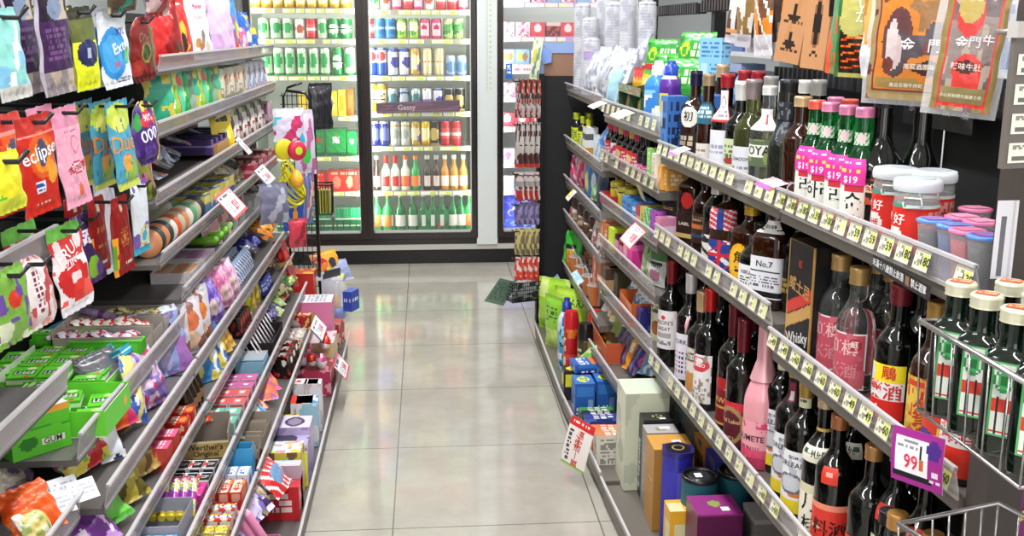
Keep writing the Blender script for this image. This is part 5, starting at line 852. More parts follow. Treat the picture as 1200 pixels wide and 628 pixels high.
TP = [['e03c28', ('e', .5, .3, .3, .3, 'f0b028'), ('h', .7, 1, 'c82c2c')], ['e8c81c', ('e', .5, .4, .3, .25, 'f4e880'), ('h', .8, 1, '5a9c30')], ['8cb43c', ('e', .5, .5, .3, .3, 'e8e898')], ['d8a868', ('n', 4, .5, 'b08040', 3)], ['3c9c3c', ('e', .5, .5, .25, .25, 'd8e040')]]
tps = [pouch(.05, .075, .015, p, hang=False, seed=50+i) for i, p in enumerate(TP)]
for i in range(7):
    k = [3, 2, 3, 2, 1, 1, 4][i]; put(tps[k], 'tea_pack', 'packet', 'small %s tea pack, %s along the lower tier of the green display' % (['red', 'yellow', 'lime', 'tan', 'green'][k], nth(i)), (X-.07, Y+.16-.05*i, 1.117), (-.1, 0, RR+.2), 'tea packs')
    k = [0, 0, 0, 1, 1, 1, 1][i]; put(tps[k], 'tea_pack', 'packet', 'small %s tea pack, %s along the upper tier of the green display' % (['red', 'yellow'][k], nth(i)), (X-.05, Y+.16-.05*i, 1.2), (-.15, 0, RR+.2), 'tea packs')
GP = ['2f9c38', ('n', 5, .6, '1f7c2c', 3), ('e', .25, .55, .14, .2, 'b8d838'), ('e', .25, .5, .08, .1, '3c9c38'), ('w', .45, .3, .95, .7, 2, 'd8e8c0'), ('h', .88, 1, '58b44c')]
gps = [pouch(.13, .12, .03, GP, hang=False, seed=60+i, cell=.006) for i in range(2)]
for i, (px, py, d, z, t) in enumerate([(778, 62, .1, 1.21, 'lying on the front of the green display'), (793, 70, .12, 1.21, 'lower pouch beside the light blue boxes'), (812, 62, .16, 1.275, 'highest pouch in front of the slotted bar'), (772, 80, .2, 1.25, 'behind the display at the dark upright'), (802, 75, .1, 1.2, 'with a yellow corner resting by the open blue box')]):
    rput(gps[i % 2], 'green_tea_pouch', 'bag', 'green pouch with leaf print, %s' % t, px, py, d, z, .5+.1*i, 'green leaf pouches', .25)
rput(boxspec(.16, .08, .03, ['c8242c', ('n', 5, .7, 'e8e0d0', 3)]), 'red_carton', 'box', 'flat red carton lying across the green display top', 778, 45, .15, 1.262, .2)
rput(boxspec(.11, .03, .12, ['8cc4e4', ('w', .1, .5, .9, .9, 4, '3c7cb4'), ('w', .5, .1, .9, .4, 3, '3c7cb4'), ('r', .1, .1, .4, .4, 'b8dcf0')]), 'light_blue_carton', 'box', 'light blue carton with small dark print behind the liquor bottles', 838, 50, .17, 1.26, .35)
lb = MB(); lb.add([(-.12, 0, 0), (.12, 0, 0), (.12, .14, .0), (-.12, .14, 0), (-.1, 0, .09), (.11, 0, .09), (.11, .13, .1), (-.1, .13, .1)], [(0, 1, 5, 4), (1, 2, 6, 5), (2, 3, 7, 6), (3, 0, 4, 7), (0, 3, 2, 1)], '8ab4e4'); lb.add([(-.12, .0, .03), (-.1, 0, .1), (-.03, .04, .16), (-.08, .09, .1)], [(0, 1, 2, 3)], '7ca8e0'); lb.add([(-.03, .13, .1), (.11, .13, .1), (.11, .15, .16), (.0, .15, .16)], [(0, 1, 2, 3)], '9cc4ec')
rput(Spec(lb.mesh(PAPER)), 'open_blue_box', 'box', 'open light blue cardboard box behind the first whisky bottles', 815, 95, .14, 1.115, .3, None)
rput(boxspec(.05, .06, .165, ['4a80c8', ('w', .3, .1, .75, .9, 3, '142c5c'), ('r', .1, .5, .3, .9, 'c8d0b0')], side=['3c70bc', ('w', .1, .1, .6, .9, 4, '1c2c4c')], cell=.005, texts=[('s', 'Prime', .03, '16203c', .6, .5, 90)]), 'tall_blue_box', 'box', 'tall blue box with vertical dark lettering at the first whisky', 790, 128, .03, Z1b, .15)
put(boxspec(.08, .07, .17, ['3a6cb4', ('r', .0, .6, .3, .8, 'd8dccc')], cell=.008), 'tall_blue_box', 'box', 'second tall blue box tucked behind the lettered one', (fx(2.83)+.12, 2.84, Z1b), RR+.2)
cb = lambda c, cc, ops: deter(c, cc, .2, .036, ops)
rput(cb('7cc0e8', 'f0f0f0', ['8cc8ec', ('h', .3, .6, 'e8f0f8'), ('n', 6, .6, '3a84d0', 2), ('h', .7, .9, '3c8cd8')]), 'cleaner_bottle', 'bottle', 'light blue and white cleaner bottle with white cap', 771, 115, .04, 1.113, .5)
rput(cb('6c3c9c', '2448b8', ['e4e4f0', ('h', .55, .85, '5a2c90'), ('n', 5, .55, '7c4cb8', 3), ('e', .5, .5, .2, .15, 'e8d038')]), 'cleaner_bottle', 'bottle', 'white and purple cleaner bottle with large blue cap', 786, 112, .07, 1.113, .5)
rput(boxspec(.06, .04, .05, ['9cc0e0', ('h', .6, 1, 'e0ecf4')]), 'blue_carton', 'box', 'small pale blue carton in front of the cleaner bottles', 776, 140, .02, 1.113, .2)
# tonics
def tonic(capc, body, lab): return bottle(.125, .02, .0105, .075, .095, artmat('tonic_'+body, .1, .6), (capc, .022), [(.008, .065, 110, lab)], n=14)
def recol(sp, c): return sp
T0 = [tonic('c82c54', 'dk', ['b8283c', ('w', .2, .2, .8, .8, 3, 'f0d0d0')]), tonic('d8486c', 'dk', ['ece4e8', ('n', 5, .6, 'c83c5c', 2)]), tonic('c8a464', 'dk', ['c83830', ('e', .5, .5, .3, .3, 'e8c890')]), tonic('1c1c1e', 'dk', ['d84a8c', ('h', .6, 1, '1c1c1e'), ('w', .2, .2, .8, .5, 2, 'f8d8e8')])]
for i in range(16):
    c, r_ = i//2, i % 2; k = [0, 1, 2, 0, 2, 0, 3, 3][c]
    rput(T0[k], 'tonic_bottle', 'bottle', '%s tonic bottle, %s from the folded cards, %s row' % (['red-capped', 'rose-capped', 'gold-capped', 'black-capped pink'][k], nth(c), ['front', 'rear'][r_]), 716+c*6.3, 172+c*3.4, .035+.045*r_, .952, 0, 'tonic bottles')
for i, (px, py, c, w, h, t) in enumerate([(771, 195, ['9cd470', ('w', .2, .1, .8, .9, 6, 'f4f8e8')], .03, .11, 'green and white'), (777, 200, ['e8e4d8', ('w', .2, .1, .8, .9, 6, 'c89c5c')], .03, .1, 'cream'), (783, 206, ['e8a850', ('n', 5, .6, 'f4d090', 2)], .06, .07, 'orange'), (790, 210, ['dca04c', ('w', .2, .2, .8, .8, 3, 'f0e0c0')], .05, .06, 'amber')]):
    rput(boxspec(w, .06, h, c, cell=.004), 'tonic_carton', 'box', '%s tonic carton at the end of the tonic shelf' % t, px, py, .02+.01*i, .952, .1)
# third shelf
yj = Spec(None, [('jar_body', MB().lathe([(.024, 0), (.026, .005), (.026, .06), (.022, .066)], '2c2418', 0, 18, ops=['221c14', ('r', .3, .1, .7, .8, 'd8c030')]).mesh(GLOSS)), ('jar_lid', MB().lathe([(.026, .064), (.026, .08), (.023, .082)], 'd2c23c', 0, 18).mesh(PLAST))])
for i, (px, py, d) in enumerate([(724, 222, .045), (733, 228, .045), (741, 232, .055), (729, 215, .11), (741, 222, .12)]): rput(yj, 'vitamin_jar', 'jar', 'dark jar with yellow lid, %s counted along the third shelf' % nth(i), px, py, d, .797, .4, 'yellow-lidded jars')
rput(tray(.14, .06, .04, 'b8343c'), 'red_tray', 'tray', 'shallow red tray at the edge below the tonics', 719, 232, .02, .797, .1)
for i, (px, c, t, w, h) in enumerate([(743, ['4c90cc', ('w', .1, .2, .9, .8, 3, '2c5c94')], 'first blue', .045, .075), (749, ['4488c8', ('w', .1, .2, .9, .8, 3, '2c5c94')], 'second blue', .045, .075), (755, ['3c80c0', ('w', .1, .2, .9, .8, 3, 'd0e0f0')], 'third blue', .04, .075), (760, ['c83c3c', ('h', .3, .6, 'e8a0a0')], 'red', .03, .075), (765, ['d0c868', ('e', .5, .5, .25, .25, '6c9c3c')], 'yellow-green', .035, .08), (771, ['3cb450', ('z', 2, .4, 'd0e8d0', .8)], 'green', .04, .085), (778, ['9c3cb0', ('z', 2, .4, 'b868c8', .8)], 'purple', .04, .09), (784, ['e08cb0', ('h', .4, .7, 'f4d0e0')], 'pink', .035, .08)]):
    rput(boxspec(w, .07, h, c), 'medicine_box', 'box', '%s box on the third shelf before the whiskies' % t, px, 245+i*2.5, .035, .797, .15)
for i in range(4): rput(boxspec(.05, .1, .02, ['2c3038', ('h', .3, .6, '9ca4b0')], top=['3a3e48', ('w', .1, .2, .9, .8, 3, '8c94a0')]), 'flat_dark_box', 'box', 'flat dark box, %s along the third shelf rear' % nth(i), 745+i*9, 228+i*4, .13, .797, .1, 'flat dark boxes')
# fourth shelf
for i, (px, c, t, w, h) in enumerate([(714, ['c87850', ('n', 5, .6, 'e0b090', 2)], 'terracotta', .04, .085), (719, ['b87040', ('w', .1, .2, .9, .8, 3, 'e8d0a0')], 'rust', .035, .08), (725, ['cce03c', ('h', .2, .5, 'd8e870')], 'lime yellow', .05, .085), (732, ['1c1820', ('h', .3, .8, 'd890a8')], 'black and pink', .03, .08), (737, ['281c24', ('h', .2, .7, 'd87898')], 'dark rose', .03, .08), (742, ['1c1820', ('h', .4, .9, 'e0a0b4')], 'black and blush', .03, .08), (748, ['d83c94', ('h', .8, 1, 'e870b0')], 'magenta', .045, .085)]):
    rput(boxspec(w, .06, h, c), 'candy_box', 'box', '%s box on the fourth shelf below the red-bordered card' % t, px, 275+i*6, .03, .647, .15)
rput(pouch(.08, .12, .03, ['8ca878', ('n', 5, .5, 'd8d4b8', 3), ('n', 8, .7, '4c6c3c', 3)], hang=False, seed=71), 'snack_pouch', 'bag', 'olive and cream snack pouch next to the magenta box', 759, 318, .03, .647, .4, None, .1)
rput(pouch(.09, .13, .03, ['e4e6e4', ('h', .6, .85, '4c8c4c'), ('e', .5, .25, .3, .15, 'b8788c'), ('w', .1, .45, .9, .58, 1, '2c3c2c')], hang=False, seed=72, texts=[('Plum', .03, '2c3c30', .5, .52)]), 'snack_pouch', 'bag', 'white snack pouch with green band and dark lettering', 769, 328, .03, .647, .4, None, .1)
# fifth shelf and the sixth, with the orange trays
for i, (px, c, t) in enumerate([(708, ['b8604c', ('n', 5, .6, 'e0b8a0', 2)], 'brick'), (714, ['8c5c48', ('h', .3, .5, 'e0c0a0')], 'brown'), (720, ['4c3c30', ('h', .2, .6, 'b89068')], 'chocolate'), (727, ['3c3428', ('h', .0, .2, '8c7c50')], 'dark olive'), (734, ['4c4434', ('h', .0, .2, '6c6440')], 'dark khaki')]):
    rput(boxspec(.045, .08, .1, c), 'biscuit_box', 'box', '%s biscuit box on the fifth shelf of the tonic bay' % t, px, 322+i*4, .03+.03*(i > 2), .472, .1)
rput(pouch(.14, .09, .04, ['5c9c60', ('n', 5, .6, '2c4c34', 2)], hang=False, seed=74), 'green_bag', 'bag', 'dark green bag lying left of the upper orange tray', 727, 352, .04, .472, .3, None, .7)
OT = tray(.2, .1, .085, 'c86430', inner='d8743c', hf=.07)
rput(OT, 'orange_tray', 'tray', 'upper orange display tray of white and blue packets', 750, 372, .05, .472, 0)
wb1 = pouch(.05, .1, .012, ['e0e8ee', ('h', .2, .6, '5a9cc8'), ('w', .1, .3, .9, .55, 2, 'f0f4f8'), ('e', .5, .8, .3, .1, 'c8a060')], hang=False, seed=75)
for i in range(6): rput(wb1, 'wafer_packet', 'packet', 'white and blue wafer packet, %s in the upper orange tray' % nth(i), 738+i*4.3, 362+i*4, .05, .482, .5, 'wafer packets', .35)
rput(boxspec(.06, .08, .07, ['2c2c78', ('n', 5, .7, '5c5cb0', 2)]), 'navy_carton', 'box', 'navy carton right below the white wine bottle', 762, 392, .05, .472, 0)
rput(tray(.36, .11, .09, 'cc5c38', inner='e08a6c', hf=.06), 'orange_tray', 'tray', 'lower orange display tray crammed with snack packets', 718, 410, .03, .252, 0)
sx = [pouch(.055, .13, .02, c, hang=False, seed=80+i) for i, c in enumerate([['e8a030', ('e', .5, .6, .3, .15, 'f4e8c0'), ('n', 6, .65, '6c3c1c', 3)], ['3a2c50', ('n', 5, .6, '7c6c90', 2), ('h', .8, 1, 'd8d4dc')], ['e0ddd8', ('h', .2, .5, '2c2c34'), ('n', 7, .7, 'b89468', 3)], ['8c9c4c', ('h', .1, .4, '4c3c2c')]])]
for i in range(11): rput(sx[[2, 2, 0, 0, 3, 3, 1, 1, 1, 0, 1][i]], 'snack_packet', 'packet', '%s snack packet, %s in the lower orange tray' % (['orange', 'purple', 'white and black', 'olive'][[2, 2, 0, 0, 3, 3, 1, 1, 1, 0, 1][i]], nth(i)), 698+i*4.1, 392+i*5.6, .035, .262, .5-.1*(i % 3), 'snack packets in the orange tray', .4)
for i, (px, py, c, t) in enumerate([(744, 432, ['e87820', ('n', 5, .6, 'f4c850', 2)], 'orange'), (750, 428, ['2c2c8c', ('n', 5, .6, 'c84c7c', 2)], 'blue and red'), (756, 436, ['5c8cb0', ('n', 5, .6, 'd8e0e8', 2)], 'pale blue')]): rput(pouch(.06, .09, .02, c, hang=False, seed=90+i), 'snack_packet', 'packet', '%s packet wedged between the orange tray and gift box' % t, px, py, .05, .3, .8, None, .8)
# ---------------------------------------------------------------- hanging goods over the liquor
b = MB(); b.box(.975, 1.2, 1.60, .995, 3.0, 1.625); put(Spec(b.mesh(BLACKM)), 'hanging_rail', 'rail', 'black hanging rail above the soju with snack hooks', (0, 0, 0))
def hook(x0, x1, y, z, label, side=1):
    b = MB(); b.tube([(x0, y, z+.005), (x1, y, z), (x1-.012*side, y, z+.014)], .0035, '161618', n=6); pl = MB(); pl.box(x0-.004, y-.012, z-.02, x0+.004, y+.012, z+.03, '161618')
    put(Spec(b.mesh(PLAST), [('hook_plate', pl.mesh(PLAST))]), 'display_hook', 'hook', label, (0, 0, 0), 0, 'display hooks')
def hung(sp, name, label, px, py, X, rz, zb=None, grp=None, tilt=0, roll=0):
    """px,py: the middle of the lower edge"""
    P = un(px, py, 'x', X); put(sp, name, 'bag' if 'box' not in name else 'box', label, (X, P[1], P[2]+sp.h), (tilt, roll, RR+rz), grp); return P
JK = [['e4e0da', ('n', 4, .5, '5c3020', 1), ('h', 0, .1, 'c8c4c8'), ('h', .12, .16, 'e0a060')], ['d8d4cc', ('n', 4, .45, '8c6c3c', 3), ('h', 0, .14, 'c4c0c8')], ['b8a89c', ('n', 3, .45, '5c3c2c', 4), ('h', 0, .16, 'd0ccd4')], ['e0862c', ('n', 4, .5, '6c4428', 5), ('h', 0, .2, 'd8d4dc'), ('z', 3, .2, 'f0ece8', .7)], ['7c6c64', ('n', 4, .5, '3c2c28', 6), ('h', 0, .18, 'c8c8d0'), ('h', .8, .9, 'e88430')], ['e07c28', ('n', 4, .55, '3c2824', 7), ('h', 0, .2, 'ccc8d0')]]
for i, (px, py, X, rz) in enumerate([(866, 52, .85, .5), (877, 56, .83, .4), (884, 62, .86, .3), (893, 66, .80, .45), (905, 72, .82, .3), (918, 70, .84, .35)]):
    P = hung(pouch(.062, .24, .028, JK[i], seed=100+i, cell=.005), 'jerky_pouch', ['white and brown', 'tan and clear', 'brown clear-bottomed', 'orange and white', 'dark brown', 'orange and dark'][i]+' dried snack pouch hanging over the whiskies, %s from the cooler end' % nth(i), px, py, X, rz, grp='dried snack pouches', roll=.12-.05*i)
    hook(.975, X-.02, P[1], P[2]+.245, 'black hook holding the %s dried snack pouch over the whiskies' % nth(i))
def kraft(): 
    b = MB(); w, h, d = .062, .25, .028
    ops = ['c08c60', ('n', 5, .7, 'b98458', 2)]
    for k in range(3): ops += [('e', .5, .15+k*.22, .24, .03, '2c1c14'), ('r', .45, .15+k*.22, .55, .25+k*.22, '2c1c14'), ('w', .15, .08+k*.22, .85, .11+k*.22, 1, '4c3424')]
    s_ = boxspec(w, d, h, ops, side=['b07c54'], cell=.004); s_.mesh.transform(Matrix.Translation((0, 0, -h))); s_.h = h; return s_
def kraft2():
    w, h, d = .05, .25, .028
    s_ = boxspec(w, d, h, ['c08c60', ('e', .5, .34, .2, .19, '8a5c3c'), ('e', .5, .34, .14, .17, '1c120c'), ('o', .5, .1, .14, .03, '2c1c14'), ('w', .3, .84, .7, .92, 3, '2c1c14')], side=['b07c54'], cell=.004); s_.mesh.transform(Matrix.Translation((0, 0, -h))); return s_
P = hung(kraft(), 'kraft_box', 'flat kraft paper box with three black stamps hanging from a hook', 944, 76, .78, .62, roll=.16); hook(.975, .76, P[1], P[2]+.255, 'black hook holding the stamped kraft box')
P = hung(kraft2(), 'kraft_box', 'kraft paper box with long dark window hanging beside the stamped one', 966, 82, .76, .7, roll=.08); hook(.975, .74, P[1], P[2]+.255, 'black hook holding the windowed kraft box')
P = hung(pouch(.03, .22, .012, ['16161a', ('w', .2, .2, .8, .9, 9, 'b8b4b0')], seed=120, cell=.004), 'black_sleeve', 'narrow black sleeve hanging behind the windowed kraft box', 978, 20, .76, .5)
SQ = ['3c8c3c', ('r', .06, .42, 1, 1, 'b8b060'), ('r', .0, 0, 1, .5, '1c1410'), ('e', .5, .52, .42, .12, 'c4be6c'), ('n', 9, .52, 'e0541c', 3)]
def sq2(): return ['2c6c34', ('r', .1, .0, 1, 1, 'b4ac58'), ('r', .1, .04, .97, .48, '241408'), ('e', .55, .55, .5, .16, 'bcb668')]+[('r', .14+.05*(i % 16), .08+.022*((i*7) % 17), .2+.05*(i % 16), .1+.022*((i*7) % 17), ['e8581c', 'f08030', 'c83c14'][i % 3]) for i in range(80)]
P = hung(pouch(.05, .24, .02, ['5c8c5c', ('n', 5, .5, 'e0542c', 3), ('r', .6, 0, 1, 1, 'b8c0b8')], seed=121), 'squid_pouch', 'narrow side-turned pouch with red print before the squid pack', 985, 88, .74, .3, roll=.06)
P = hung(pouch(.078, .165, .02, sq2(), seed=122, cell=.0035, texts=[('す', .028, 'f4f0d8', .62, .86), ('い', .026, 'f4f0d8', .6, .73), ('か', .026, 'f4f0d8', .58, .6)]), 'squid_pouch', 'olive squid snack pouch with orange shreds and white characters', 1006, 92, .72, .85, roll=.03); hook(.975, .70, P[1], P[2]+.163, 'black hook holding the olive squid pouch')
P = hung(pouch(.06, .17, .03, ['e4e4ea', ('r', .1, .3, 1, .85, 'd8a860'), ('n', 8, .55, 'b07830', 3), ('h', 0, .3, 'd8d8e0'), ('e', .4, .32, .2, .05, 'e07830'), ('h', .86, .9, 'e0643c')], seed=123), 'squid_pouch', 'white pouch of dried strips between squid pack and beef pouch', 1026, 90, .72, .8, roll=-.03); hook(.975, .70, P[1], P[2]+.168, 'black hook holding the white dried strips pouch')
# beef jerky pouches
def beef():
    o = ['9c8458', ('r', .06, .07, .94, .97, '742420'), ('r', .09, .095, .91, .955, 'cf7a24'), ('r', .1, .1, .9, .2, '9a7c40')]
    o += [('e', .24, .72, .14, .2, 'cf7a24'), ('e', .3, .5, .17, .3, '5c3030'), ('e', .3, .42, .12, .2, '4a4044'), ('r', .3, .38, .92, .56, '514850'), ('e', .85, .6, .25, .13, '514850'), ('e', .27, .42, .1, .16, 'c8b4b4'), ('e', .24, .5, .06, .2, 'd0c0c0'), ('n', 8, .84, '6c3434', 4), ('e', .22, .3, .06, .07, '6c2c24'), ('e', .72, .28, .24, .13, 'cf7a24'), ('r', .44, .68, .9, .9, 'cf7a24')]
    o += [('e', .68, .79, .21, .085, '94693a'), ('e', .47, .83, .06, .05, '94693a'), ('e', .42, .81, .035, .022, '94693a'), ('r', .52, .6, .57, .76, '94693a'), ('r', .59, .63, .63, .76, '94693a'), ('r', .8, .6, .85, .76, '94693a'), ('r', .87, .64, .9, .76, '94693a'), ('r', .44, .87, .455, .9, '94693a')]
    o += [('e', .68, .285, .2, .05, '3c1414'), ('e', .68, .285, .12, .07, '3c1414')]
    return pouch(.12, .16, .02, o, seed=130, cell=.0024, wob=.3, texts=[('金', .02, 'f0e8e8', .42, .475), ('門', .02, 'f0e8e8', .72, .475), ('高粱酒原味牛肉乾', .0085, 'f0dcc8', .68, .295), ('產品名稱牛肉乾', .0065, 'e0dcc8', .45, .13)])
P = hung(beef(), 'beef_jerky_pouch', 'large orange and brown beef jerky pouch with a bull drawing', 1070, 119, .69, 1.05, roll=.04); hook(.975, .67, P[1], P[2]+.157, 'black hook holding the bull drawing jerky pouch')
CW = pouch(.132, .175, .026, ['d8dadf'], seed=130, cell=.008, m=CLEAR, wob=.3)
put(CW, 'clear_sleeve', 'sleeve', 'clear plastic sleeve around the bull drawing jerky pouch', (P[0]+.006, P[1]+.012, P[2]+.167), (0, .04, RR+1.05))
def redp():
    o = ['8a7440', ('r', .1, .08, .9, 1, 'cf2c28'), ('r', .14, .2, .86, .97, '8a7a76'), ('n', 6, .55, '6a5a5c', 3), ('n', 9, .7, 'a89c8c', 5), ('r', 0, 0, .1, 1, '8a7440'), ('r', .9, 0, 1, 1, '8a7440'), ('r', .1, 0, .14, 1, 'cf2c28'), ('r', .86, 0, .9, 1, 'cf2c28'), ('e', .42, .78, .22, .18, 'd03430'), ('e', .4, .84, .2, .13, 'b09a54'), ('e', .5, .34, .24, .13, 'd83830'), ('r', .3, .2, .72, .34, 'd83830'), ('e', .48, .36, .17, .055, '4a1614'), ('r', .14, .06, .86, .2, '8f8050'), ('r', .1, .03, .9, .065, 'd02c28')]
    return pouch(.072, .15, .018, o, seed=131, cell=.0024, wob=.4, texts=[('金', .015, 'e8e4e8', .34, .55), ('門', .015, 'd8d4d8', .55, .56), ('牛', .014, 'f0e0e4', .76, .58), ('辣味牛肚', .009, 'f0d8d0', .48, .36), ('小心拆封請勿直接食用', .005, 'e8e4d0', .48, .12)])
P = hung(redp(), 'beef_jerky_pouch', 'narrow red and grey jerky pouch hanging in front of the bull pouch', 1137, 132, .675, 1.05, roll=.09); hook(.975, .66, P[1], P[2]+.147, 'black hook holding the red jerky pouch')
put(pouch(.09, .165, .024, ['d8dadf'], seed=133, cell=.008, m=CLEAR, wob=.4), 'clear_sleeve', 'sleeve', 'clear plastic sleeve around the red jerky pouch', (P[0]+.006, P[1]+.012, P[2]+.157), (0, .09, RR+1.05))
# ---------------------------------------------------------------- wire baskets with small herbal liqueur bottles
def basket(w, d, h, nv=9, slope=.0):
    b = MB(); X, Y = w/2, d/2; r = .0022
    b.tube([(-X, -Y, h), (X, -Y, h), (X, Y, h), (-X, Y, h)], .0034, n=6, close=True); b.tube([(-X*.94, -Y*.94, 0), (X*.94, -Y*.94, 0), (X*.94, Y*.94, 0), (-X*.94, Y*.94, 0)], r, n=6, close=True)
    wv = MB()
    for i in range(nv+1):
        t = -1+2*i/nv
        for s in (-1, 1): wv.tube([(X*t, s*Y, h), (X*t*.94, s*Y*.94, 0)], .0014, n=5)
        wv.tube([(X*t*.94, -Y*.94, 0), (X*t*.94, Y*.94, 0)], .0014, n=5)
    for i in range(1, 6):
        t = -1+2*i/6
        for s in (-1, 1): wv.tube([(s*X, Y*t, h), (s*X*.94, Y*t*.94, 0)], .0014, n=5)
    return Spec(b.mesh(CHROME), [('wire_mesh', wv.mesh(CHROME))])
put(basket(.125, .25, .115, 4), 'wire_basket', 'basket', 'chrome wire basket of small green liqueur bottles on the post', (.678, 1.098, .93), 0)
JG = bottle(.17, .0265, .0165, .108, .132, mat('jager_glass', '08160d', .05, 0, .1, 1, .5), ('e0dcc0', .016), [(.026, .112, 27, ['dfe2da', ('r', 0, 0, .05, 1, '58a868'), ('r', .95, 0, 1, 1, '58a868'), ('r', 0, .97, 1, 1, '58a868'), ('r', 0, 0, 1, .02, '58a868'), ('o', .5, .76, .4, .17, '2c8c4c'), ('e', .5, .76, .27, .12, '3aa85c'), ('e', .5, .76, .15, .07, '1c6c34'), ('r', .05, .34, .95, .5, 'd8382c'), ('r', .05, .04, .95, .07, 'd8382c'), ('r', .3, 0.03, .36, .55, '14241c'), ('r', .64, 0.03, .7, .55, '14241c')])], sq=4, capr=.0185, cell=.0022)
jt = MB(); jt.grid(lambda u, v: ((u-.5)*.024, (v-.5)*.018, 0*u+.1708), 12, 9, ['dc5c34', ('w', .1, .2, .9, .8, 2, 'e0a080')]); JG.parts.append(('cap_print', jt.mesh(LABEL)))
for i, (x, y, t) in enumerate([(.648, 1.192, 'far aisle corner of the basket'), (.648, 1.132, 'second along the aisle side of the basket'), (.65, 1.07, 'third along the aisle side of the basket'), (.65, 1.01, 'last along the aisle side of the basket'), (.71, 1.19, 'inner row, tight against the post'), (.708, 1.128, 'inner row, middle of the basket'), (.71, 1.065, 'inner row, next to the poster'), (.71, 1.005, 'inner row, at the open end')]):
    put(JG, 'liqueur_bottle', 'bottle', 'small dark green liqueur bottle with cream cap, %s' % t, (x, y, .933), (0, 0, RR+.8), 'green liqueur bottles')
put(basket(.16, .2, .1, 6), 'wire_basket', 'basket', 'empty chrome wire basket below the liqueur bottles', (.672, 1.06, .715), (0, 0, .3))
# ---------------------------------------------------------------- clip strips on the end panel
ST = [(['a8a2a2', ('n', 7, .45, '3c2c2c', 1), ('n', 9, .66, 'b8442c', 2)], 'silver and red'), (['b0aaa6', ('n', 8, .5, '4c2c28', 3), ('h', 0, .1, 'b83c30')], 'grey and rust'), (['c8c0bc', ('n', 8, .55, '6c3c38', 6), ('r', .1, .0, .9, .35, 'b8342c'), ('h', .5, .7, '9c9494')], 'white and red'), (['5c5468', ('n', 5, .5, '8c80b8', 2)], 'dusky violet'), (['c0b070', ('n', 6, .5, '6c6450', 4)], 'mustard'), (['d8d0cc', ('n', 5, .5, 'd0402c', 5), ('h', 0, .3, 'd03828')], 'red and pearl')]
for r_, (zt, hh) in enumerate([(1.19, .17), (1.0, .2), (.78, .13), (.64, .1), (.52, .12), (.39, .13)]):
    sp_ = pouch(.05, hh, .018, ST[r_][0], seed=140+r_, cell=.006)
    for c in range(4):
        put(sp_, 'hanging_sachet', 'packet', '%s packet, %s on its prong, %s tier of the end panel strip' % (ST[r_][1], nth(c), nth(r_)), (.487-c*.024, 4.66-.01*(c % 2), zt), (0, 0, RR+.9), 'packets on the end panel strip')
    b = MB(); b.tube([(.5, 4.69, zt-.01), (.39, 4.64, zt-.01), (.38, 4.64, zt)], .003, '1a1a1c'); put(Spec(b.mesh(PLAST)), 'display_hook', 'hook', 'black prong on the end panel, %s from the top' % nth(r_), (0, 0, 0), 0, 'end panel prongs')
put(pouch(.045, .17, .02, ['d8e0b8', ('e', .5, .6, .3, .2, 'c8c03c'), ('n', 5, .6, '6c8c8c', 2)], seed=150), 'blister_pack', 'packet', 'yellowish blister pack standing up at the end panel top', (.495, 4.66, 1.355), (0, .1, RR+1.1))
b = MB(); b.box(-.075, -.05, 0, .075, .05, .003, '141416'); nx_ = 14
for i in range(nx_+1):
    x = -.075+.15*i/nx_; b.box(x-.001, -.05, 0, x+.001, -.048, .09, '141416')
for k in range(5): z = .018*k+.015; b.box(-.075, -.05, z, .075, -.048, z+.003, '141416'); b.box(-.075, -.05, z, -.073, .05, z+.003, '141416'); b.box(.073, -.05, z, .075, .05, z+.003, '141416')
put(Spec(b.mesh(PLAST)), 'mesh_tray', 'basket', 'small black mesh basket at the foot of the end panel', (.43, 4.62, .2), (0, 0, .35))
put(boxspec(.1, .06, .08, ['b8bcc0', ('n', 6, .5, '3c4044', 3)]), 'wrapped_sponge', 'packet', 'silver and black packet inside the small mesh basket', (.44, 4.62, .205), .35)
put(card(.11, .14, ['7c9c8c', ('w', .1, .1, .9, .9, 9, '4c6c5c')]), 'leaflet', 'leaflet', 'grey green leaflet slanting off the small mesh basket', (.365, 4.57, .30), (.5, .35, .5))
# ================================================================ snack side
def lput(sp, name, cat, label, px, py, row, d=.045, dz=0, rz=0, grp=None, lean=0, scale=1, roll=0):
    d = max(d, (.03 if lean else sp.d/2)+.01) if dz < .1 else d; X, Y = Lp(px, py, row, d); dz += sp.d*.5*math.sin(abs(lean))+sp.w*.5*abs(math.sin(roll)); return put(sp, name, cat, label, (X, Y, ROW[row][2]+dz), (-lean, roll, RL+rz), grp, scale)
rnd = random.Random(11)
def heap(row, px, py, n, sy, sx, specs, name, label, grp, dz=.0, d0=.03, hh=.03, lean=(.7, 1.4), rz=.9):
    X, Y = Lp(px, py, row, .05); n = int(n*1.5)
    for i in range(n):
        sp = specs[i % len(specs)]; t = (i+.5)/n
        put(sp, name, 'sweets', label, (ROW[row][0]-d0-.015-sx*rnd.random(), Y+sy*(t*2-1)*.9+rnd.uniform(-.01, .01), ROW[row][2]+dz+.018+hh*rnd.random()), (-rnd.uniform(*lean), rnd.uniform(-.4, .4), RL+rnd.uniform(-rz, rz)), grp)
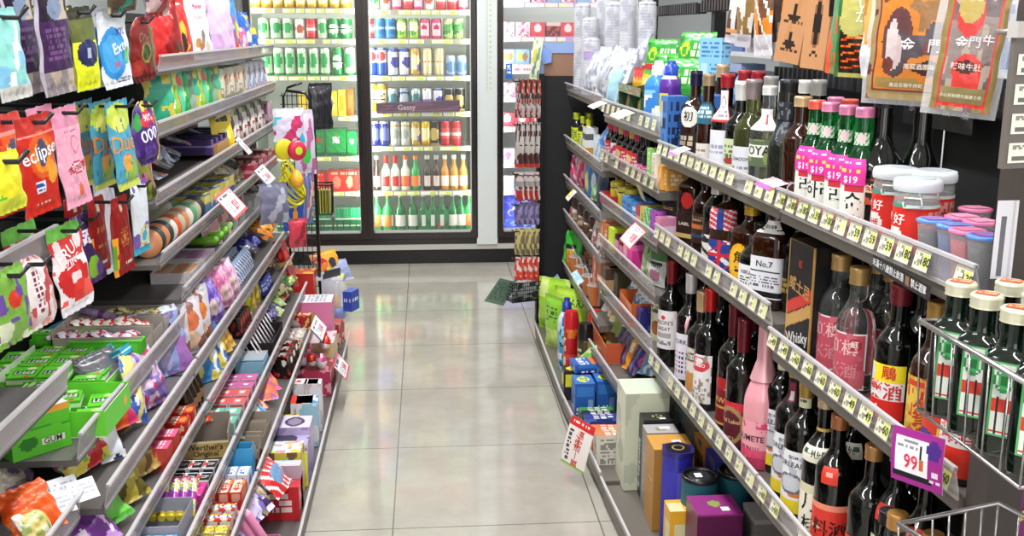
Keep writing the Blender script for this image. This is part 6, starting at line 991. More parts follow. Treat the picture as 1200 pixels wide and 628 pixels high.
def run(row, a, b, n, specs, name, cat, desc, where, grp, d=.04, ranks=1, rd=.04, lean=.25, rz=-.2, dz=0, names=None, roll=0):
    """n things side by side from pixel a to pixel b along a row, RANKS deep"""
    Xa, Ya = Lp(a[0], a[1], row, d); Xb, Yb = Lp(b[0], b[1], row, d)
    for i in range(n):
        t = i/(n-1) if n > 1 else 0
        for r in range(ranks):
            k = (i+r) % len(specs) if names is None or len(specs) > 1 else 0; k = i % len(specs) if ranks > 1 else k
            nm = names[k] if names else desc
            lab = '%s, %s from the cooler%s, %s' % (nm, nth(i), '' if ranks == 1 else ', '+['front', 'second', 'third', 'last'][r]+' rank', where)
            put(specs[k], name, cat, lab, (ROW[row][0]-d-r*rd, Ya+(Yb-Ya)*t, ROW[row][2]+dz+specs[k].d*.5*math.sin(abs(lean))), (-lean, roll, RL+rz), grp)
P_ = lambda w, h, t, c, s=1, **k: pouch(w, h, t, c, hang=False, seed=s, cell=k.pop('cell', .006), **k)
# ---- top row T1 (behind the hooks): standing sweet bags
for i, (px, py, w, h, c, t) in enumerate([
    (197, 30, .11, .17, ['c41c1c', ('n', 4, .6, '8c1014', 2), ('e', .75, .25, .15, .12, '5c3018'), ('e', .8, .12, .1, .08, 'e8a820')], 'glossy red chocolate bag standing beside the hanging red pouches'),
    (212, 25, .1, .18, ['d0302c', ('n', 4, .6, 'e8b028', 4), ('e', .4, .3, .2, .15, '3c2014')], 'red and yellow sweet bag behind the white biscuit pouch'),
    (236, 28, .16, .2, ['e8e8ec', ('w', .3, .78, .7, .84, 1, 'd85c84'), ('w', .25, .6, .6, .66, 2, 'c8a0b0'), ('e', .3, .25, .1, .08, 'c8924c'), ('e', .5, .32, .07, .14, '8c7c78'), ('e', .68, .2, .1, .07, 'd8c0a8'), ('e', .42, .2, .08, .06, 'b87c3c')], 'white biscuit pouch with small cookie pictures'),
    (262, 20, .12, .2, ['d8b8dc', ('n', 4, .5, 'c8a4d0', 3)], 'lilac bag behind the white biscuit pouch'),
    (272, 30, .13, .2, ['3c8cd4', ('n', 9, .62, 'd03c4c', 5), ('n', 8, .7, 'f0d028', 6), ('e', .25, .7, .2, .2, '2c1c14')], 'blue sweet bag sprinkled with coloured buttons'),
    (290, 32, .1, .16, ['2c6cc8', ('n', 9, .66, 'f0c028', 7), ('e', .5, .4, .2, .15, 'f4f4f4')], 'second blue sweet bag leaning at the shelf end'),
    (283, 42, .07, .1, ['e05c8c', ('n', 6, .5, 'f0c8d8', 2)], 'small pink sweet bag squeezed before the blue ones'),
    (268, 45, .06, .12, ['3c3838', ('n', 5, .6, 'e8d86c', 2)], 'narrow black and yellow packet between the blue bags'),
    (305, 25, .09, .1, ['f0c83c', ('h', .3, .7, '2c64b8'), ('r', .1, .1, .4, .3, 'e8e8ec')], 'blue and yellow tube-like sweet packet at the shelf end')]):
    tx = {4: [('m', .09, 'f4f4f6', .28, .72)], 5: [('m', .07, 'f4f4f6', .5, .38)], 2: [('aki aki', .018, 'd8507c', .5, .8)]}.get(i, [])
    lput(P_(w, h, .035, c, 200+i, cell=.004, texts=tx), 'sweet_bag', 'bag', t, px, py, 'T1', .04+.012*(i % 3), 0, -.55+.15*(i % 3), None, .12)
# ---- T2: green blister packs and cartons
GB = [['3cb48c', ('h', .7, 1, '30a890'), ('n', 6, .55, 'd8c84c', 3)], ['8cc43c', ('h', .75, 1, 'e8e060'), ('e', .5, .4, .3, .2, 'e8f0d8')], ['4ccc9c', ('n', 5, .55, 'e05c4c', 6)], ['2c9c4c', ('e', .5, .5, .3, .25, 'c8e0a0')], ['5c7c64', ('n', 6, .5, '8ca890', 3)]]
gb = [P_(.1, .135, .02, c, 220+i) for i, c in enumerate(GB)]
run('T2', (188, 112), (246, 92), 11, gb, 'blister_pack', 'packet', '', 'second snack shelf', 'green blister packs', .04, 1, .04, .1, -.6, names=['teal blister pack', 'lime blister pack', 'mint and red blister pack', 'green blister pack', 'grey-green blister pack'])
sbx = [boxspec(.06, .05, .115, ['cfc8b4', ('r', .3, .6, .6, .8, 'd86c3c'), ('w', .1, .1, .9, .5, 4, '8c8474')]), boxspec(.06, .05, .115, ['c0b8a4', ('r', .5, .6, .8, .8, 'b8543c'), ('n', 5, .6, '8c8474', 2)])]
run('T2', (250, 92), (278, 84), 6, sbx, 'beige_carton', 'box', 'beige carton with a small red patch', 'second snack shelf', 'beige cartons', .045, 2, .055, .05, -.3)
run('T2', (282, 88), (316, 76), 9, [P_(.08, .12, .02, ['d0ccd4', ('n', 5, .5, '7c747c', 2), ('n', 7, .66, 'c88ca0', 3)], 231), P_(.08, .12, .02, ['e4e6ec', ('n', 6, .55, '8ca4c8', 4)], 232)], 'blister_pack', 'packet', '', 'far end of the second snack shelf', 'grey blister packs', .04, 1, .04, .1, -.5, names=['grey blister pack', 'white and blue blister pack'])
put(card(.34, .085, ['b8b48c', ('n', 3, .6, 'd8d4b0', 2)]), 'shelf_flap', 'card', 'shiny olive plastic flap folded over the second lip', (-.612, 3.5, 1.2), (.5, 0, RL))
# ---- G: flat boxes, purple tray, yellow packs
lput(P_(.14, .16, .03, ['d8dce4', ('n', 6, .5, '8c9cb8', 2), ('n', 9, .66, '3c4c74', 3)], 240), 'playing_card_pack', 'packet', 'blue and white patterned pack lying at the near end of the third shelf', 205, 190, 'G', .07, .025, 0, None, 1.0)
for i in range(5): lput(P_(.11, .13, .012, [['cfd4dc', 'd8d0c4', 'c4ccd8', 'e0dcd8', 'b8c4d4'][i], ('n', 6, .55, '6c7c9c', i), ('n', 8, .7, 'c87c4c', i+3)], 241+i), 'paper_toy_pack', 'packet', 'pale printed paper toy pack, %s counted from the hooks on the third shelf' % nth(i), 190+i*11, 196-i*8, 'G', .05+.01*i, .014+.014*i, .1*i, 'paper toy packs', 1.25)
lput(tray(.2, .16, .035, 'b88c54', inner='c8a064'), 'card_tray', 'tray', 'tan card tray with purple pads on the third shelf', 232, 168, 'G', .1, .012)
PU = boxspec(.034, .14, .045, ['3c2c64', ('h', .5, .6, '8c7cc0')], top=['463478', ('r', .1, .1, .9, .2, '2c2050')])
for i in range(6): lput(PU, 'purple_pad_box', 'box', 'deep purple pad box, %s in the tan card tray' % nth(i), 222+i*6, 172-i*5, 'G', .1, .018, 0, 'purple pad boxes')
lput(P_(.11, .145, .02, ['f0d424', ('w', .2, .6, .8, .8, 1, '3c3c20'), ('e', .5, .35, .3, .15, 'f8ec80')], 247, texts=[('Skid', .03, '3c4c2c', .5, .72)]), 'yellow_packet', 'packet', 'bright yellow packet standing before the white packets', 262, 150, 'G', .04, 0, -.5, None, .15)
run('G', (270, 148), (304, 132), 12, [P_(.08, .125, .018, ['e4e0dc', ('n', 5, .55, '5c4c4c', 2), ('h', .8, 1, 'c8b098')], 248), P_(.08, .125, .018, ['dcd8d0', ('n', 5, .55, 'b83c3c', 3), ('h', .8, 1, '5c8c5c')], 249), P_(.08, .12, .018, ['c0b0a8', ('n', 5, .5, '3c3434', 5)], 250)], 'biscuit_packet', 'packet', '', 'far half of the third snack shelf', 'biscuit packets', .04, 1, .04, .1, -.45, names=['cream biscuit packet', 'red and green biscuit packet', 'brown biscuit packet'])
run('G', (308, 126), (320, 122), 7, [boxspec(.035, .06, .11, ['c0a8b4', ('n', 5, .55, '8c5c70', 2)]), boxspec(.035, .06, .11, ['d0c4c0', ('n', 5, .6, 'b06c7c', 5)])], 'card_box', 'box', 'pinkish card deck box', 'far end of the third snack shelf', 'card deck boxes', .04, 1, .04, 0, -.2)
# blister cards spilling at the shelf end above
run('G', (316, 92), (338, 84), 5, [P_(.06, .13, .02, ['d8e0ec', ('h', .6, .8, 'c82c3c'), ('h', .35, .5, '2c5cb8')], 251), P_(.06, .13, .02, ['e4e8ee', ('n', 6, .55, '3ca8b8', 2), ('h', .8, 1, 'e8e8f0')], 252)], 'toy_blister', 'packet', '', 'top of the candy bay end', 'toy blisters', .05, 1, .04, .05, -.9, dz=.14, names=['red and blue toy blister', 'teal toy blister'])
# ---- E: discs of tape, small cartons, rack
dsc = [MB().lathe([(.018, 0), (.041, .0), (.043, .003), (.043, .011), (.041, .014), (.018, .014)], c, 0, 26, T=Matrix.Translation((0, -.007, .043)) @ Matrix.Rotation(math.radians(-90), 4, 'X')).mesh(PLAST) for c in ('c8845c', '3c423c', 'd8d4c8', 'b8b49c', 'd0582c', '5c9c6c')]
dl = MB(); dl.lathe([(.0, .0142), (.034, .0145)], 'e0d8d0', 0, 20, T=Matrix.Translation((0, -.007, .043)) @ Matrix.Rotation(math.radians(-90), 4, 'X'), cap=False, ops=['e4dcd0', ('n', 5, .55, 'c86c4c', 2)])
dsp = [Spec(m_, [('face_print', dl.mesh(LABEL))], h=.086, w=.086, d=.014) for m_ in dsc]; dn = ['copper', 'charcoal', 'white', 'olive grey', 'orange red', 'green']
for i in range(15):
    k = [0, 1, 0, 1, 2, 4, 3, 0, 2, 5, 3, 1, 5, 3, 2][i]
    lput(dsp[k], 'candy_disc', 'sweets', '%s rimmed round sweet tin standing on edge, %s from the hooks' % (dn[k], nth(i)), 170+i*4.9, 250-i*3.4, 'E', .045, .0, -1.25, 'round sweet tins', .12, .82)
for i in range(9): lput(dsp[[3, 2, 5][i % 3]], 'candy_disc', 'sweets', '%s rimmed round sweet tin in the rear rank, %s from the hooks' % (dn[[3, 2, 5][i % 3]], nth(i)), 182+i*5, 236-i*3.6, 'E', .13, .0, -1.25, 'round sweet tins', .12, .82)
run('E', (232, 214), (262, 196), 6, [boxspec(.05, .05, .07, ['5c78b8', ('h', .6, .9, 'd8c864')], top=['b8b45c', ('e', .5, .5, .25, .25, '6c7c3c')]), boxspec(.05, .05, .07, ['c8b84c', ('h', .2, .5, '4c64a8')], top=['3c4c84', ('w', .1, .2, .9, .8, 2, 'c8c87c')])], 'small_sweet_box', 'box', '', 'fourth snack shelf', 'small blue and yellow boxes', .04, 2, .055, 0, -.1, names=['blue sweet box with yellow top', 'yellow sweet box with navy top'])
wr = MB()
for i in range(7): wr.tube([(-.06+i*.02, -.05, .012), (-.06+i*.02, .05, .06)], .0025, '101012')
wr.tube([(-.065, -.05, .012), (.065, -.05, .012)], .003, '101012'); wr.tube([(-.065, .05, .06), (.065, .05, .06)], .003, '101012')
lput(Spec(wr.mesh(PLAST)), 'wire_rack', 'rack', 'small black sloping wire rack over pale packs on the fourth shelf', 262, 184, 'E', .09, .05, 0)
run('E', (266, 192), (282, 182), 4, [P_(.06, .08, .02, ['c8c0a0', ('n', 5, .5, '8c8464', 2)], 255)], 'tan_packet', 'packet', 'tan packet under the black wire rack', 'fourth snack shelf', 'tan packets', .05, 1, .04, .5)
run('E', (284, 190), (312, 172), 5, [boxspec(.08, .1, .05, ['a83848', ('h', .4, .6, 'd88c94')], top=['b03c4c', ('n', 5, .6, 'd0a0a0', 2), ('r', .1, .1, .9, .2, '7c2c38')]), boxspec(.08, .1, .065, ['7c3c44', ('w', .1, .2, .9, .8, 2, 'd0b0a8')], top=['8c4850', ('w', .1, .2, .9, .8, 4, 'c8a8a8')])], 'chocolate_box', 'box', '', 'far end of the fourth snack shelf', 'flat red chocolate boxes', .055, 1, .04, 0, -.05, names=['flat red chocolate box', 'flat maroon chocolate box'])
# ---- F: bar cartons, green tubes, dark packs
BR = boxspec(.018, .085, .02, ['c8a4b8'], top=['8c5c8c', ('r', .1, .1, .9, .9, 'c090b8')])
for q, (px, py, t, c1, c2) in enumerate([(222, 275, 'lilac bar', 'd8bcd0', 'b884b0'), (205, 292, 'orange bar', 'd8c8b8', 'c88450')]):
    lput(tray(.15, .11, .03, 'cfc8cc', inner='d8d0d4'), 'bar_tray', 'tray', 'pale carton of %ss on the fifth snack shelf' % t, px, py, 'F', .065, 0)
    s_ = boxspec(.024, .095, .032, [c1], top=[c2, ('r', .1, .1, .9, .25, c1), ('w', .1, .4, .9, .8, 3, c1)])
    for i in range(5): X, Y = Lp(px, py, 'F', .065); put(s_, 'candy_bar', 'sweets', '%s, %s from the cooler end in its pale carton' % (t, nth(i)), (X, Y+.055-.027*i, .716), (0, 0, RL), 'candy bars in cartons')
run('F', (238, 272), (256, 256), 4, [MB().tube([(0, -.04, .014), (0, .045, .02)], .013, '7cc83c').mesh(PLAST)] and [Spec(MB().tube([(0, -.05, .014), (0, .04, .03)], .014, '86d03c', n=10).mesh(PLAST), w=.03, d=.09)], 'green_tube', 'sweets', 'bright green sweet tube lying', 'fifth snack shelf', 'green sweet tubes', .06, 1)
for i in range(6): lput(P_(.08, .1, .02, [['c89098', 'b08c94', 'a86c74', 'c8a4a0', '8c7c84', '9c5c60'][i], ('n', 5, .55, ['d8d0d0', '6c4c54', 'e0b0a8'][i % 3], i)], 260+i), 'sweet_packet', 'packet', 'dusty pink sweet packet, %s from the hooks on the fifth shelf' % nth(i), 248+i*6, 258-i*6, 'F', .05+.02*(i % 2), 0, -.7, 'dusty pink sweet packets', .2)
for i in range(5): lput(Spec(MB().box(-.001, -.05, 0, .001, .04, .06, 'cccccc').mesh(CLEAR), w=.03, d=.04), 'shelf_divider', 'divider', 'clear plastic divider, %s from the hooks on the fifth shelf' % nth(i), 252+i*9, 258-i*8.5, 'F', .06, 0, 0, 'clear dividers')
heap('F', 304, 225, 9, .16, .08, [P_(.06, .05, .025, ['3c302c', ('n', 5, .55, '7c6c5c', 2), ('n', 7, .7, 'c8c0b0', 3)], 266, cell=.01), P_(.06, .05, .025, ['54443c', ('n', 5, .6, '2c2420', 4)], 267, cell=.01)], 'dark_toffee', 'dark brown wrapped toffee heaped at the far end of the fifth shelf', 'dark toffees')
# ---- B far: orange heap, blue heap, white sachets, brown bags, frilly bags
OC = [P_(.055, .06, .03, ['e8942c', ('n', 4, .55, 'f4b848', 2), ('n', 6, .72, '3c2414', 3)], 270, cell=.009), P_(.055, .06, .03, ['e07c20', ('e', .5, .5, .2, .3, '3c2818')], 271, cell=.009)]
heap('B', 300, 268, 16, .2, .09, OC, 'orange_candy', 'orange wrapped candy heaped on the sixth snack row', 'orange wrapped candies', hh=.05, d0=.02)
heap('B', 318, 245, 8, .12, .08, [P_(.055, .06, .03, ['d8c83c', ('s', 4, .4, '2c2c28')], 272, cell=.009), P_(.055, .06, .03, ['e8e0d0', ('s', 4, .4, '28242c')], 273, cell=.009)], 'striped_candy', 'black striped candy at the far end of the sixth snack row', 'striped candies', hh=.05, d0=.02)
heap('B', 280, 288, 14, .15, .08, [P_(.055, .055, .03, ['34389c', ('n', 4, .55, '6c70d0', 2)], 274, cell=.009), P_(.055, .055, .03, ['3c3070', ('n', 4, .55, 'd8d8e8', 4)], 275, cell=.009)], 'blue_candy', 'royal blue wrapped candy heaped on the sixth snack row', 'blue wrapped candies', hh=.045, d0=.02)
run('B', (256, 318), (272, 300), 8, [P_(.05, .08, .02, ['e8eaf0', ('z', 3, .4, '3c6cb0', .8), ('h', .85, 1, '8ca8c8')], 276)], 'white_sachet', 'packet', 'white and blue sachet', 'sixth snack row', 'white and blue sachets', .045, 2, .04, .3, -.3)
heap('B', 243, 335, 14, .13, .09, [P_(.05, .05, .025, ['5c4030', ('n', 5, .55, 'c8a868', 2)], 277, cell=.009), P_(.05, .05, .025, ['2c2420', ('n', 5, .6, 'e0d8c0', 4)], 278, cell=.009), P_(.05, .05, .025, ['b89058', ('n', 5, .6, '6c4c2c', 4)], 279, cell=.009)], 'brown_candy', 'brown and gold wrapped candy on the sixth snack row', 'brown wrapped candies', hh=.04, d0=.02)
def frill(c1, c2): return P_(.1, .13, .05, [c1, ('n', 6, .5, c2, 3), ('e', .5, .35, .28, .2, 'c8b0a8'), ('s', 9, .15, c2)], 281, wob=2)
for i, (px, py, a, b_, t) in enumerate([(250, 345, 'e87cb4', 'f8b8d8', 'pink'), (236, 352, 'd8508c', 'f0a0c8', 'rose'), (225, 362, '6c4cc0', '9c84e0', 'violet'), (262, 338, 'b89058', '8c6c40', 'tan'), (240, 335, 'e49cc8', 'f8d0e4', 'pale pink')]): lput(frill(a, b_), 'frilly_bag', 'bag', '%s frilly-topped sweet bag on the sixth snack row' % t, px, py, 'B', .04+.02*(i % 2), 0, -.5, None, .25)
for i, (px, py, c) in enumerate([(222, 385, 'd87c3c'), (213, 396, 'c86c48'), (231, 378, 'b85c3c'), (204, 405, 'c8b4c0')]): lput(P_(.11, .15, .03, ['d0ccd4', ('e', .5, .62, .35, .22, c), ('e', .5, .25, .3, .18, 'd8b498'), ('n', 7, .72, '8c5c50', 3), ('h', .0, .08, 'a8a4ac')], 284+i, cell=.004), 'pretzel_bag', 'bag', 'clear bag with %s snack picture, %s from the cooler end' % (['orange', 'salmon', 'rust', 'grey'][i], nth([1, 2, 0, 3][i])), px, py, 'B', .035+.01*i, 0, -.75, None, .15)
# ---- B near: doll pouch, grey packs, fruit pouches, white cards, orange toy
lput(P_(.16, .17, .03, ['8c9ccc', ('e', .55, .6, .25, .2, '3c3454'), ('e', .45, .35, .12, .3, 'b8b0e0'), ('n', 6, .6, '6c5c9c', 3), ('h', .9, 1, 'c8d0e8'), ('r', .7, .0, 1, .5, '9c6cb0')], 290, cell=.004), 'doll_pouch', 'bag', 'lavender blue pouch with dancing doll print', 186, 420, 'B', .05, 0, -.6, None, .4)
lput(P_(.12, .14, .05, ['d8b8d4', ('n', 6, .5, 'c83c6c', 3), ('n', 8, .6, '7c6cb0', 5)], 291, cell=.004, wob=2), 'pink_bow_bag', 'bag', 'clear violet bag with pink bow sweets inside', 182, 455, 'B', .035, 0, -.4, None, .3)
lput(P_(.13, .16, .05, ['5c5c64', ('n', 4, .6, '3c3c44', 3)], 292), 'grey_bag', 'bag', 'dull grey crumpled bag in the sixth snack row', 160, 470, 'B', .08, 0, -.4, None, .5)
lput(P_(.07, .15, .03, ['e8dc88', ('n', 4, .5, '3c64b8', 3), ('n', 6, .7, 'e8e8f4', 4)], 293, shape='taper', cell=.004), 'cone_sweet', 'sweets', 'yellow and blue cone-shaped sweet packet', 165, 478, 'B', .03, 0, -.3, None, .3, 1, .3)
lput(P_(.15, .1, .06, ['e05c2c', ('r', 0, 0, .25, 1, 'd8c4b8'), ('r', .3, .1, .5, .9, '8cc43c'), ('r', .75, .0, 1, 1, 'b82c5c'), ('p', 9, .07, 'f0c87c', 3), ('r', .35, .1, .5, .35, 'e8e8e4'), ('s', 40, .1, 'd85030')], 294, cell=.004, wob=.5), 'fruit_gummy_bag', 'bag', 'orange, green and magenta gummy bag lying on its side', 130, 498, 'B', .06, .01, -.5, None, .9)
lput(P_(.06, .12, .03, ['e4e6ec', ('n', 5, .6, '2c3c5c', 3)], 295, cell=.005), 'white_snack_bag', 'bag', 'white bag with dark lettering beside the gummy bag', 147, 516, 'B', .03, 0, -.7, None, .5)
lput(P_(.17, .09, .05, ['c82c2c', ('n', 4, .5, 'e8d860', 3), ('n', 5, .62, 'd8408c', 4), ('n', 6, .72, '7cc840', 6)], 296, cell=.004), 'red_yellow_bag', 'bag', 'shiny red, yellow and pink bag lying low on the sixth row', 112, 528, 'B', .055, .0, -.3, None, 1.0)
for i, (px, py) in enumerate([(58, 573), (72, 570), (93, 572), (66, 588), (50, 590)]): 
    X, Y, Z = un(px, py, 'z', .60); put(card(.05, .04, ['e4e6ee', ('w', .1, .2, .9, .8, 3, 'b0b4c4')]), 'white_tag_card', 'card', 'plain white tag card, %s, propped in the sixth snack row' % ['upper near', 'upper middle', 'standing clear of the others', 'lower middle', 'lower near'][i], (X, Y, Z+.015), (-.7, 0, RL-.8), 'white tag cards')
lput(P_(.16, .15, .08, ['e85c20', ('n', 3, .6, 'f07838', 3), ('n', 5, .75, 'd84c18', 5)], 298, cell=.005, wob=2), 'orange_toy_bag', 'bag', 'bright orange balloon-like toy bag at the frame corner', 28, 612, 'B', .05, .0, -.6, None, .8, .62)
lput(P_(.18, .16, .05, ['c8c0b0', ('n', 5, .5, '8c8474', 3), ('n', 6, .7, '6c5c84', 5)], 299, wob=2, cell=.007), 'clear_toy_bag', 'bag', 'crinkled clear toy bag behind the orange one', 52, 570, 'B', .14, .0, -.5, None, .6, .6)
lput(P_(.12, .14, .05, ['c8b870', ('n', 5, .5, 'e0d8c8', 3), ('n', 6, .72, '8c9c4c', 5)], 300, wob=2, cell=.007), 'clear_toy_bag', 'bag', 'crinkled yellowish toy bag in front of the orange one', 66, 618, 'B', .03, .0, -.5, None, .7, .5)
# ---- C row
heap('C', 326, 280, 8, .12, .07, [P_(.055, .05, .025, ['2c3438', ('n', 5, .6, 'a87c44', 2)], 301, cell=.009)], 'dark_candy', 'dark wrapped candy at the far end of the seventh snack row', 'dark candies', d0=.02, hh=.04)
heap('C', 316, 305, 12, .15, .07, [P_(.05, .05, .025, ['7c4424', ('n', 5, .55, 'c88848', 2)], 302, cell=.009), P_(.05, .05, .025, ['4c2c1c', ('n', 5, .6, 'd8b078', 4)], 303, cell=.009)], 'caramel_candy', 'caramel brown candy on the seventh snack row', 'caramel candies', d0=.02, hh=.04)
run('C', (304, 326), (296, 334), 3, [boxspec(.06, .07, .05, ['2c3084', ('w', .1, .2, .9, .8, 2, 'b0b4e0')])], 'navy_mint_box', 'box', 'navy mint box', 'seventh snack row', 'navy mint boxes', .05, 1)
run('C', (290, 338), (278, 352), 5, [P_(.055, .08, .03, ['d8dc3c', ('n', 5, .5, '5c9c3c', 2), ('n', 5, .7, 'e88c34', 4)], 304), P_(.055, .08, .03, ['e05c2c', ('n', 5, .5, 'f0b848', 2)], 305)], 'fruit_candy_bag', 'bag', '', 'seventh snack row', 'fruit candy bags', .04, 1, .04, .3, -.4, names=['lime fruit candy bag', 'orange fruit candy bag'])
run('C', (270, 366), (260, 378), 4, [boxspec(.05, .05, .055, ['241c20', ('n', 5, .6, 'a83c2c', 2)], top=['2c2428', ('w', .1, .2, .9, .8, 3, 'c8b0a0')])], 'dark_tin_box', 'box', 'small black candy tin', 'seventh snack row', 'small black candy tins', .04, 2, .05)
for i, (px, py) in enumerate([(259, 396), (250, 402), (244, 410)]): lput(P_(.1, .11, .05, ['e0a83c', ('n', 5, .5, 'f0c868', 2), ('n', 6, .7, 'b8702c', 4)], 306+i, wob=1.6), 'yellow_bread_bag', 'bag', 'mustard yellow snack bag, %s from the cooler end of its trio' % nth(i), px, py, 'C', .04, 0, -.4, None, .5)
for i, (px, py, c) in enumerate([(244, 418, ['e0cc58', ('n', 4, .5, '3c70b8', 2), ('n', 6, .7, 'f0ecd8', 4)]), (232, 430, ['3c84c4', ('n', 4, .5, 'e4d468', 3), ('n', 6, .7, 'f0f0f4', 4)])]): lput(P_(.12, .14, .03, c, 310+i, cell=.004), 'star_snack_bag', 'bag', ['yellow snack bag with blue patches', 'blue snack bag with yellow patches'][i]+' on the seventh row', px, py, 'C', .035, 0, -.7, None, .4)
run('C', (222, 450), (208, 468), 4, [Spec(MB().lathe([(.018, 0), (.02, .05), (.012, .075), (.012, .09)], '2c1a10', 0, 12).mesh(artmat('cola', .1, .6)), [('cap', MB().lathe([(.013, .088), (.013, .1)], '2c2c30', 0, 10).mesh(PLAST)), ('label', MB().lathe([(.0205, .015), (.0205, .04)], '8c6c4c', 0, 14, cap=False).mesh(LABEL))], w=.04, d=.04)], 'cola_sweet_bottle', 'bottle', 'tiny dark cola sweet bottle', 'seventh snack row', 'cola sweet bottles', .04, 2, .045, .05)
def rowbox(row, pxy0, pxy1, n, c, top, name, desc, where, grp, d=.03, ranks=3, w=.028, dep=.03, h=.05, tex=(), lean=.0, dz=.0): run(row, pxy0, pxy1, n, [boxspec(w, dep-.002, h, c, top=top, cell=.004, texts=tex)], name, 'sweets', desc, where, grp, d, ranks, dep, lean, 0, dz)
GT = tray(.15, .095, .05, 'b8b4bc', inner='6c6468', front=['8c848c'], hf=.03)
def gtray(row, px, py, label, spec=None, d=.055): return lput(spec or GT, 'display_tray', 'tray', label, px, py, row, d, 0)
rowbox('C', (208, 478), (200, 490), 2, ['c82c24', ('n', 5, .6, 'f0c8a0', 2)], ['c83424', ('w', .1, .5, .9, .9, 2, 'f4e8d8'), ('e', .5, .25, .3, .18, 'e8943c')], 'red_snack_box', 'red snack box', 'seventh row', 'red snack boxes', .03, 2, .05, .045, .045)
rowbox('C', (192, 510), (182, 524), 2, ['c84c44', ('r', .1, .1, .9, .4, 'b83c38')], ['e4608c', ('w', .1, .2, .9, .6, 2, 'f8e4ec'), ('e', .5, .85, .3, .1, 'c02c4c')], 'pink_snack_box', 'pink-topped snack box', 'seventh row', 'pink-topped boxes', .03, 2, .05, .045, .055)
lput(P_(.12, .15, .06, ['7c6438', ('n', 5, .5, 'b89c54', 2), ('n', 6, .7, 'b83c34', 4)], 315, wob=1.8, cell=.005), 'brown_gold_bag', 'bag', 'crinkled brown and gold bag on the seventh row', 168, 540, 'C', .04, .0, -.4, None, .7)
lput(P_(.13, .15, .05, ['b8a848', ('n', 5, .6, '5c5428', 2), ('r', .2, .3, .8, .5, 'e0d88c')], 316, wob=1.2, cell=.004, texts=[('BRAZER', .026, '1c1c18', .5, .42, 15)]), 'gold_bag', 'bag', 'olive gold bag with black lettering on the seventh row', 151, 572, 'C', .035, .0, -.5, None, .7)
lput(P_(.13, .12, .03, ['6cc848', ('e', .3, .6, .16, .2, 'c82c2c'), ('n', 4, .65, '9ce070', 3), ('h', 0, .1, '4c9c38')], 317, cell=.004), 'green_gummy_pouch', 'bag', 'light green pouch with strawberry print', 128, 600, 'C', .04, .01, -.4, None, .95)
lput(P_(.13, .12, .04, ['7c3c9c', ('n', 4, .55, 'c898d8', 3), ('n', 6, .72, 'e8d8f0', 4)], 318, cell=.005), 'purple_gummy_pouch', 'bag', 'violet patterned pouch at the bottom of the seventh row', 110, 624, 'C', .04, .0, -.4, None, .9)
# ---- D row
heap('D', 328, 338, 16, .2, .07, [P_(.06, .05, .025, ['3c8c3c', ('n', 4, .5, 'c8c468', 2), ('n', 6, .7, '2c2420', 3)], 320, cell=.008), P_(.06, .05, .025, ['b8a074', ('n', 5, .5, 'd84c3c', 3)], 321, cell=.008), P_(.06, .05, .025, ['c8bc8c', ('n', 5, .55, '4c3c2c', 3)], 322, cell=.008)], 'mixed_candy', 'green and tan wrapped candy on the eighth snack row', 'mixed candies', d0=.015, hh=.05)
heap('D', 306, 362, 10, .1, .06, [P_(.05, .05, .025, ['38306c', ('n', 5, .55, '8c84b8', 2)], 323, cell=.008), P_(.05, .05, .025, ['a8d068', ('n', 5, .55, 'e0e8c0', 2)], 324, cell=.008)], 'violet_candy', 'violet or lime wrapped candy on the eighth snack row', 'violet and lime candies', d0=.015, hh=.04)
ly = Spec(MB().lathe([(.0, .074), (.014, .078), (.018, .088), (.013, .1), (0, .103)], 'e0a0b4', 0, 12, cap=False).mesh(PLAST), [('stick', MB().tube([(0, 0, 0), (0, 0, .078)], .0028, 'e8e4e8').mesh(PLAST))], w=.03, d=.03)
gtray('D', 306, 388, 'black lolly tray on the eighth snack row', tray(.26, .09, .05, '241c20', inner='2c2428', hf=.04))
run('D', (320, 374), (290, 408), 9, [ly], 'lollipop', 'sweets', 'pink lollipop', 'black tray of the eighth row', 'pink lollipops', .035, 2, .04, .5, 0, .004)
gtray('D', 288, 416, 'blue tray under a clear lid on the eighth snack row', tray(.1, .09, .045, '8cb8d0', inner='7cb4d4', hf=.035)); lput(Spec(MB().box(-.05, -.045, .046, .05, .045, .048, 'e8f0f4').mesh(CLEAR), w=.03, d=.05), 'plastic_cover', 'cover', 'clear lid covering the blue tray', 288, 416, 'D', .055, 0)
JT = lambda c, t: (['d8c8d0', ('r', .1, .1, .9, .9, c)], [c, ('r', .2, .3, .8, .7, t), ('r', .35, .38, .65, .62, 'f4e0ec')])
for q, (a0, a1, c, t, nm) in enumerate([((282, 438), (274, 447), 'c8609c', 'a84488', 'magenta'), ((266, 456), (258, 466), 'd8585c', 'e8847c', 'red'), ((249, 478), (241, 488), '6cb4a0', 'a8d8c0', 'mint green')]):
    ff, tt = JT(c, t); rowbox('D', a0, a1, 2, ff, tt, 'jelly_pack', nm+' jelly pack with pale lettering', 'eighth row', 'jelly packs', .03, 2, .05, .045, .04, [('t', 'Jelly', .012, 'f8f0f4', .5, .5, 90)])
wt = tray(.115, .1, .085, '8c7c70', inner='84786e', hf=.045, front=['c0a468', ('n', 4, .6, 'a88c50', 2), ('h', .9, 1, 'd8c89c')], ftext=[("Werther's", .021, '141210', .5, .66), ('Original', .019, '141210', .52, .28)])
X, Y = Lp(240, 508, 'D', .055); put(wt, 'candy_carton', 'box', 'cream toffee carton with bold black lettering', (X-.008, Y, .352), (0, 0, .12))
heap('D', 246, 498, 8, .045, .05, [P_(.03, .03, .015, ['d8943c', ('n', 4, .5, 'c83c2c', 2)], 325, cell=.008)], 'gold_toffee', 'gold and red wrapped toffee inside the lettered carton', 'toffees in the carton', dz=.05, d0=.03, hh=.012)
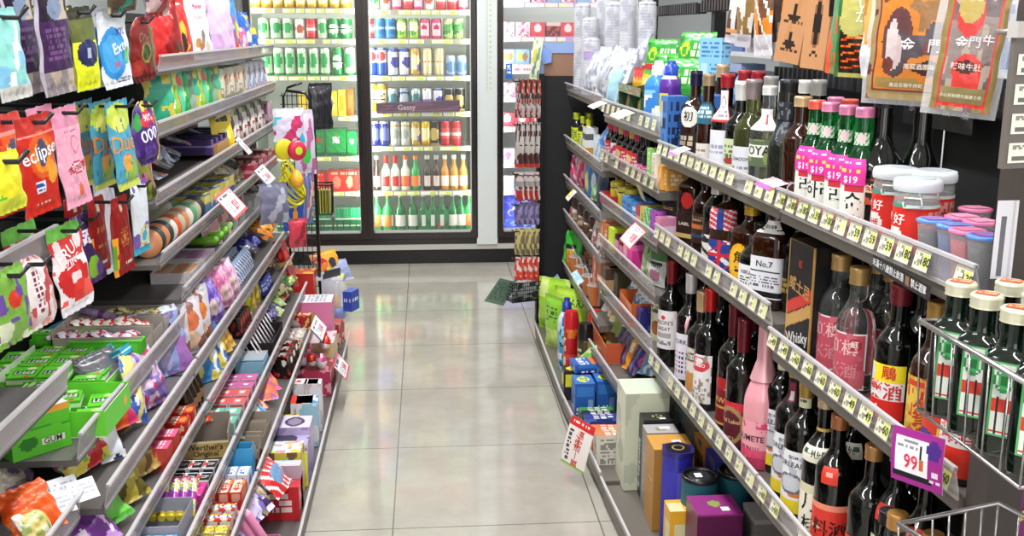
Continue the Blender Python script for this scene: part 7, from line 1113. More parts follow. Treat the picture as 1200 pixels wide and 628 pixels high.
rowbox('D', (229, 538), (221, 553), 2, ['d0d0d4', ('r', .1, .1, .9, .9, '241c1c')], ['dcdce0', ('r', .12, .05, .88, .8, '1c181a'), ('e', .5, .9, .4, .1, 'd8402c')], 'black_gum_box', 'black and white gum box', 'eighth row', 'black and white gum boxes', .022, 3, .05, .032, .036, [('t', 'LJ', .018, 'f0f0f0', .5, .45)])
rowbox('D', (212, 563), (206, 571), 2, ['c83c8c', ('p', 9, .06, 'f0a0d0', 2)], ['d0388c', ('p', 12, .06, 'f0b0d8', 3), ('r', .2, .4, .8, .6, '7c1c5c')], 'magenta_gum_box', 'magenta spotted gum box', 'eighth row', 'magenta spotted gum boxes', .022, 3, .035, .03, .035)
ro = MB(); ro.lathe([(.008, 0), (.0125, .004)]+[(.0125, .004+.118*i/20) for i in range(21)]+[(.008, .126)], 'ffffff', 0, 16, ops=['e8e4e0', ('z', 7, .25, 'd83c7c', .6), ('z', 5, .3, '7cc83c', .6), ('z', 4, .2, 'f0d43c', .6), ('h', .4, .6, 'b83cb0'), ('h', .0, .06, 'f0d83c'), ('h', .94, 1, 'e86c9c')])
for tt in ((.063),): text(ro, 'munchos', .014, '2c44b0', lambda x, y: (.0131*np.cos(-math.pi/2+y/.0125), .0131*np.sin(-math.pi/2+y/.0125), .063+x))
ros = Spec(ro.mesh(GLOSS), w=.025, d=.025)
for i in range(6):
    X, Y = Lp(206, 580, 'D', .05); put(ros, 'candy_roll', 'sweets', 'rainbow candy roll, %s from the aisle edge in the eighth row' % nth(i), (ROW['D'][0]-.018-i*.0195, Y-.055, .37), (math.radians(-74), 0, .12), 'rainbow candy rolls')
gtray('D', 187, 608, 'grey tray in front of the rainbow rolls', tray(.14, .1, .07, '9c9ca8', inner='8c8c98', hf=.06), .06)
rowbox('D', (176, 622), (170, 632), 2, ['6cb8e0', ('e', .5, .7, .3, .2, 'e8d8e0')], ['5cace0', ('e', .5, .6, .4, .3, 'ecd4dc'), ('e', .5, .3, .3, .15, 'c84c6c')], 'blue_figure_sweet', 'sky blue figure-shaped sweet', 'eighth row by the frame edge', 'sky blue sweets', .022, 4, .03, .026, .05)
# ---- H row
heap('H', 356, 352, 7, .08, .06, [P_(.055, .05, .03, ['b82c30', ('n', 5, .6, 'd8b048', 2)], 330, cell=.008)], 'red_gold_candy', 'red and gold wrapped candy at the far end of the ninth row', 'red and gold candies', d0=.015, hh=.04)
rowbox('H', (352, 360), (344, 372), 2, ['b82430', ('n', 5, .6, 'e0c468', 2)], ['c02c34', ('n', 5, .55, 'f0e0a0', 2)], 'red_wafer_box', 'red wafer box', 'ninth row', 'red wafer boxes', .025, 2, .045, .04, .06)
mc = lambda c1, c2: Spec(MB().lathe([(.017, 0), (.021, .012), (.016, .024), (0, .028)], c1, 0, 14, cap=False, ops=[c1, ('n', 5, .6, c2, 2)]).mesh(PLAST), w=.04, d=.04)
for q, (a0, a1, c1, c2, nm, tc) in enumerate([((346, 382), (340, 391), 'e4dcd4', 'b87c5c', 'white rice cake', 'd8d4d8'), ((337, 396), (331, 404), '6c4030', 'd8c8b8', 'brown rice cake', 'c8a868')]):
    gtray('H', (a0[0]+a1[0])//2, (a0[1]+a1[1])//2, 'small tray of %ss on the ninth row' % nm, tray(.13, .095, .035, tc, inner='d8cfc4')); run('H', a0, a1, 3, [mc(c1, c2)], 'rice_cake_sweet', 'sweets', nm, 'ninth row', 'rice cake sweets', .032, 2, .042, 0, 0, .006)
bx_ = boxspec(.06, .045, .075, ['1c1416', ('n', 5, .62, 'c83028', 3), ('e', .7, .7, .2, .15, 'f0e8e0')], top=['241818', ('n', 5, .6, 'b82c24', 3), ('w', .2, .2, .8, .8, 3, 'f0e0d8')], cell=.004)
run('H', (330, 410), (320, 425), 3, [bx_], 'chocolate_stick_box', 'box', 'black chocolate box with red lettering', 'ninth row', 'black chocolate boxes', .03, 2, .048, .1)
for i, (px, py, c) in enumerate([(322, 442, ['b83820', ('n', 4, .5, '7c241c', 3)]), (316, 450, ['e0884c', ('n', 4, .5, 'd8508c', 3), ('h', .8, 1, 'c8c0c4')]), (310, 460, ['d86c48', ('n', 4, .55, 'b05c9c', 3)]), (316, 472, ['e0d0b8', ('n', 4, .5, 'd0503c', 2), ('n', 5, .66, '4c8cc8', 3)]), (306, 480, ['3c94d0', ('n', 4, .6, 'e8e0d0', 2)]), (300, 470, ['d8b088', ('n', 4, .55, 'b03830', 4)])]):
    lput(P_(.075, .12, .03, c, 332+i, shape='taper' if i > 2 else 'rect'), 'snack_stick_bag', 'bag', '%s snack bag lying across the ninth row' % ['dark red', 'orange and pink', 'coral and violet', 'cream and blue cone', 'bright blue cone', 'tan and red cone'][i], px, py, 'H', .045, .012, [.3, -.9, -1.1, -.3, -.6, 0][i], None, 1.1)
for i, (px, py) in enumerate([(306, 492), (300, 505), (292, 522)]): gtray('H', px, py, 'empty taupe candy tray, %s from the cooler end in the ninth row' % nth(i), tray(.075, .09, .085, 'a39789', inner='8a7d70', hf=.04))
gtray('H', 283, 537, 'sky blue carton with yellow sweets behind its rim', tray(.05, .095, .085, '3c9cd0', inner='84786c', hf=.085, front=['3c9cd0', ('e', .3, .3, .05, .15, 'a0c8e0')]))
heap('H', 292, 526, 5, .03, .045, [P_(.035, .03, .015, ['e8d848', ('n', 5, .6, '4c9cd0', 2)], 340, cell=.008)], 'yellow_sweet', 'small yellow wrapped sweet above the sky blue carton', 'yellow sweets', dz=.05, d0=.03, hh=.01)
rowbox('H', (277, 552), (272, 561), 1, ['e4e6ee', ('e', .5, .5, .3, .3, '2c5cb8')], ['e6eaf2', ('e', .45, .6, .3, .25, '2c5cb8'), ('e', .45, .6, .18, .14, 'dfe8f8'), ('h', .0, .15, '7cb0e0')], 'blue_gum_pack', 'white and blue gum pack', 'ninth row', 'white and blue gum packs', .02, 3, .055, .03, .05, [('t', 'E3', .022, 'f0f4fc', .5, .6)])
rowbox('H', (268, 570), (262, 580), 1, ['d83c28', ('r', .1, .4, .9, .9, 'e8a890')], ['ecd4c4', ('e', .45, .55, .32, .28, 'd8402c'), ('r', 0, 0, 1, .1, 'd8402c'), ('e', .8, .2, .2, .15, 'e88c3c')], 'red_gum_pack', 'red and white gum pack', 'ninth row', 'red and white gum packs', .02, 3, .075, .03, .05, [('t', 'E3', .022, 'f8f0ec', .48, .55)])
gtray('H', 270, 565, 'red carton holding the gum packs of the ninth row', tray(.15, .1, .03, 'b82c24', inner='8c2420', hf=.03), .055)
rowbox('H', (257, 592), (250, 604), 2, ['e4dcd8', ('n', 5, .55, 'd0342c', 3)], ['e8e0dc', ('n', 5, .5, 'd0342c', 3), ('n', 6, .7, 'e8cc3c', 4), ('n', 5, .75, '2c7cc8', 6)], 'cartoon_sachet', 'white, red and yellow sachet', 'ninth row', 'multicoloured sachets', .022, 3, .035, .03, .045)
rowbox('H', (241, 616), (235, 628), 2, ['d8c848', ('n', 5, .55, 'e8e8d0', 3)], ['e0cc40', ('n', 5, .5, 'b8942c', 3), ('n', 5, .7, 'f0ecd8', 4)], 'yellow_sachet', 'yellow round-topped sachet', 'ninth row by the frame edge', 'yellow sachets', .022, 3, .035, .03, .04)
# ---- K: base row, stacked bigger boxes
def kb(px, py, w, dep, h, c, top, label, d=.06, dz=0, rz=0, name='toy_box', **k):
    X, Y, _ = un(px, py, 'z', .062+dz+h); X = min(X, -.368-dep/2) if dz < .1 else X; Y = min(Y, 4.5)
    return put(boxspec(w, dep, h, c, top=top, cell=.005, **k), name, 'box', label, (X, Y, .062+dz), (0, 0, RL+rz))
kb(377, 395, .17, .13, .16, ['c8b484', ('e', .5, .5, .3, .3, '9c8c84'), ('e', .5, .5, .24, .24, 'b8a898'), ('n', 5, .75, 'b06c80', 3)], ['e0ccd0', ('n', 5, .6, 'c8788c', 3)], 'beige toy box with round emblems under the bubble pack', .075)
for i in range(6):
    eg = MB(); eg.lathe([(.001, 0), (.012, .002), (.021, .014), (.022, .026), (.018, .042), (.01, .053), (.001, .056)], 'ffffff', 0, 18, ops=['eceaea', ('h', .5, 1, 'd8382c'), ('n', 4, .7, 'f4d0c8', 2)] if i < 3 else ['e8e4e8', ('h', .5, 1, 'd8508c'), ('n', 4, .7, 'f4c8dc', 2)], cap=False); eg = Spec(eg.mesh(GLOSS), w=.044, d=.044)
    (px, py) = [(374, 398), (378, 408), (372, 418), (364, 418), (380, 420), (366, 406)][i]; d = [.055, .045, .07, .11, .04, .12][i]
    X, Y = Lp(px, py+8, 'K', d); put(eg, 'surprise_egg', 'sweets', '%s foil egg, %s of the egg heap' % (['white and red', 'white and pink'][i > 2], ['top', 'aisle side', 'middle', 'rear', 'nearest the flyer', 'upper rear'][i]), (X, Y, .17+.03*(i < 2)), (.5-.4*(i % 3), .3*(i % 2), i), 'foil eggs')
kb(372, 425, .2, .14, .1, ['b83858', ('n', 5, .55, 'e8a8b8', 3)], ['8c3040', ('n', 5, .6, 'c8788c', 3)], 'dark pink egg carton holding the foil eggs', .08)
for i in range(3): kb(378-i*13, 447, .055, .045, .17, ['e0e0e4', ('n', 5, .6, 'c8c0c4', 3)], ['e8e8ea', ('e', .5, .6, .25, .2, 'd83c34'), ('n', 5, .7, 'd88c8c', 3)], 'small white egg box, %s from the aisle' % nth(i), .04+.05*i, name='egg_box')
for i in range(2): kb(374-i*20, 468, .08, .07, .15, [['9cc8e0', 'e0b0c0'][i], ('n', 5, .6, 'e8e8ec', 3), ('r', .7, .1, .95, .5, 'd8dce0')], ['e4ecf4', ('n', 4, .55, ['3c8cc8', 'd8508c'][i], 3), ('r', 0, .75, 1, 1, 'd8342c')], 'egg sweet box with red band and %s print' % ['blue', 'pink'][i], .05+.075*i, rz=.05)
kb(336, 492, .09, .07, .14, ['d8c83c', ('n', 5, .5, '3c3428', 3)], ['e0cc28', ('n', 5, .66, '2c2c28', 3)], 'yellow and black toy box behind the lilac one', .13)
kb(358, 494, .1, .1, .155, ['c0b0d8', ('n', 5, .6, '9c8cb8', 3)], ['d4cce4', ('e', .5, .5, .4, .3, '3c3448'), ('e', .5, .5, .28, .2, '8c7c9c'), ('h', .85, 1, 'b8a8d0')], 'lilac toy camera box with an oval window', .065)
kb(350, 514, .11, .15, .13, ['9488b8', ('n', 5, .55, 'c8c0dc', 3)], ['b4acd0', ('e', .45, .5, .38, .28, '34304c'), ('n', 6, .66, '8c3c9c', 3)], 'larger violet toy box with dark curved window', .085)
kb(334, 524, .09, .1, .145, ['dccc48', ('e', .5, .45, .25, .2, 'e8b0c8'), ('n', 6, .66, '7c5c44', 3)], ['cfe0d8', ('n', 5, .55, 'd8cc58', 3), ('n', 6, .72, 'd890b0', 5)], 'yellow toy box with brown animal print', .11)
kb(363, 528, .03, .05, .11, ['d8dc60'], ['e0e070', ('w', .1, .1, .9, .9, 3, '8c9c3c')], 'thin lime yellow box at the basket edge', .04)
kb(334, 543, .04, .19, .14, ['b4a4b4'], ['cfdce4', ('n', 4, .5, 'e8c0d0', 3), ('n', 6, .7, '8cccd8', 5), ('n', 6, .75, 'dce070', 7)], 'long pastel box lying across the base row', .1)
kb(330, 562, .11, .19, .1, ['c82830', ('w', .1, .2, .9, .8, 3, 'f4dcd8')], ['8c7480', ('h', .0, .3, 'c83038'), ('n', 5, .7, 'a08890', 2)], 'low red candy carton with grey top flap', .105)
run('K', (342, 566), (336, 575), 3, [P_(.09, .12, .03, ['d02c30', ('z', 3, .3, 'f0ecec', .8), ('e', .6, .4, .2, .2, '6c9cc8')], 350, cell=.005)], 'red_stripe_bag', 'bag', 'red and white striped bag', 'base row', 'red striped bags', .04, 2, .08, .8, -.2, .1)
for i, (px, py) in enumerate([(313, 565), (308, 578)]): lput(Spec(MB().lathe([(.002, 0), (.02, .006), (.027, .02), (.026, .034), (.016, .048), (.002, .053)], '3a2018', 0, 18, cap=False, ops=['3c2018', ('n', 4, .8, '8c6c5c', 2)]).mesh(PLAST), [('head_band', MB().lathe([(.0275, .018), (.0275, .026)], 'e8d8dc', 0, 18, cap=False, ops=['5c3428', ('s', 7, .3, 'f0e8e0')]).mesh(LABEL))], w=.05, d=.05), 'chocolate_ball', 'sweets', 'round dark chocolate ball figure, %s one from the cooler' % nth(i), px, py, 'K', .12, .17)
heap('K', 325, 600, 5, .06, .1, [P_(.14, .16, .03, ['b8b0d8', ('n', 5, .5, '5c4c9c', 2), ('n', 7, .66, 'e8e4f0', 3)], 352, cell=.006), P_(.12, .16, .03, ['7cc8e0', ('n', 4, .6, 'f0f0f4', 2), ('n', 6, .75, 'd84c7c', 4)], 353, cell=.006)], 'doll_bag', 'violet or aqua doll accessory bag slumped in the base row', 'doll accessory bags', dz=.1, d0=.05, hh=.05, lean=(.5, 1.0), rz=.5)
hk = P_(.17, .2, .03, ['c4bcdc', ('o', .35, .6, .28, .2, 'd83c34'), ('o', .35, .6, .24, .17, 'e8cc3c'), ('o', .35, .6, .2, .14, '3c9c4c'), ('e', .45, .45, .15, .12, 'f0f0f0'), ('e', .4, .47, .03, .03, '18181c'), ('e', .5, .47, .03, .03, '18181c'), ('n', 6, .72, '5c54a8', 4)], 355, cell=.004)
lput(hk, 'rainbow_bag', 'bag', 'lavender bag with rainbow and round white face print', 318, 616, 'K', .09, .12, -.1, None, .8, 1.25)
lput(P_(.15, .18, .03, ['4c3c78', ('n', 5, .5, 'b0a8d8', 3), ('e', .4, .5, .16, .14, 'e8e8ec')], 356, cell=.005), 'rainbow_bag', 'bag', 'dark violet bag slanting behind the rainbow bag', 312, 596, 'K', .12, .12, .3, None, .75, 1.15)
for i in range(6): 
    X, Y = Lp(290, 622, 'K', .05); put(Spec(MB().lathe([(.006, 0), (.011, .005), (.011, .1), (.007, .112), (.002, .118)], 'e07ca8', 0, 10, ops=['e48cb4', ('h', .5, .7, 'f4c0d8'), ('h', .8, 1, 'f0b0cc')]).mesh(PLAST), w=.02, d=.02), 'pink_pen', 'pen', 'pink toy pen, %s from the aisle edge of the pen row' % nth(i), (-.40-.024*i, Y-.05, .16), (-.5, 0, RL), 'pink toy pens')
put(tray(.1, .17, .1, 'c06c94', inner='a85c80'), 'pen_carton', 'tray', 'pink carton supporting the toy pens', (-.465, Lp(290, 622, 'K', .05)[1]-.04, .062), RL)
for i, (px, py, c, t) in enumerate([(333, 603, ['7c6cb8', ('n', 5, .5, 'd8d0f0', 2), ('n', 7, .7, '3c2c5c', 5)], 'violet'), (322, 590, ['d86c9c', ('n', 5, .5, 'f4d8e4', 2), ('e', .5, .5, .2, .2, '5c3c8c')], 'pink'), (340, 590, ['8c7c54', ('n', 5, .5, 'd8c878', 2), ('h', .8, 1, 'e0d8d0')], 'brown and yellow'), (300, 612, ['3c3450', ('n', 5, .5, '8c84b0', 2)], 'dark blue')]):
    lput(P_(.13, .15, .035, c, 358+i, cell=.005), 'toy_pouch', 'bag', '%s toy pouch slumped near the frame edge of the base row' % t, px, py, 'K', .07+.03*(i % 2), .1, -.3+.2*i, None, .9)
# far end of the base row: stacked boxes, bubble pack
kb(365, 350, .13, .17, .27, ['d87ca8', ('h', .5, .52, 'f4e0ec'), ('e', .5, .75, .2, .1, 'b8985c'), ('r', .05, .05, .95, .45, 'd8508c'), ('n', 5, .75, 'e8a0c4', 3)], ['e4e4ec', ('w', .1, .1, .9, .9, 8, '8c94a8')], 'tall pink toy box topped with a white instruction panel', .1)
put(boxspec(.16, .2, .012, ['e8e8f0'], top=['e6e8f2', ('w', .05, .1, .45, .9, 9, '9ca4b8'), ('w', .5, .1, .95, .9, 7, 'a0a8c0'), ('r', 0, 0, 1, .08, 'd8d460')]), 'printed_sheet', 'box', 'flat white printed box lying on the pink toy box', (-.47, Lp(365, 350, 'K', .1)[1], .335), (0, 0, RL))
kb(352, 318, .1, .12, .33, ['c02c28', ('n', 4, .55, 'e8b048', 3)], ['c8382c', ('n', 4, .55, 'e8b048', 3)], 'red and gold box behind the white printed sheet', .12, 0, 0, 'snack_box')
X, Y = Lp(400, 360, 'K', .03); b = MB(); b.grid(lambda u, v: (u*.13-.065, 0*u+.03, v*.26), 12, 20, ['b8bcc8', ('h', .85, 1, '3c3c44'), ('n', 4, .6, 'd0d4dc', 3)])
bd = MB(); bd.lathe([(.05, 0), (.058, .01), (.058, .15), (.05, .19), (.03, .21), (.001, .215)], 'eeeef4', 0, 20, cap=False); bl = MB(); bl.lathe([(.03, .02), (.045, .03), (.045, .06), (.035, .075), (.001, .08)], '2c64c0', 0, 18, cap=False); yl = MB(); yl.lathe([(.012, .08), (.015, .1), (.008, .14), (.001, .15)], 'e0a83c', 0, 10, cap=False)
put(Spec(b.mesh(PAPER), [('bubble', bd.mesh(CLEAR)), ('blue_toy_base', bl.mesh(PLAST)), ('toy_figure', yl.mesh(PLAST))]), 'toy_blister', 'toy', 'clear bubble pack with blue toy standing at the basket corner', (X-.01, Y-.1, .15), RL-.7, None, .9)
kb(411, 340, .07, .04, .085, ['2c4cb0', ('w', .15, .4, .85, .65, 1, 'd8e0f8')], ['3454b8'], 'blue box sticking out toward the aisle', .0, .19, -.4, 'snack_box')
kb(404, 375, .06, .09, .1, ['b8403c', ('n', 5, .5, 'e8c0b8', 3)], ['c85048'], 'small red packet under the bubble pack', .02, .03, -.3, 'snack_box')
lput(P_(.14, .16, .06, ['e8a42c', ('n', 4, .6, 'f4cc58', 3), ('e', .5, .5, .2, .2, '3c3c44')], 360), 'orange_bag', 'bag', 'orange and black snack bag heaped at the end basket', 393, 312, 'K', .06, .27, -.8, None, .3, .72)
lput(P_(.13, .14, .05, ['e8b478', ('n', 4, .6, 'd8945c', 3)], 361), 'tan_bag', 'bag', 'peach coloured bag beside the orange one', 374, 305, 'K', .1, .27, -.5, None, .4, .75)
lput(P_(.14, .1, .05, ['98a4c8', ('n', 4, .6, 'c8d0e4', 3)], 362), 'blue_grey_bag', 'bag', 'pale blue plastic bag between orange bag and blue box', 408, 325, 'K', .02, .24, -.8, None, .6)
lput(P_(.14, .08, .05, ['c02828', ('n', 4, .6, 'e8883c', 3)], 363), 'red_bag', 'bag', 'red snack bag above the white printed sheet', 368, 312, 'K', .07, .29, -.4, None, .8)
# wire frame and hanging toys at the cooler end
b = MB(); x0, y0 = -.43, 4.55
b.tube([(-.60, y0, .02), (-.60, y0, 1.12), (-.58, y0, 1.16), (-.52, y0, 1.18)], .006, '141416'); b.tube([(-.47, 4.5, .05), (-.47, 4.5, 1.08), (-.5, 4.5, 1.14), (-.58, 4.5, 1.15)], .007, '141416')
wv = MB()
for i in range(7): wv.tube([(-.60+.02*i, 4.52, .3), (-.60+.02*i, 4.52, 1.14)], .0018, '202022', n=4)
for i in range(24): wv.tube([(-.61, 4.52, .3+.036*i), (-.47, 4.52, .3+.036*i)], .0018, '202022', n=4)
put(Spec(b.mesh(PLAST), [('grid_mesh', wv.mesh(PLAST))]), 'wire_stand', 'stand', 'black wire grid stand at the cooler end of the candy bay', (0, 0, 0))
def hangl(sp, name, cat, label, px, py, X, rz=-.5, grp=None, roll=0):
    P = un(px, py, 'x', X); put(sp, name, cat, label, (X, P[1], P[2]+sp.h), (0, roll, RL+rz), grp); return P
mb_ = pouch(.11, .19, .05, ['1a1a1e', ('s', 16, .3, '34343c')], seed=370, cell=.004); hangl(mb_, 'mesh_bag', 'bag', 'black net bag hanging from the bent rod', 377, 152, -.43, -1.0)
b = MB(); 
bs = basket(.07, .09, .13, 6); bs.mesh.materials.clear(); bs.mesh.materials.append(BLACKM); bs.parts[0][1].materials.clear(); bs.parts[0][1].materials.append(BLACKM)
P = un(381, 250, 'y', 4.6); put(bs, 'wire_basket', 'basket', 'narrow black wire basket on the far side of the rod', (P[0], 4.6, P[2]), 0)
put(boxspec(.05, .06, .1, ['d8d048', ('s', 4, .3, '5c5c30')]), 'yellow_box', 'box', 'yellow striped box inside the narrow black basket', (P[0], 4.6, P[2]+.005), 0)
TY = [(['d8d0e8', ('n', 5, .5, 'c83c6c', 2), ('n', 6, .66, '3cb8d0', 3), ('h', .8, 1, 'e4e4f0')], 340, 175, .13, .15, 'pastel sticker bag'), (['d8cce0', ('n', 5, .6, 'b86c9c', 2), ('e', .5, .3, .2, .12, '3cc84c')], 358, 205, .1, .26, 'clear toy bag with green figures'), (['2c54b0', ('e', .5, .3, .1, .25, 'e89c2c'), ('n', 4, .75, 'f0a838', 3), ('h', .85, 1, '3c68c4')], 345, 270, .09, .16, 'blue bag with orange creature'), (['3c6cb0', ('s', 3, .3, 'c86c4c'), ('n', 5, .66, 'd8b8a0', 2)], 362, 262, .05, .2, 'slim blue and coral bag'), (['6c6c84', ('n', 5, .6, 'a8a8b8', 2)], 322, 262, .1, .12, 'grey translucent bag'), (['c83c4c', ('n', 5, .6, '8c2c3c', 2)], 350, 290, .07, .1, 'crimson little bag')]
for i, (c, px, py, w, h, t) in enumerate(TY): hangl(pouch(w, h, .03, c, seed=372+i, cell=.005), 'toy_bag', 'bag', t+' hanging at the cooler end of the candy bay', px, py, -.50+.012*i, -.9)
# round yellow net toy and red yoyo in front
def coil():
    b = MB()
    for k in range(9):
        pts = [(.045*math.cos(t+k*.3)*(1-.04*k), -.01-.012*math.sin(k*2.1), -.055+.008*k+.05*math.sin(t)) for t in np.linspace(0, 6.28, 15)[:-1]]; b.tube(pts, .0045, 'e4dc2c', n=5, close=True)
    return b
P = un(336, 212, 'x', -.49); r_ = MB(); r_.lathe([(.0, 0), (.028, 0), (.034, .006), (.034, .02), (.028, .026), (0, .026)], 'd02c4c', 0, 20, T=Matrix.Translation((0, -.02, .06)) @ Matrix.Rotation(math.radians(90), 4, 'X'), cap=False); y2 = MB(); y2.lathe([(.014, .027), (.009, .0275)], 'b8dc30', 0, 14, T=Matrix.Translation((0, -.02, .06)) @ Matrix.Rotation(math.radians(90), 4, 'X'), cap=True)
put(Spec(coil().mesh(PLAST)), 'coil_toy', 'toy', 'bright yellow coil toy hanging below the red disc', (-.47, P[1]-.05, P[2]+.02), RL-.9)
put(Spec(r_.mesh(PLAST), [('disc_button', y2.mesh(PLAST))]), 'disc_toy', 'toy', 'red disc toy with lime centre at the cooler end', (-.46, P[1]-.06, P[2]+.055), RL-.9)
put(Spec(MB().lathe([(.0, 0), (.03, 0), (.036, .005), (.036, .016), (.03, .02), (0, .02)], 'd8d030', 0, 20, T=Matrix.Rotation(math.radians(90), 4, 'X'), cap=False).mesh(PLAST)), 'disc_toy', 'toy', 'yellow disc toy peeking out beside the red one', (-.495, P[1]-.04, P[2]+.115), RL-.9)
put(Spec(MB().lathe([(.001, 0), (.02, .006), (.024, .03), (.012, .055), (.001, .06)], 'f0b83c', 0, 14, cap=False).mesh(PLAST)), 'orange_toy', 'toy', 'small orange rounded toy right of the yellow coil', (-.445, P[1]-.09, P[2]-.01), 0)
lput(boxspec(.055, .03, .2, ['b02420', ('r', .1, .05, .9, .95, '8c1c1c'), ('e', .5, .2, .25, .08, 'd83c30'), ('e', .5, .7, .25, .08, 'd83c30'), ('h', .45, .55, 'c8a050')], cell=.004), 'red_long_box', 'box', 'long dark red box leaning at the end of the eighth row', 345, 285, 'D', .0, .02, -.3, None, .35, 1, .15)
# ---- row A: gum, candies in taupe trays, silver rolls
def aput(sp, name, cat, label, px, py, z, rz=0, grp=None, lean=0, roll=0):
    X, Y, _ = un(px, py, 'z', z+.02); return put(sp, name, cat, label, (X, Y, z), (-lean, roll, RL+rz), grp)
ZA = .651
rl = MB(); rl.lathe([(.006, 0), (.011, .003)]+[(.011, .003+.09*i/12) for i in range(13)]+[(.006, .096)], 'c8c8cc', 0, 14, ops=['b8b8bc', ('h', .3, .7, '6c6c78'), ('h', .45, .55, 'd8d4dc'), ('n', 6, .7, '3c4c5c', 2)]); rls = Spec(rl.mesh(CAPM), w=.02, d=.02)
rl2 = MB(); rl2.lathe([(.006, 0), (.011, .003)]+[(.011, .003+.09*i/12) for i in range(13)]+[(.006, .096)], 'c8c8cc', 0, 14, ops=['b89cc8', ('h', .3, .7, 'd0b8dc'), ('h', .45, .55, '8c5ca8')]); rls2 = Spec(rl2.mesh(CAPM), w=.02, d=.02)
for i in range(8):
    X, Y, _ = un(160+i*7, 336-i*1.2, 'z', .67); put([rls, rls2][i > 5], 'mint_roll', 'sweets', '%s mint roll, %s from the hooks, above the taupe trays' % (['silver', 'lilac'][i > 5], nth(i)), (X, 2.60-.012*i, .715), (math.radians(90-8), 0, -1.9), 'mint rolls')
tp = [P_(.035, .03, .014, c, 380+i, cell=.006) for i, c in enumerate([['e8dc9c', ('n', 4, .5, '8c8030', 2)], ['e8e0d8', ('n', 4, .5, 'c8302c', 2)], ['e0d8e0', ('n', 4, .5, 'b02c5c', 2), ('n', 5, .7, '5c2c6c', 3)]])]
for q, (px, py, nm) in enumerate([(176, 345, 'gold and white'), (158, 362, 'red and white'), (142, 380, 'crimson and white')]):
    X, Y = -.745, [2.59, 2.49, 2.39][q]; put(tray(.088, .2, .085, 'a59b93', inner='978c84', hf=.05), 'candy_tray', 'tray', 'taupe card tray of %s candies' % nm, (X-.005, Y, ZA), RL)
    for i in range(16):
        put(tp[q], 'wrapped_candy', 'sweets', '%s wrapped candy in its taupe tray' % nm, (X+.075-(i//2)*.024, Y-.012+.022*(i % 2)-.01, ZA+.058+.004*rnd.random()), (-rnd.uniform(1.1, 1.7), rnd.uniform(-.3, .3), RL+rnd.uniform(-.5, .5)), nm+' candies')
tealp = boxspec(.045, .085, .02, ['2c94b8', ('h', .4, .6, 'b8e4f0')], top=['2c98c0', ('z', 1.2, .25, 'a8e0ec', .8), ('e', .5, .5, .25, .35, '5cc0dc'), ('n', 5, .75, 'd8f0f4', 3)], cell=.004)
for i in range(7):
    X, Y, _ = un(92+i*13.5, 381+i*4.2, 'z', ZA+.045); put(tealp, 'teal_gum_pack', 'sweets', 'teal gum pack with pale swirl, %s from the hooks' % nth(i), (X-.05, Y-.02, ZA+.03), (0, .5, RL+1.45), 'teal gum packs')
GR = '6cc63e'
gst = boxspec(.16, .04, .03, ['4cb424', ('r', .05, .2, .95, .8, '5cc82c')], top=[GR, ('r', .1, .1, .3, .45, 'a8dc8c'), ('r', .36, .2, .92, .8, '1c2c1c'), ('r', .38, .28, .9, .72, 'e8f0e8'), ('w', .4, .32, .88, .68, 1, '18281c')], side=['3c9c1c'], cell=.003)
for i, (px, py, z) in enumerate([(78, 396, ZA), (82, 388, ZA+.031), (122, 408, ZA), (126, 398, ZA+.031)]): 
    X, Y, _ = un(px, py, 'z', z+.03); put(gst, 'green_gum_stick_box', 'sweets', 'long lime green gum stick box, %s layer, %s the hooks' % (['lower', 'upper'][i % 2], ['nearer', 'farther from'][i > 1]), (X, Y, z), (0, 0, RL+1.57), 'lime gum stick boxes')
gp = boxspec(.075, .055, .02, ['58b82c', ('h', .3, .7, 'd8f0c8')], top=['62c832', ('e', .1, .3, .08, .1, 'd8382c'), ('r', .3, .08, .64, .92, '16241a'), ('r', .34, .14, .6, .86, 'd0dcd4'), ('w', .36, .2, .58, .8, 4, '20302a'), ('e', .82, .35, .1, .18, 'd8f0a8'), ('n', 3, .8, '8ce060', 3)], cell=.0028)
ct = tray(.23, .22, .05, '6cd038', inner='d8e4d0', hf=.03, front=['58c02c', ('h', .7, 1, '80dc50')])
X, Y, _ = un(85, 432, 'z', ZA+.03); put(ct, 'gum_carton', 'tray', 'open lime green carton with white inside holding gum packs', (X-.01, Y, ZA), RL)
for i in range(3):
    for j in range(3):
        put(gp, 'green_gum_pack', 'sweets', 'lime green gum pack, %s column, %s row of the open carton' % (nth(i), nth(j)), (X+.05-j*.06, Y+.078-i*.078, ZA+.008+.021*(j > 0)), (0, 0, RL+.08*(i-1)), 'lime gum packs')
X2, Y2, _ = un(20, 418, 'z', ZA+.04)
for i in range(4): put(gp, 'green_gum_pack', 'sweets', 'lime green gum pack, %s of the four lying beyond the open carton' % nth(i), (X2-.07*(i % 2), Y2-.09*(i//2), ZA+.021*(i % 2)+.02), (0, 0, RL+.1), 'lime gum packs')
X3, Y3, _ = un(95, 478, 'z', ZA+.03); put(tray(.17, .2, .055, '6cd038', inner='c8dcc0', hf=.05, front=['58c02c', ('e', .8, .5, .05, .2, 'f0a030')]), 'gum_carton', 'tray', 'second lime green gum carton nearer the camera', (X3-.03, Y3, ZA), RL)
for i in range(4): put(gp, 'green_gum_pack', 'sweets', 'lime green gum pack, %s in the carton closer to the camera' % nth(i), (X3+.03-.07*(i % 2), Y3+.045-.085*(i//2), ZA+.01+.01*(i % 2)), (0, 0, RL+.2), 'lime gum packs')
ZN = .556
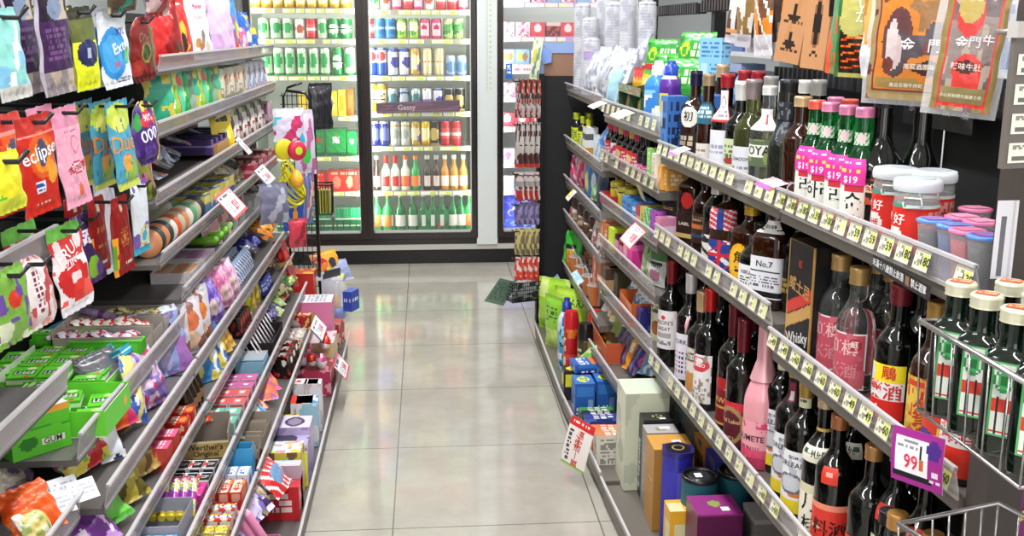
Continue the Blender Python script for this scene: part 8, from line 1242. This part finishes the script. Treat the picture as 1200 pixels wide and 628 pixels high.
gc = boxspec(.11, .1, .085, ['5cc030', ('h', .86, 1, 'e8a038'), ('e', .5, .5, .55, .1, '3c9c2c'), ('e', .5, .47, .55, .1, '62c834'), ('e', .28, .3, .16, .14, '2c7c28'), ('r', .5, .18, .88, .34, 'e8ece0'), ('n', 4, .8, '74d048', 3)], top=['dfe6dc', ('e', .3, .5, .12, .2, '8c9cb8')], side=['58b830', ('h', .9, 1, 'e8a038')], cell=.004, texts=[('f', 'GUM', .016, '2c3c30', .69, .26)])
X4, Y4, _ = un(22, 528, 'z', ZA+.03); put(gc, 'gum_display_box', 'box', 'green gum display box with orange rim and mint leaf print', (-.735, 1.87, ZA), (0, 0, RL-.75))
for i in range(4): put(gp, 'green_gum_pack', 'sweets', 'lime green gum pack, %s tipping out beside the display box' % nth(i), (-.70-.02*i, Y4+.17+.02*i, ZA+.005+.015*i), (-.3, .2, RL+.3*i), 'lime gum packs')
# ---- hook-hung pouches of the near bays
def lhook(z, y, x0, x1, label): hook(x0, x1, y, z, label, -1)
HK = []
def stack(n, px, py, ptop, X, w, ops, desc, where, seed, t=.016, rz=-.3, gap=.02, hole=None, tex=(), shape='rect', cellf=.003, roll=0, back=None):
    P = un(px, py, 'x', X); Q = un(px-(py-ptop)*.07, ptop, 'x', X); h = Q[2]-P[2]; gap *= 1.45; roll = roll or -.1; w *= .86
    sp0 = pouch(w, h, t, ops, seed=seed, cell=cellf, texts=tex, shape=shape); sp1 = pouch(w, h, t, ops, seed=seed+1, cell=.006, texts=tex, shape=shape)
    for i in range(n):
        lab = '%s, %s on its hook%s' % (desc, ['frontmost', 'second', 'third', 'fourth', 'fifth'][i], where)
        put(sp0 if i == 0 else sp1, 'hanging_pouch', 'bag', lab, (X-gap*i, P[1]+.002*i, P[2]+h-.001), (.02*i, roll, RL+rz+.04*(i % 2)), None if n == 1 else desc)
    lhook(P[2]+h-.012, P[1], -.935, X+.02, 'black hook carrying the %s' % desc)
stack(4, 66, 112, -30, -.60, .1, ['1f1228', ('h', .0, .22, '8c8488'), ('n', 5, .6, 'b8a898', 2), ('r', .0, .2, 1, .62, '3c1f4c'), ('e', .5, .72, .22, .09, '7c8ca8'), ('w', .2, .28, .8, .56, 6, '6c4878'), ('r', 0, .0, .06, 1, 'b8b0c0'), ('h', .86, 1, '1c1024')], 'dark purple pouch with silver foot', '', 400, gap=.034)
stack(4, 99, 106, 8, -.62, .085, ['e4ec28', ('h', .85, 1, '2c2c1c'), ('e', .5, .45, .42, .17, '1c2050'), ('r', .42, .36, .62, .54, '8c94b8'), ('h', .6, .85, '5c6428'), ('n', 4, .8, 'b8c420', 3), ('e', .5, .45, .4, .16, '222658'), ('r', .4, .38, .6, .52, 'a8b0c8')], 'yellow and black pouch', '', 402, gap=.022)
stack(4, 136, 103, 12, -.60, .115, ['dfe3ea', ('e', .4, .45, .42, .34, '2c8cd4'), ('e', .36, .45, .3, .25, '4ca4e0'), ('h', .9, 1, 'c8ccd4'), ('e', .85, .4, .1, .12, '5cb86c'), ('w', .5, .06, .9, .12, 2, '6c7c94')], 'white and blue gum pouch', '', 404, tex=[('Extr', .03, 'eef2fc', .6, .52, 10), ('XYL', .018, '2c3c9c', .68, .72), ('300', .014, 'd83c5c', .45, .3)])
stack(2, 168, 96, 20, -.60, .11, ['7c1c18', ('n', 4, .6, 'a83028', 3), ('e', .55, .45, .2, .16, '3c4c20'), ('o', .55, .45, .2, .16, '8c8c40'), ('r', .8, .2, 1, .9, '4c6c2c'), ('h', .0, .12, '5c1414')], 'dark red fruit pouch', '', 406, tex=[('000', .03, '8c6c54', .5, .65, -20)], gap=.035, shape='round')
stack(1, 182, 20, -60, -.60, .12, ['b02c2c', ('n', 4, .6, 'd8b8b8', 3), ('n', 6, .7, '7c4c6c', 4)], 'crinkled red and pink sweets bag', ' at the frame top', 408, t=.05)
stack(1, 142, 14, -60, -.58, .12, ['2c9c84', ('n', 4, .5, '5c4c3c', 3), ('n', 6, .7, 'b8a878', 4)], 'mottled teal and brown bag', ' at the frame top', 409, t=.05)
stack(1, 12, 118, 10, -.52, .07, ['8cd0c8', ('n', 4, .5, '7cb8d8', 3), ('n', 5, .7, 'e0ece8', 2), ('h', 0, .15, 'c8c8c4')], 'pale teal pouch', ' at the frame edge', 411)
# second tier
stack(2, 47, 252, 134, -.58, .1, ['c8281c', ('e', .55, .6, .36, .24, 'e05c20'), ('e', .55, .58, .25, .17, 'f0902c'), ('e', .55, .62, .14, .14, '4c4c6c'), ('e', .8, .4, .16, .12, 'f0a030'), ('h', .84, 1, 'b83028'), ('h', .8, .82, 'e88c84'), ('r', .3, .22, .55, .34, 'e4e4f0'), ('w', .32, .23, .53, .33, 3, '2c4c9c'), ('w', .3, .08, .8, .12, 1, 'f0c8b0')], 'red mint pouch with glowing orange print', '', 412, tex=[('eclipse', .03, 'f4f4f8', .5, .62, 8)], gap=.03)
stack(2, 86, 243, 124, -.58, .08, ['e8a4bc', ('p', 30, .02, 'f0bccc', 3), ('h', .8, 1, 'd88ca8'), ('o', .6, .62, .16, .09, 'c8687c'), ('r', .3, .34, .85, .44, 'f0d0d8'), ('o', .57, .39, .3, .06, 'b83048'), ('e', .6, .16, .1, .07, 'd86c48'), ('w', .25, .74, .75, .77, 1, 'b86c88')], 'pink candy pouch with dotted print', '', 414, tex=[('SEEBERR', .013, 'b02c44', .57, .39, 12)], gap=.03)
stack(3, 145, 222, 118, -.60, .09, ['4c9cb8', ('e', .5, .82, .5, .16, 'b8cc48'), ('e', .4, .75, .25, .1, 'd8dc68'), ('e', .6, .2, .3, .14, '8cb84c'), ('e', .5, .3, .22, .1, 'e0a84c'), ('p', 14, .03, '3c7ca0', 3), ('w', .3, .36, .6, .4, 1, 'c84c4c'), ('h', .0, .08, 'c8d468')], 'teal and lime citrus candy pouch', '', 416, tex=[('Duo', .045, 'd8883c', .5, .52)], gap=.026)
stack(1, 172, 192, 118, -.60, .11, ['4c2c7c', ('h', .72, 1, 'e0cc30'), ('e', .5, .72, .36, .14, 'd83c50'), ('n', 6, .55, '3a2068', 3), ('p', 18, .06, '5c3c94', 5), ('r', .88, .0, 1, .7, 'd8b838'), ('e', .1, .7, .1, .14, '3c9c4c')], 'purple grape gummy pouch with yellow rim', '', 418, tex=[('90%', .02, 'f4e8f0', .45, .74), ('000', .038, 'f4f4fc', .45, .46, 6)], shape='round', t=.03)
stack(1, 170, 235, 150, -.66, .07, ['8c9038', ('n', 4, .5, '4c5c2c', 3), ('n', 6, .7, 'd85c9c', 4)], 'olive and pink pouch', ' behind the grape one', 420)
stack(1, 8, 250, 178, -.50, .07, ['e8e030', ('n', 4, .7, '58b838', 3), ('h', .0, .25, 'd0d83c')], 'bright yellow pouch', ' at the frame edge', 422)
# third tier
stack(2, 84, 366, 262, -.60, .105, ['e6e0e4', ('e', .5, .38, .46, .22, 'c82c2c'), ('e', .6, .2, .25, .2, 'd83830'), ('n', 7, .66, 'e85c50', 3), ('r', .0, .62, 1, .86, 'd03c3c'), ('n', 5, .72, 'f4dce0', 5), ('h', .86, 1, '6cb84c'), ('h', 0, .12, 'eceaf0'), ('e', .85, .55, .1, .06, 'f0f0f0')], 'strawberry gummy pouch', '', 424, tex=[('FRUIT', .03, 'f8f0f4', .5, .72, 20), ('ZINC', .018, 'f8e8ec', .5, .58, 15)], gap=.05)
stack(1, 104, 334, 250, -.66, .09, ['3c2454', ('n', 5, .6, '5c3c7c', 3), ('e', .5, .25, .25, .16, '8cc43c'), ('e', .75, .2, .15, .12, '6c3c9c'), ('w', .2, .6, .8, .75, 2, 'd8d0e8')], 'purple grape gummy pouch with green fruit', '', 426, tex=[('ZE', .04, 'e8e0f0', .5, .68)])
stack(3, 144, 322, 230, -.60, .085, ['8c1c1c', ('r', .0, .0, .2, .5, 'e89c2c'), ('r', .0, .1, .12, .4, '5c9c30'), ('e', .5, .86, .1, .05, 'd8c8b8'), ('w', .35, .35, .75, .6, 6, 'b8743c'), ('w', .5, .1, .85, .16, 1, 'e8d8d0'), ('n', 4, .75, 'a82c24', 3)], 'maroon candy pouch with orange flame edge', '', 428, gap=.03, shape='taper')
stack(1, 165, 298, 212, -.62, .075, ['dfe6ee', ('n', 5, .55, '7c5cb8', 3), ('o', .55, .25, .3, .14, 'd8cc48'), ('e', .55, .25, .16, .08, '4cb4c8'), ('h', .0, .1, '3cacc8'), ('r', 0, .4, .12, 1, 'e8e8f0')], 'white, violet and aqua pouch', '', 430)
stack(1, 130, 318, 205, -.68, .09, ['d8d4e0', ('n', 4, .6, 'b8b4c8', 3)], 'plain silver-white pouch', ' behind the maroon ones', 432)
stack(1, 42, 386, 300, -.58, .095, ['e8dcdc', ('n', 5, .55, 'd8a8a4', 3), ('n', 7, .7, 'b84c50', 4), ('w', .4, .2, .6, .8, 8, '7c2c4c')], 'creamy white and rose pouch', '', 434, shape='round')
stack(1, 14, 405, 312, -.55, .08, ['7cb048', ('e', .5, .6, .2, .12, 'd03c28'), ('n', 4, .6, 'd8e0c0', 3), ('n', 6, .75, '6c4ca0', 5)], 'green mixed fruit pouch', ' by the frame edge', 436)
# near bay shelf lips carry a few hidden gums; price cards along the lips
CD = [('cd', 'f2eef0', 'e05c64')]
def lcard(px, py, X, w, h, red, label, big='$59', tilt=-50):
    w *= 1.25; h *= 1.25
    ops = ['f0eef2'] + ([('r', 0, 0, 1, .08, 'e0505c'), ('r', 0, .92, 1, 1, 'e0505c'), ('r', 0, 0, .05, 1, 'e0505c'), ('r', .95, 0, 1, 1, 'e0505c')] if red else [('r', .0, .0, .08, 1, '4c4c54')]) + [('w', .12, .68, .9, .88, 1, '5c5c68'), ('w', .12, .12, .4, .6, 3, '9cb0c0')]
    P = un(px, py, 'x', X); put(card(w, h, ops, [(big, h*.5, 'e03c54', .62, .36)]), 'price_card', 'price card', label, (X, P[1], P[2]+h*.5*math.cos(math.radians(tilt))), (math.radians(-tilt)*-1 if False else math.radians(-40), 0, RL))
lcard(260, 236, -.60, .17, .07, True, 'red-bordered price card on the fourth snack lip, near half'); lcard(306, 232, -.575, .14, .06, True, 'red-bordered price card further along toward the cooler', '$69'); lcard(303, 204, -.60, .17, .055, False, 'white price card with black print on the fourth lip', '$168')
lcard(335, 268, -.53, .15, .055, False, 'white price card with black edge above the candy heap', '$198'); lcard(367, 384, -.43, .16, .05, False, 'long white price card with black edge over the base row', '$158'); lcard(393, 428, -.357, .14, .06, True, 'white and red price card at the base row rail', '$48')
lcard(278, 170, -.60, .06, .05, False, 'small pale yellow shelf card under the third snack lip', '30')
dup = {k: v for k, v in SEEN.items() if len(v) > 1}
if dup: print('DUP LABELS', len(dup), list(dup.items())[:12])
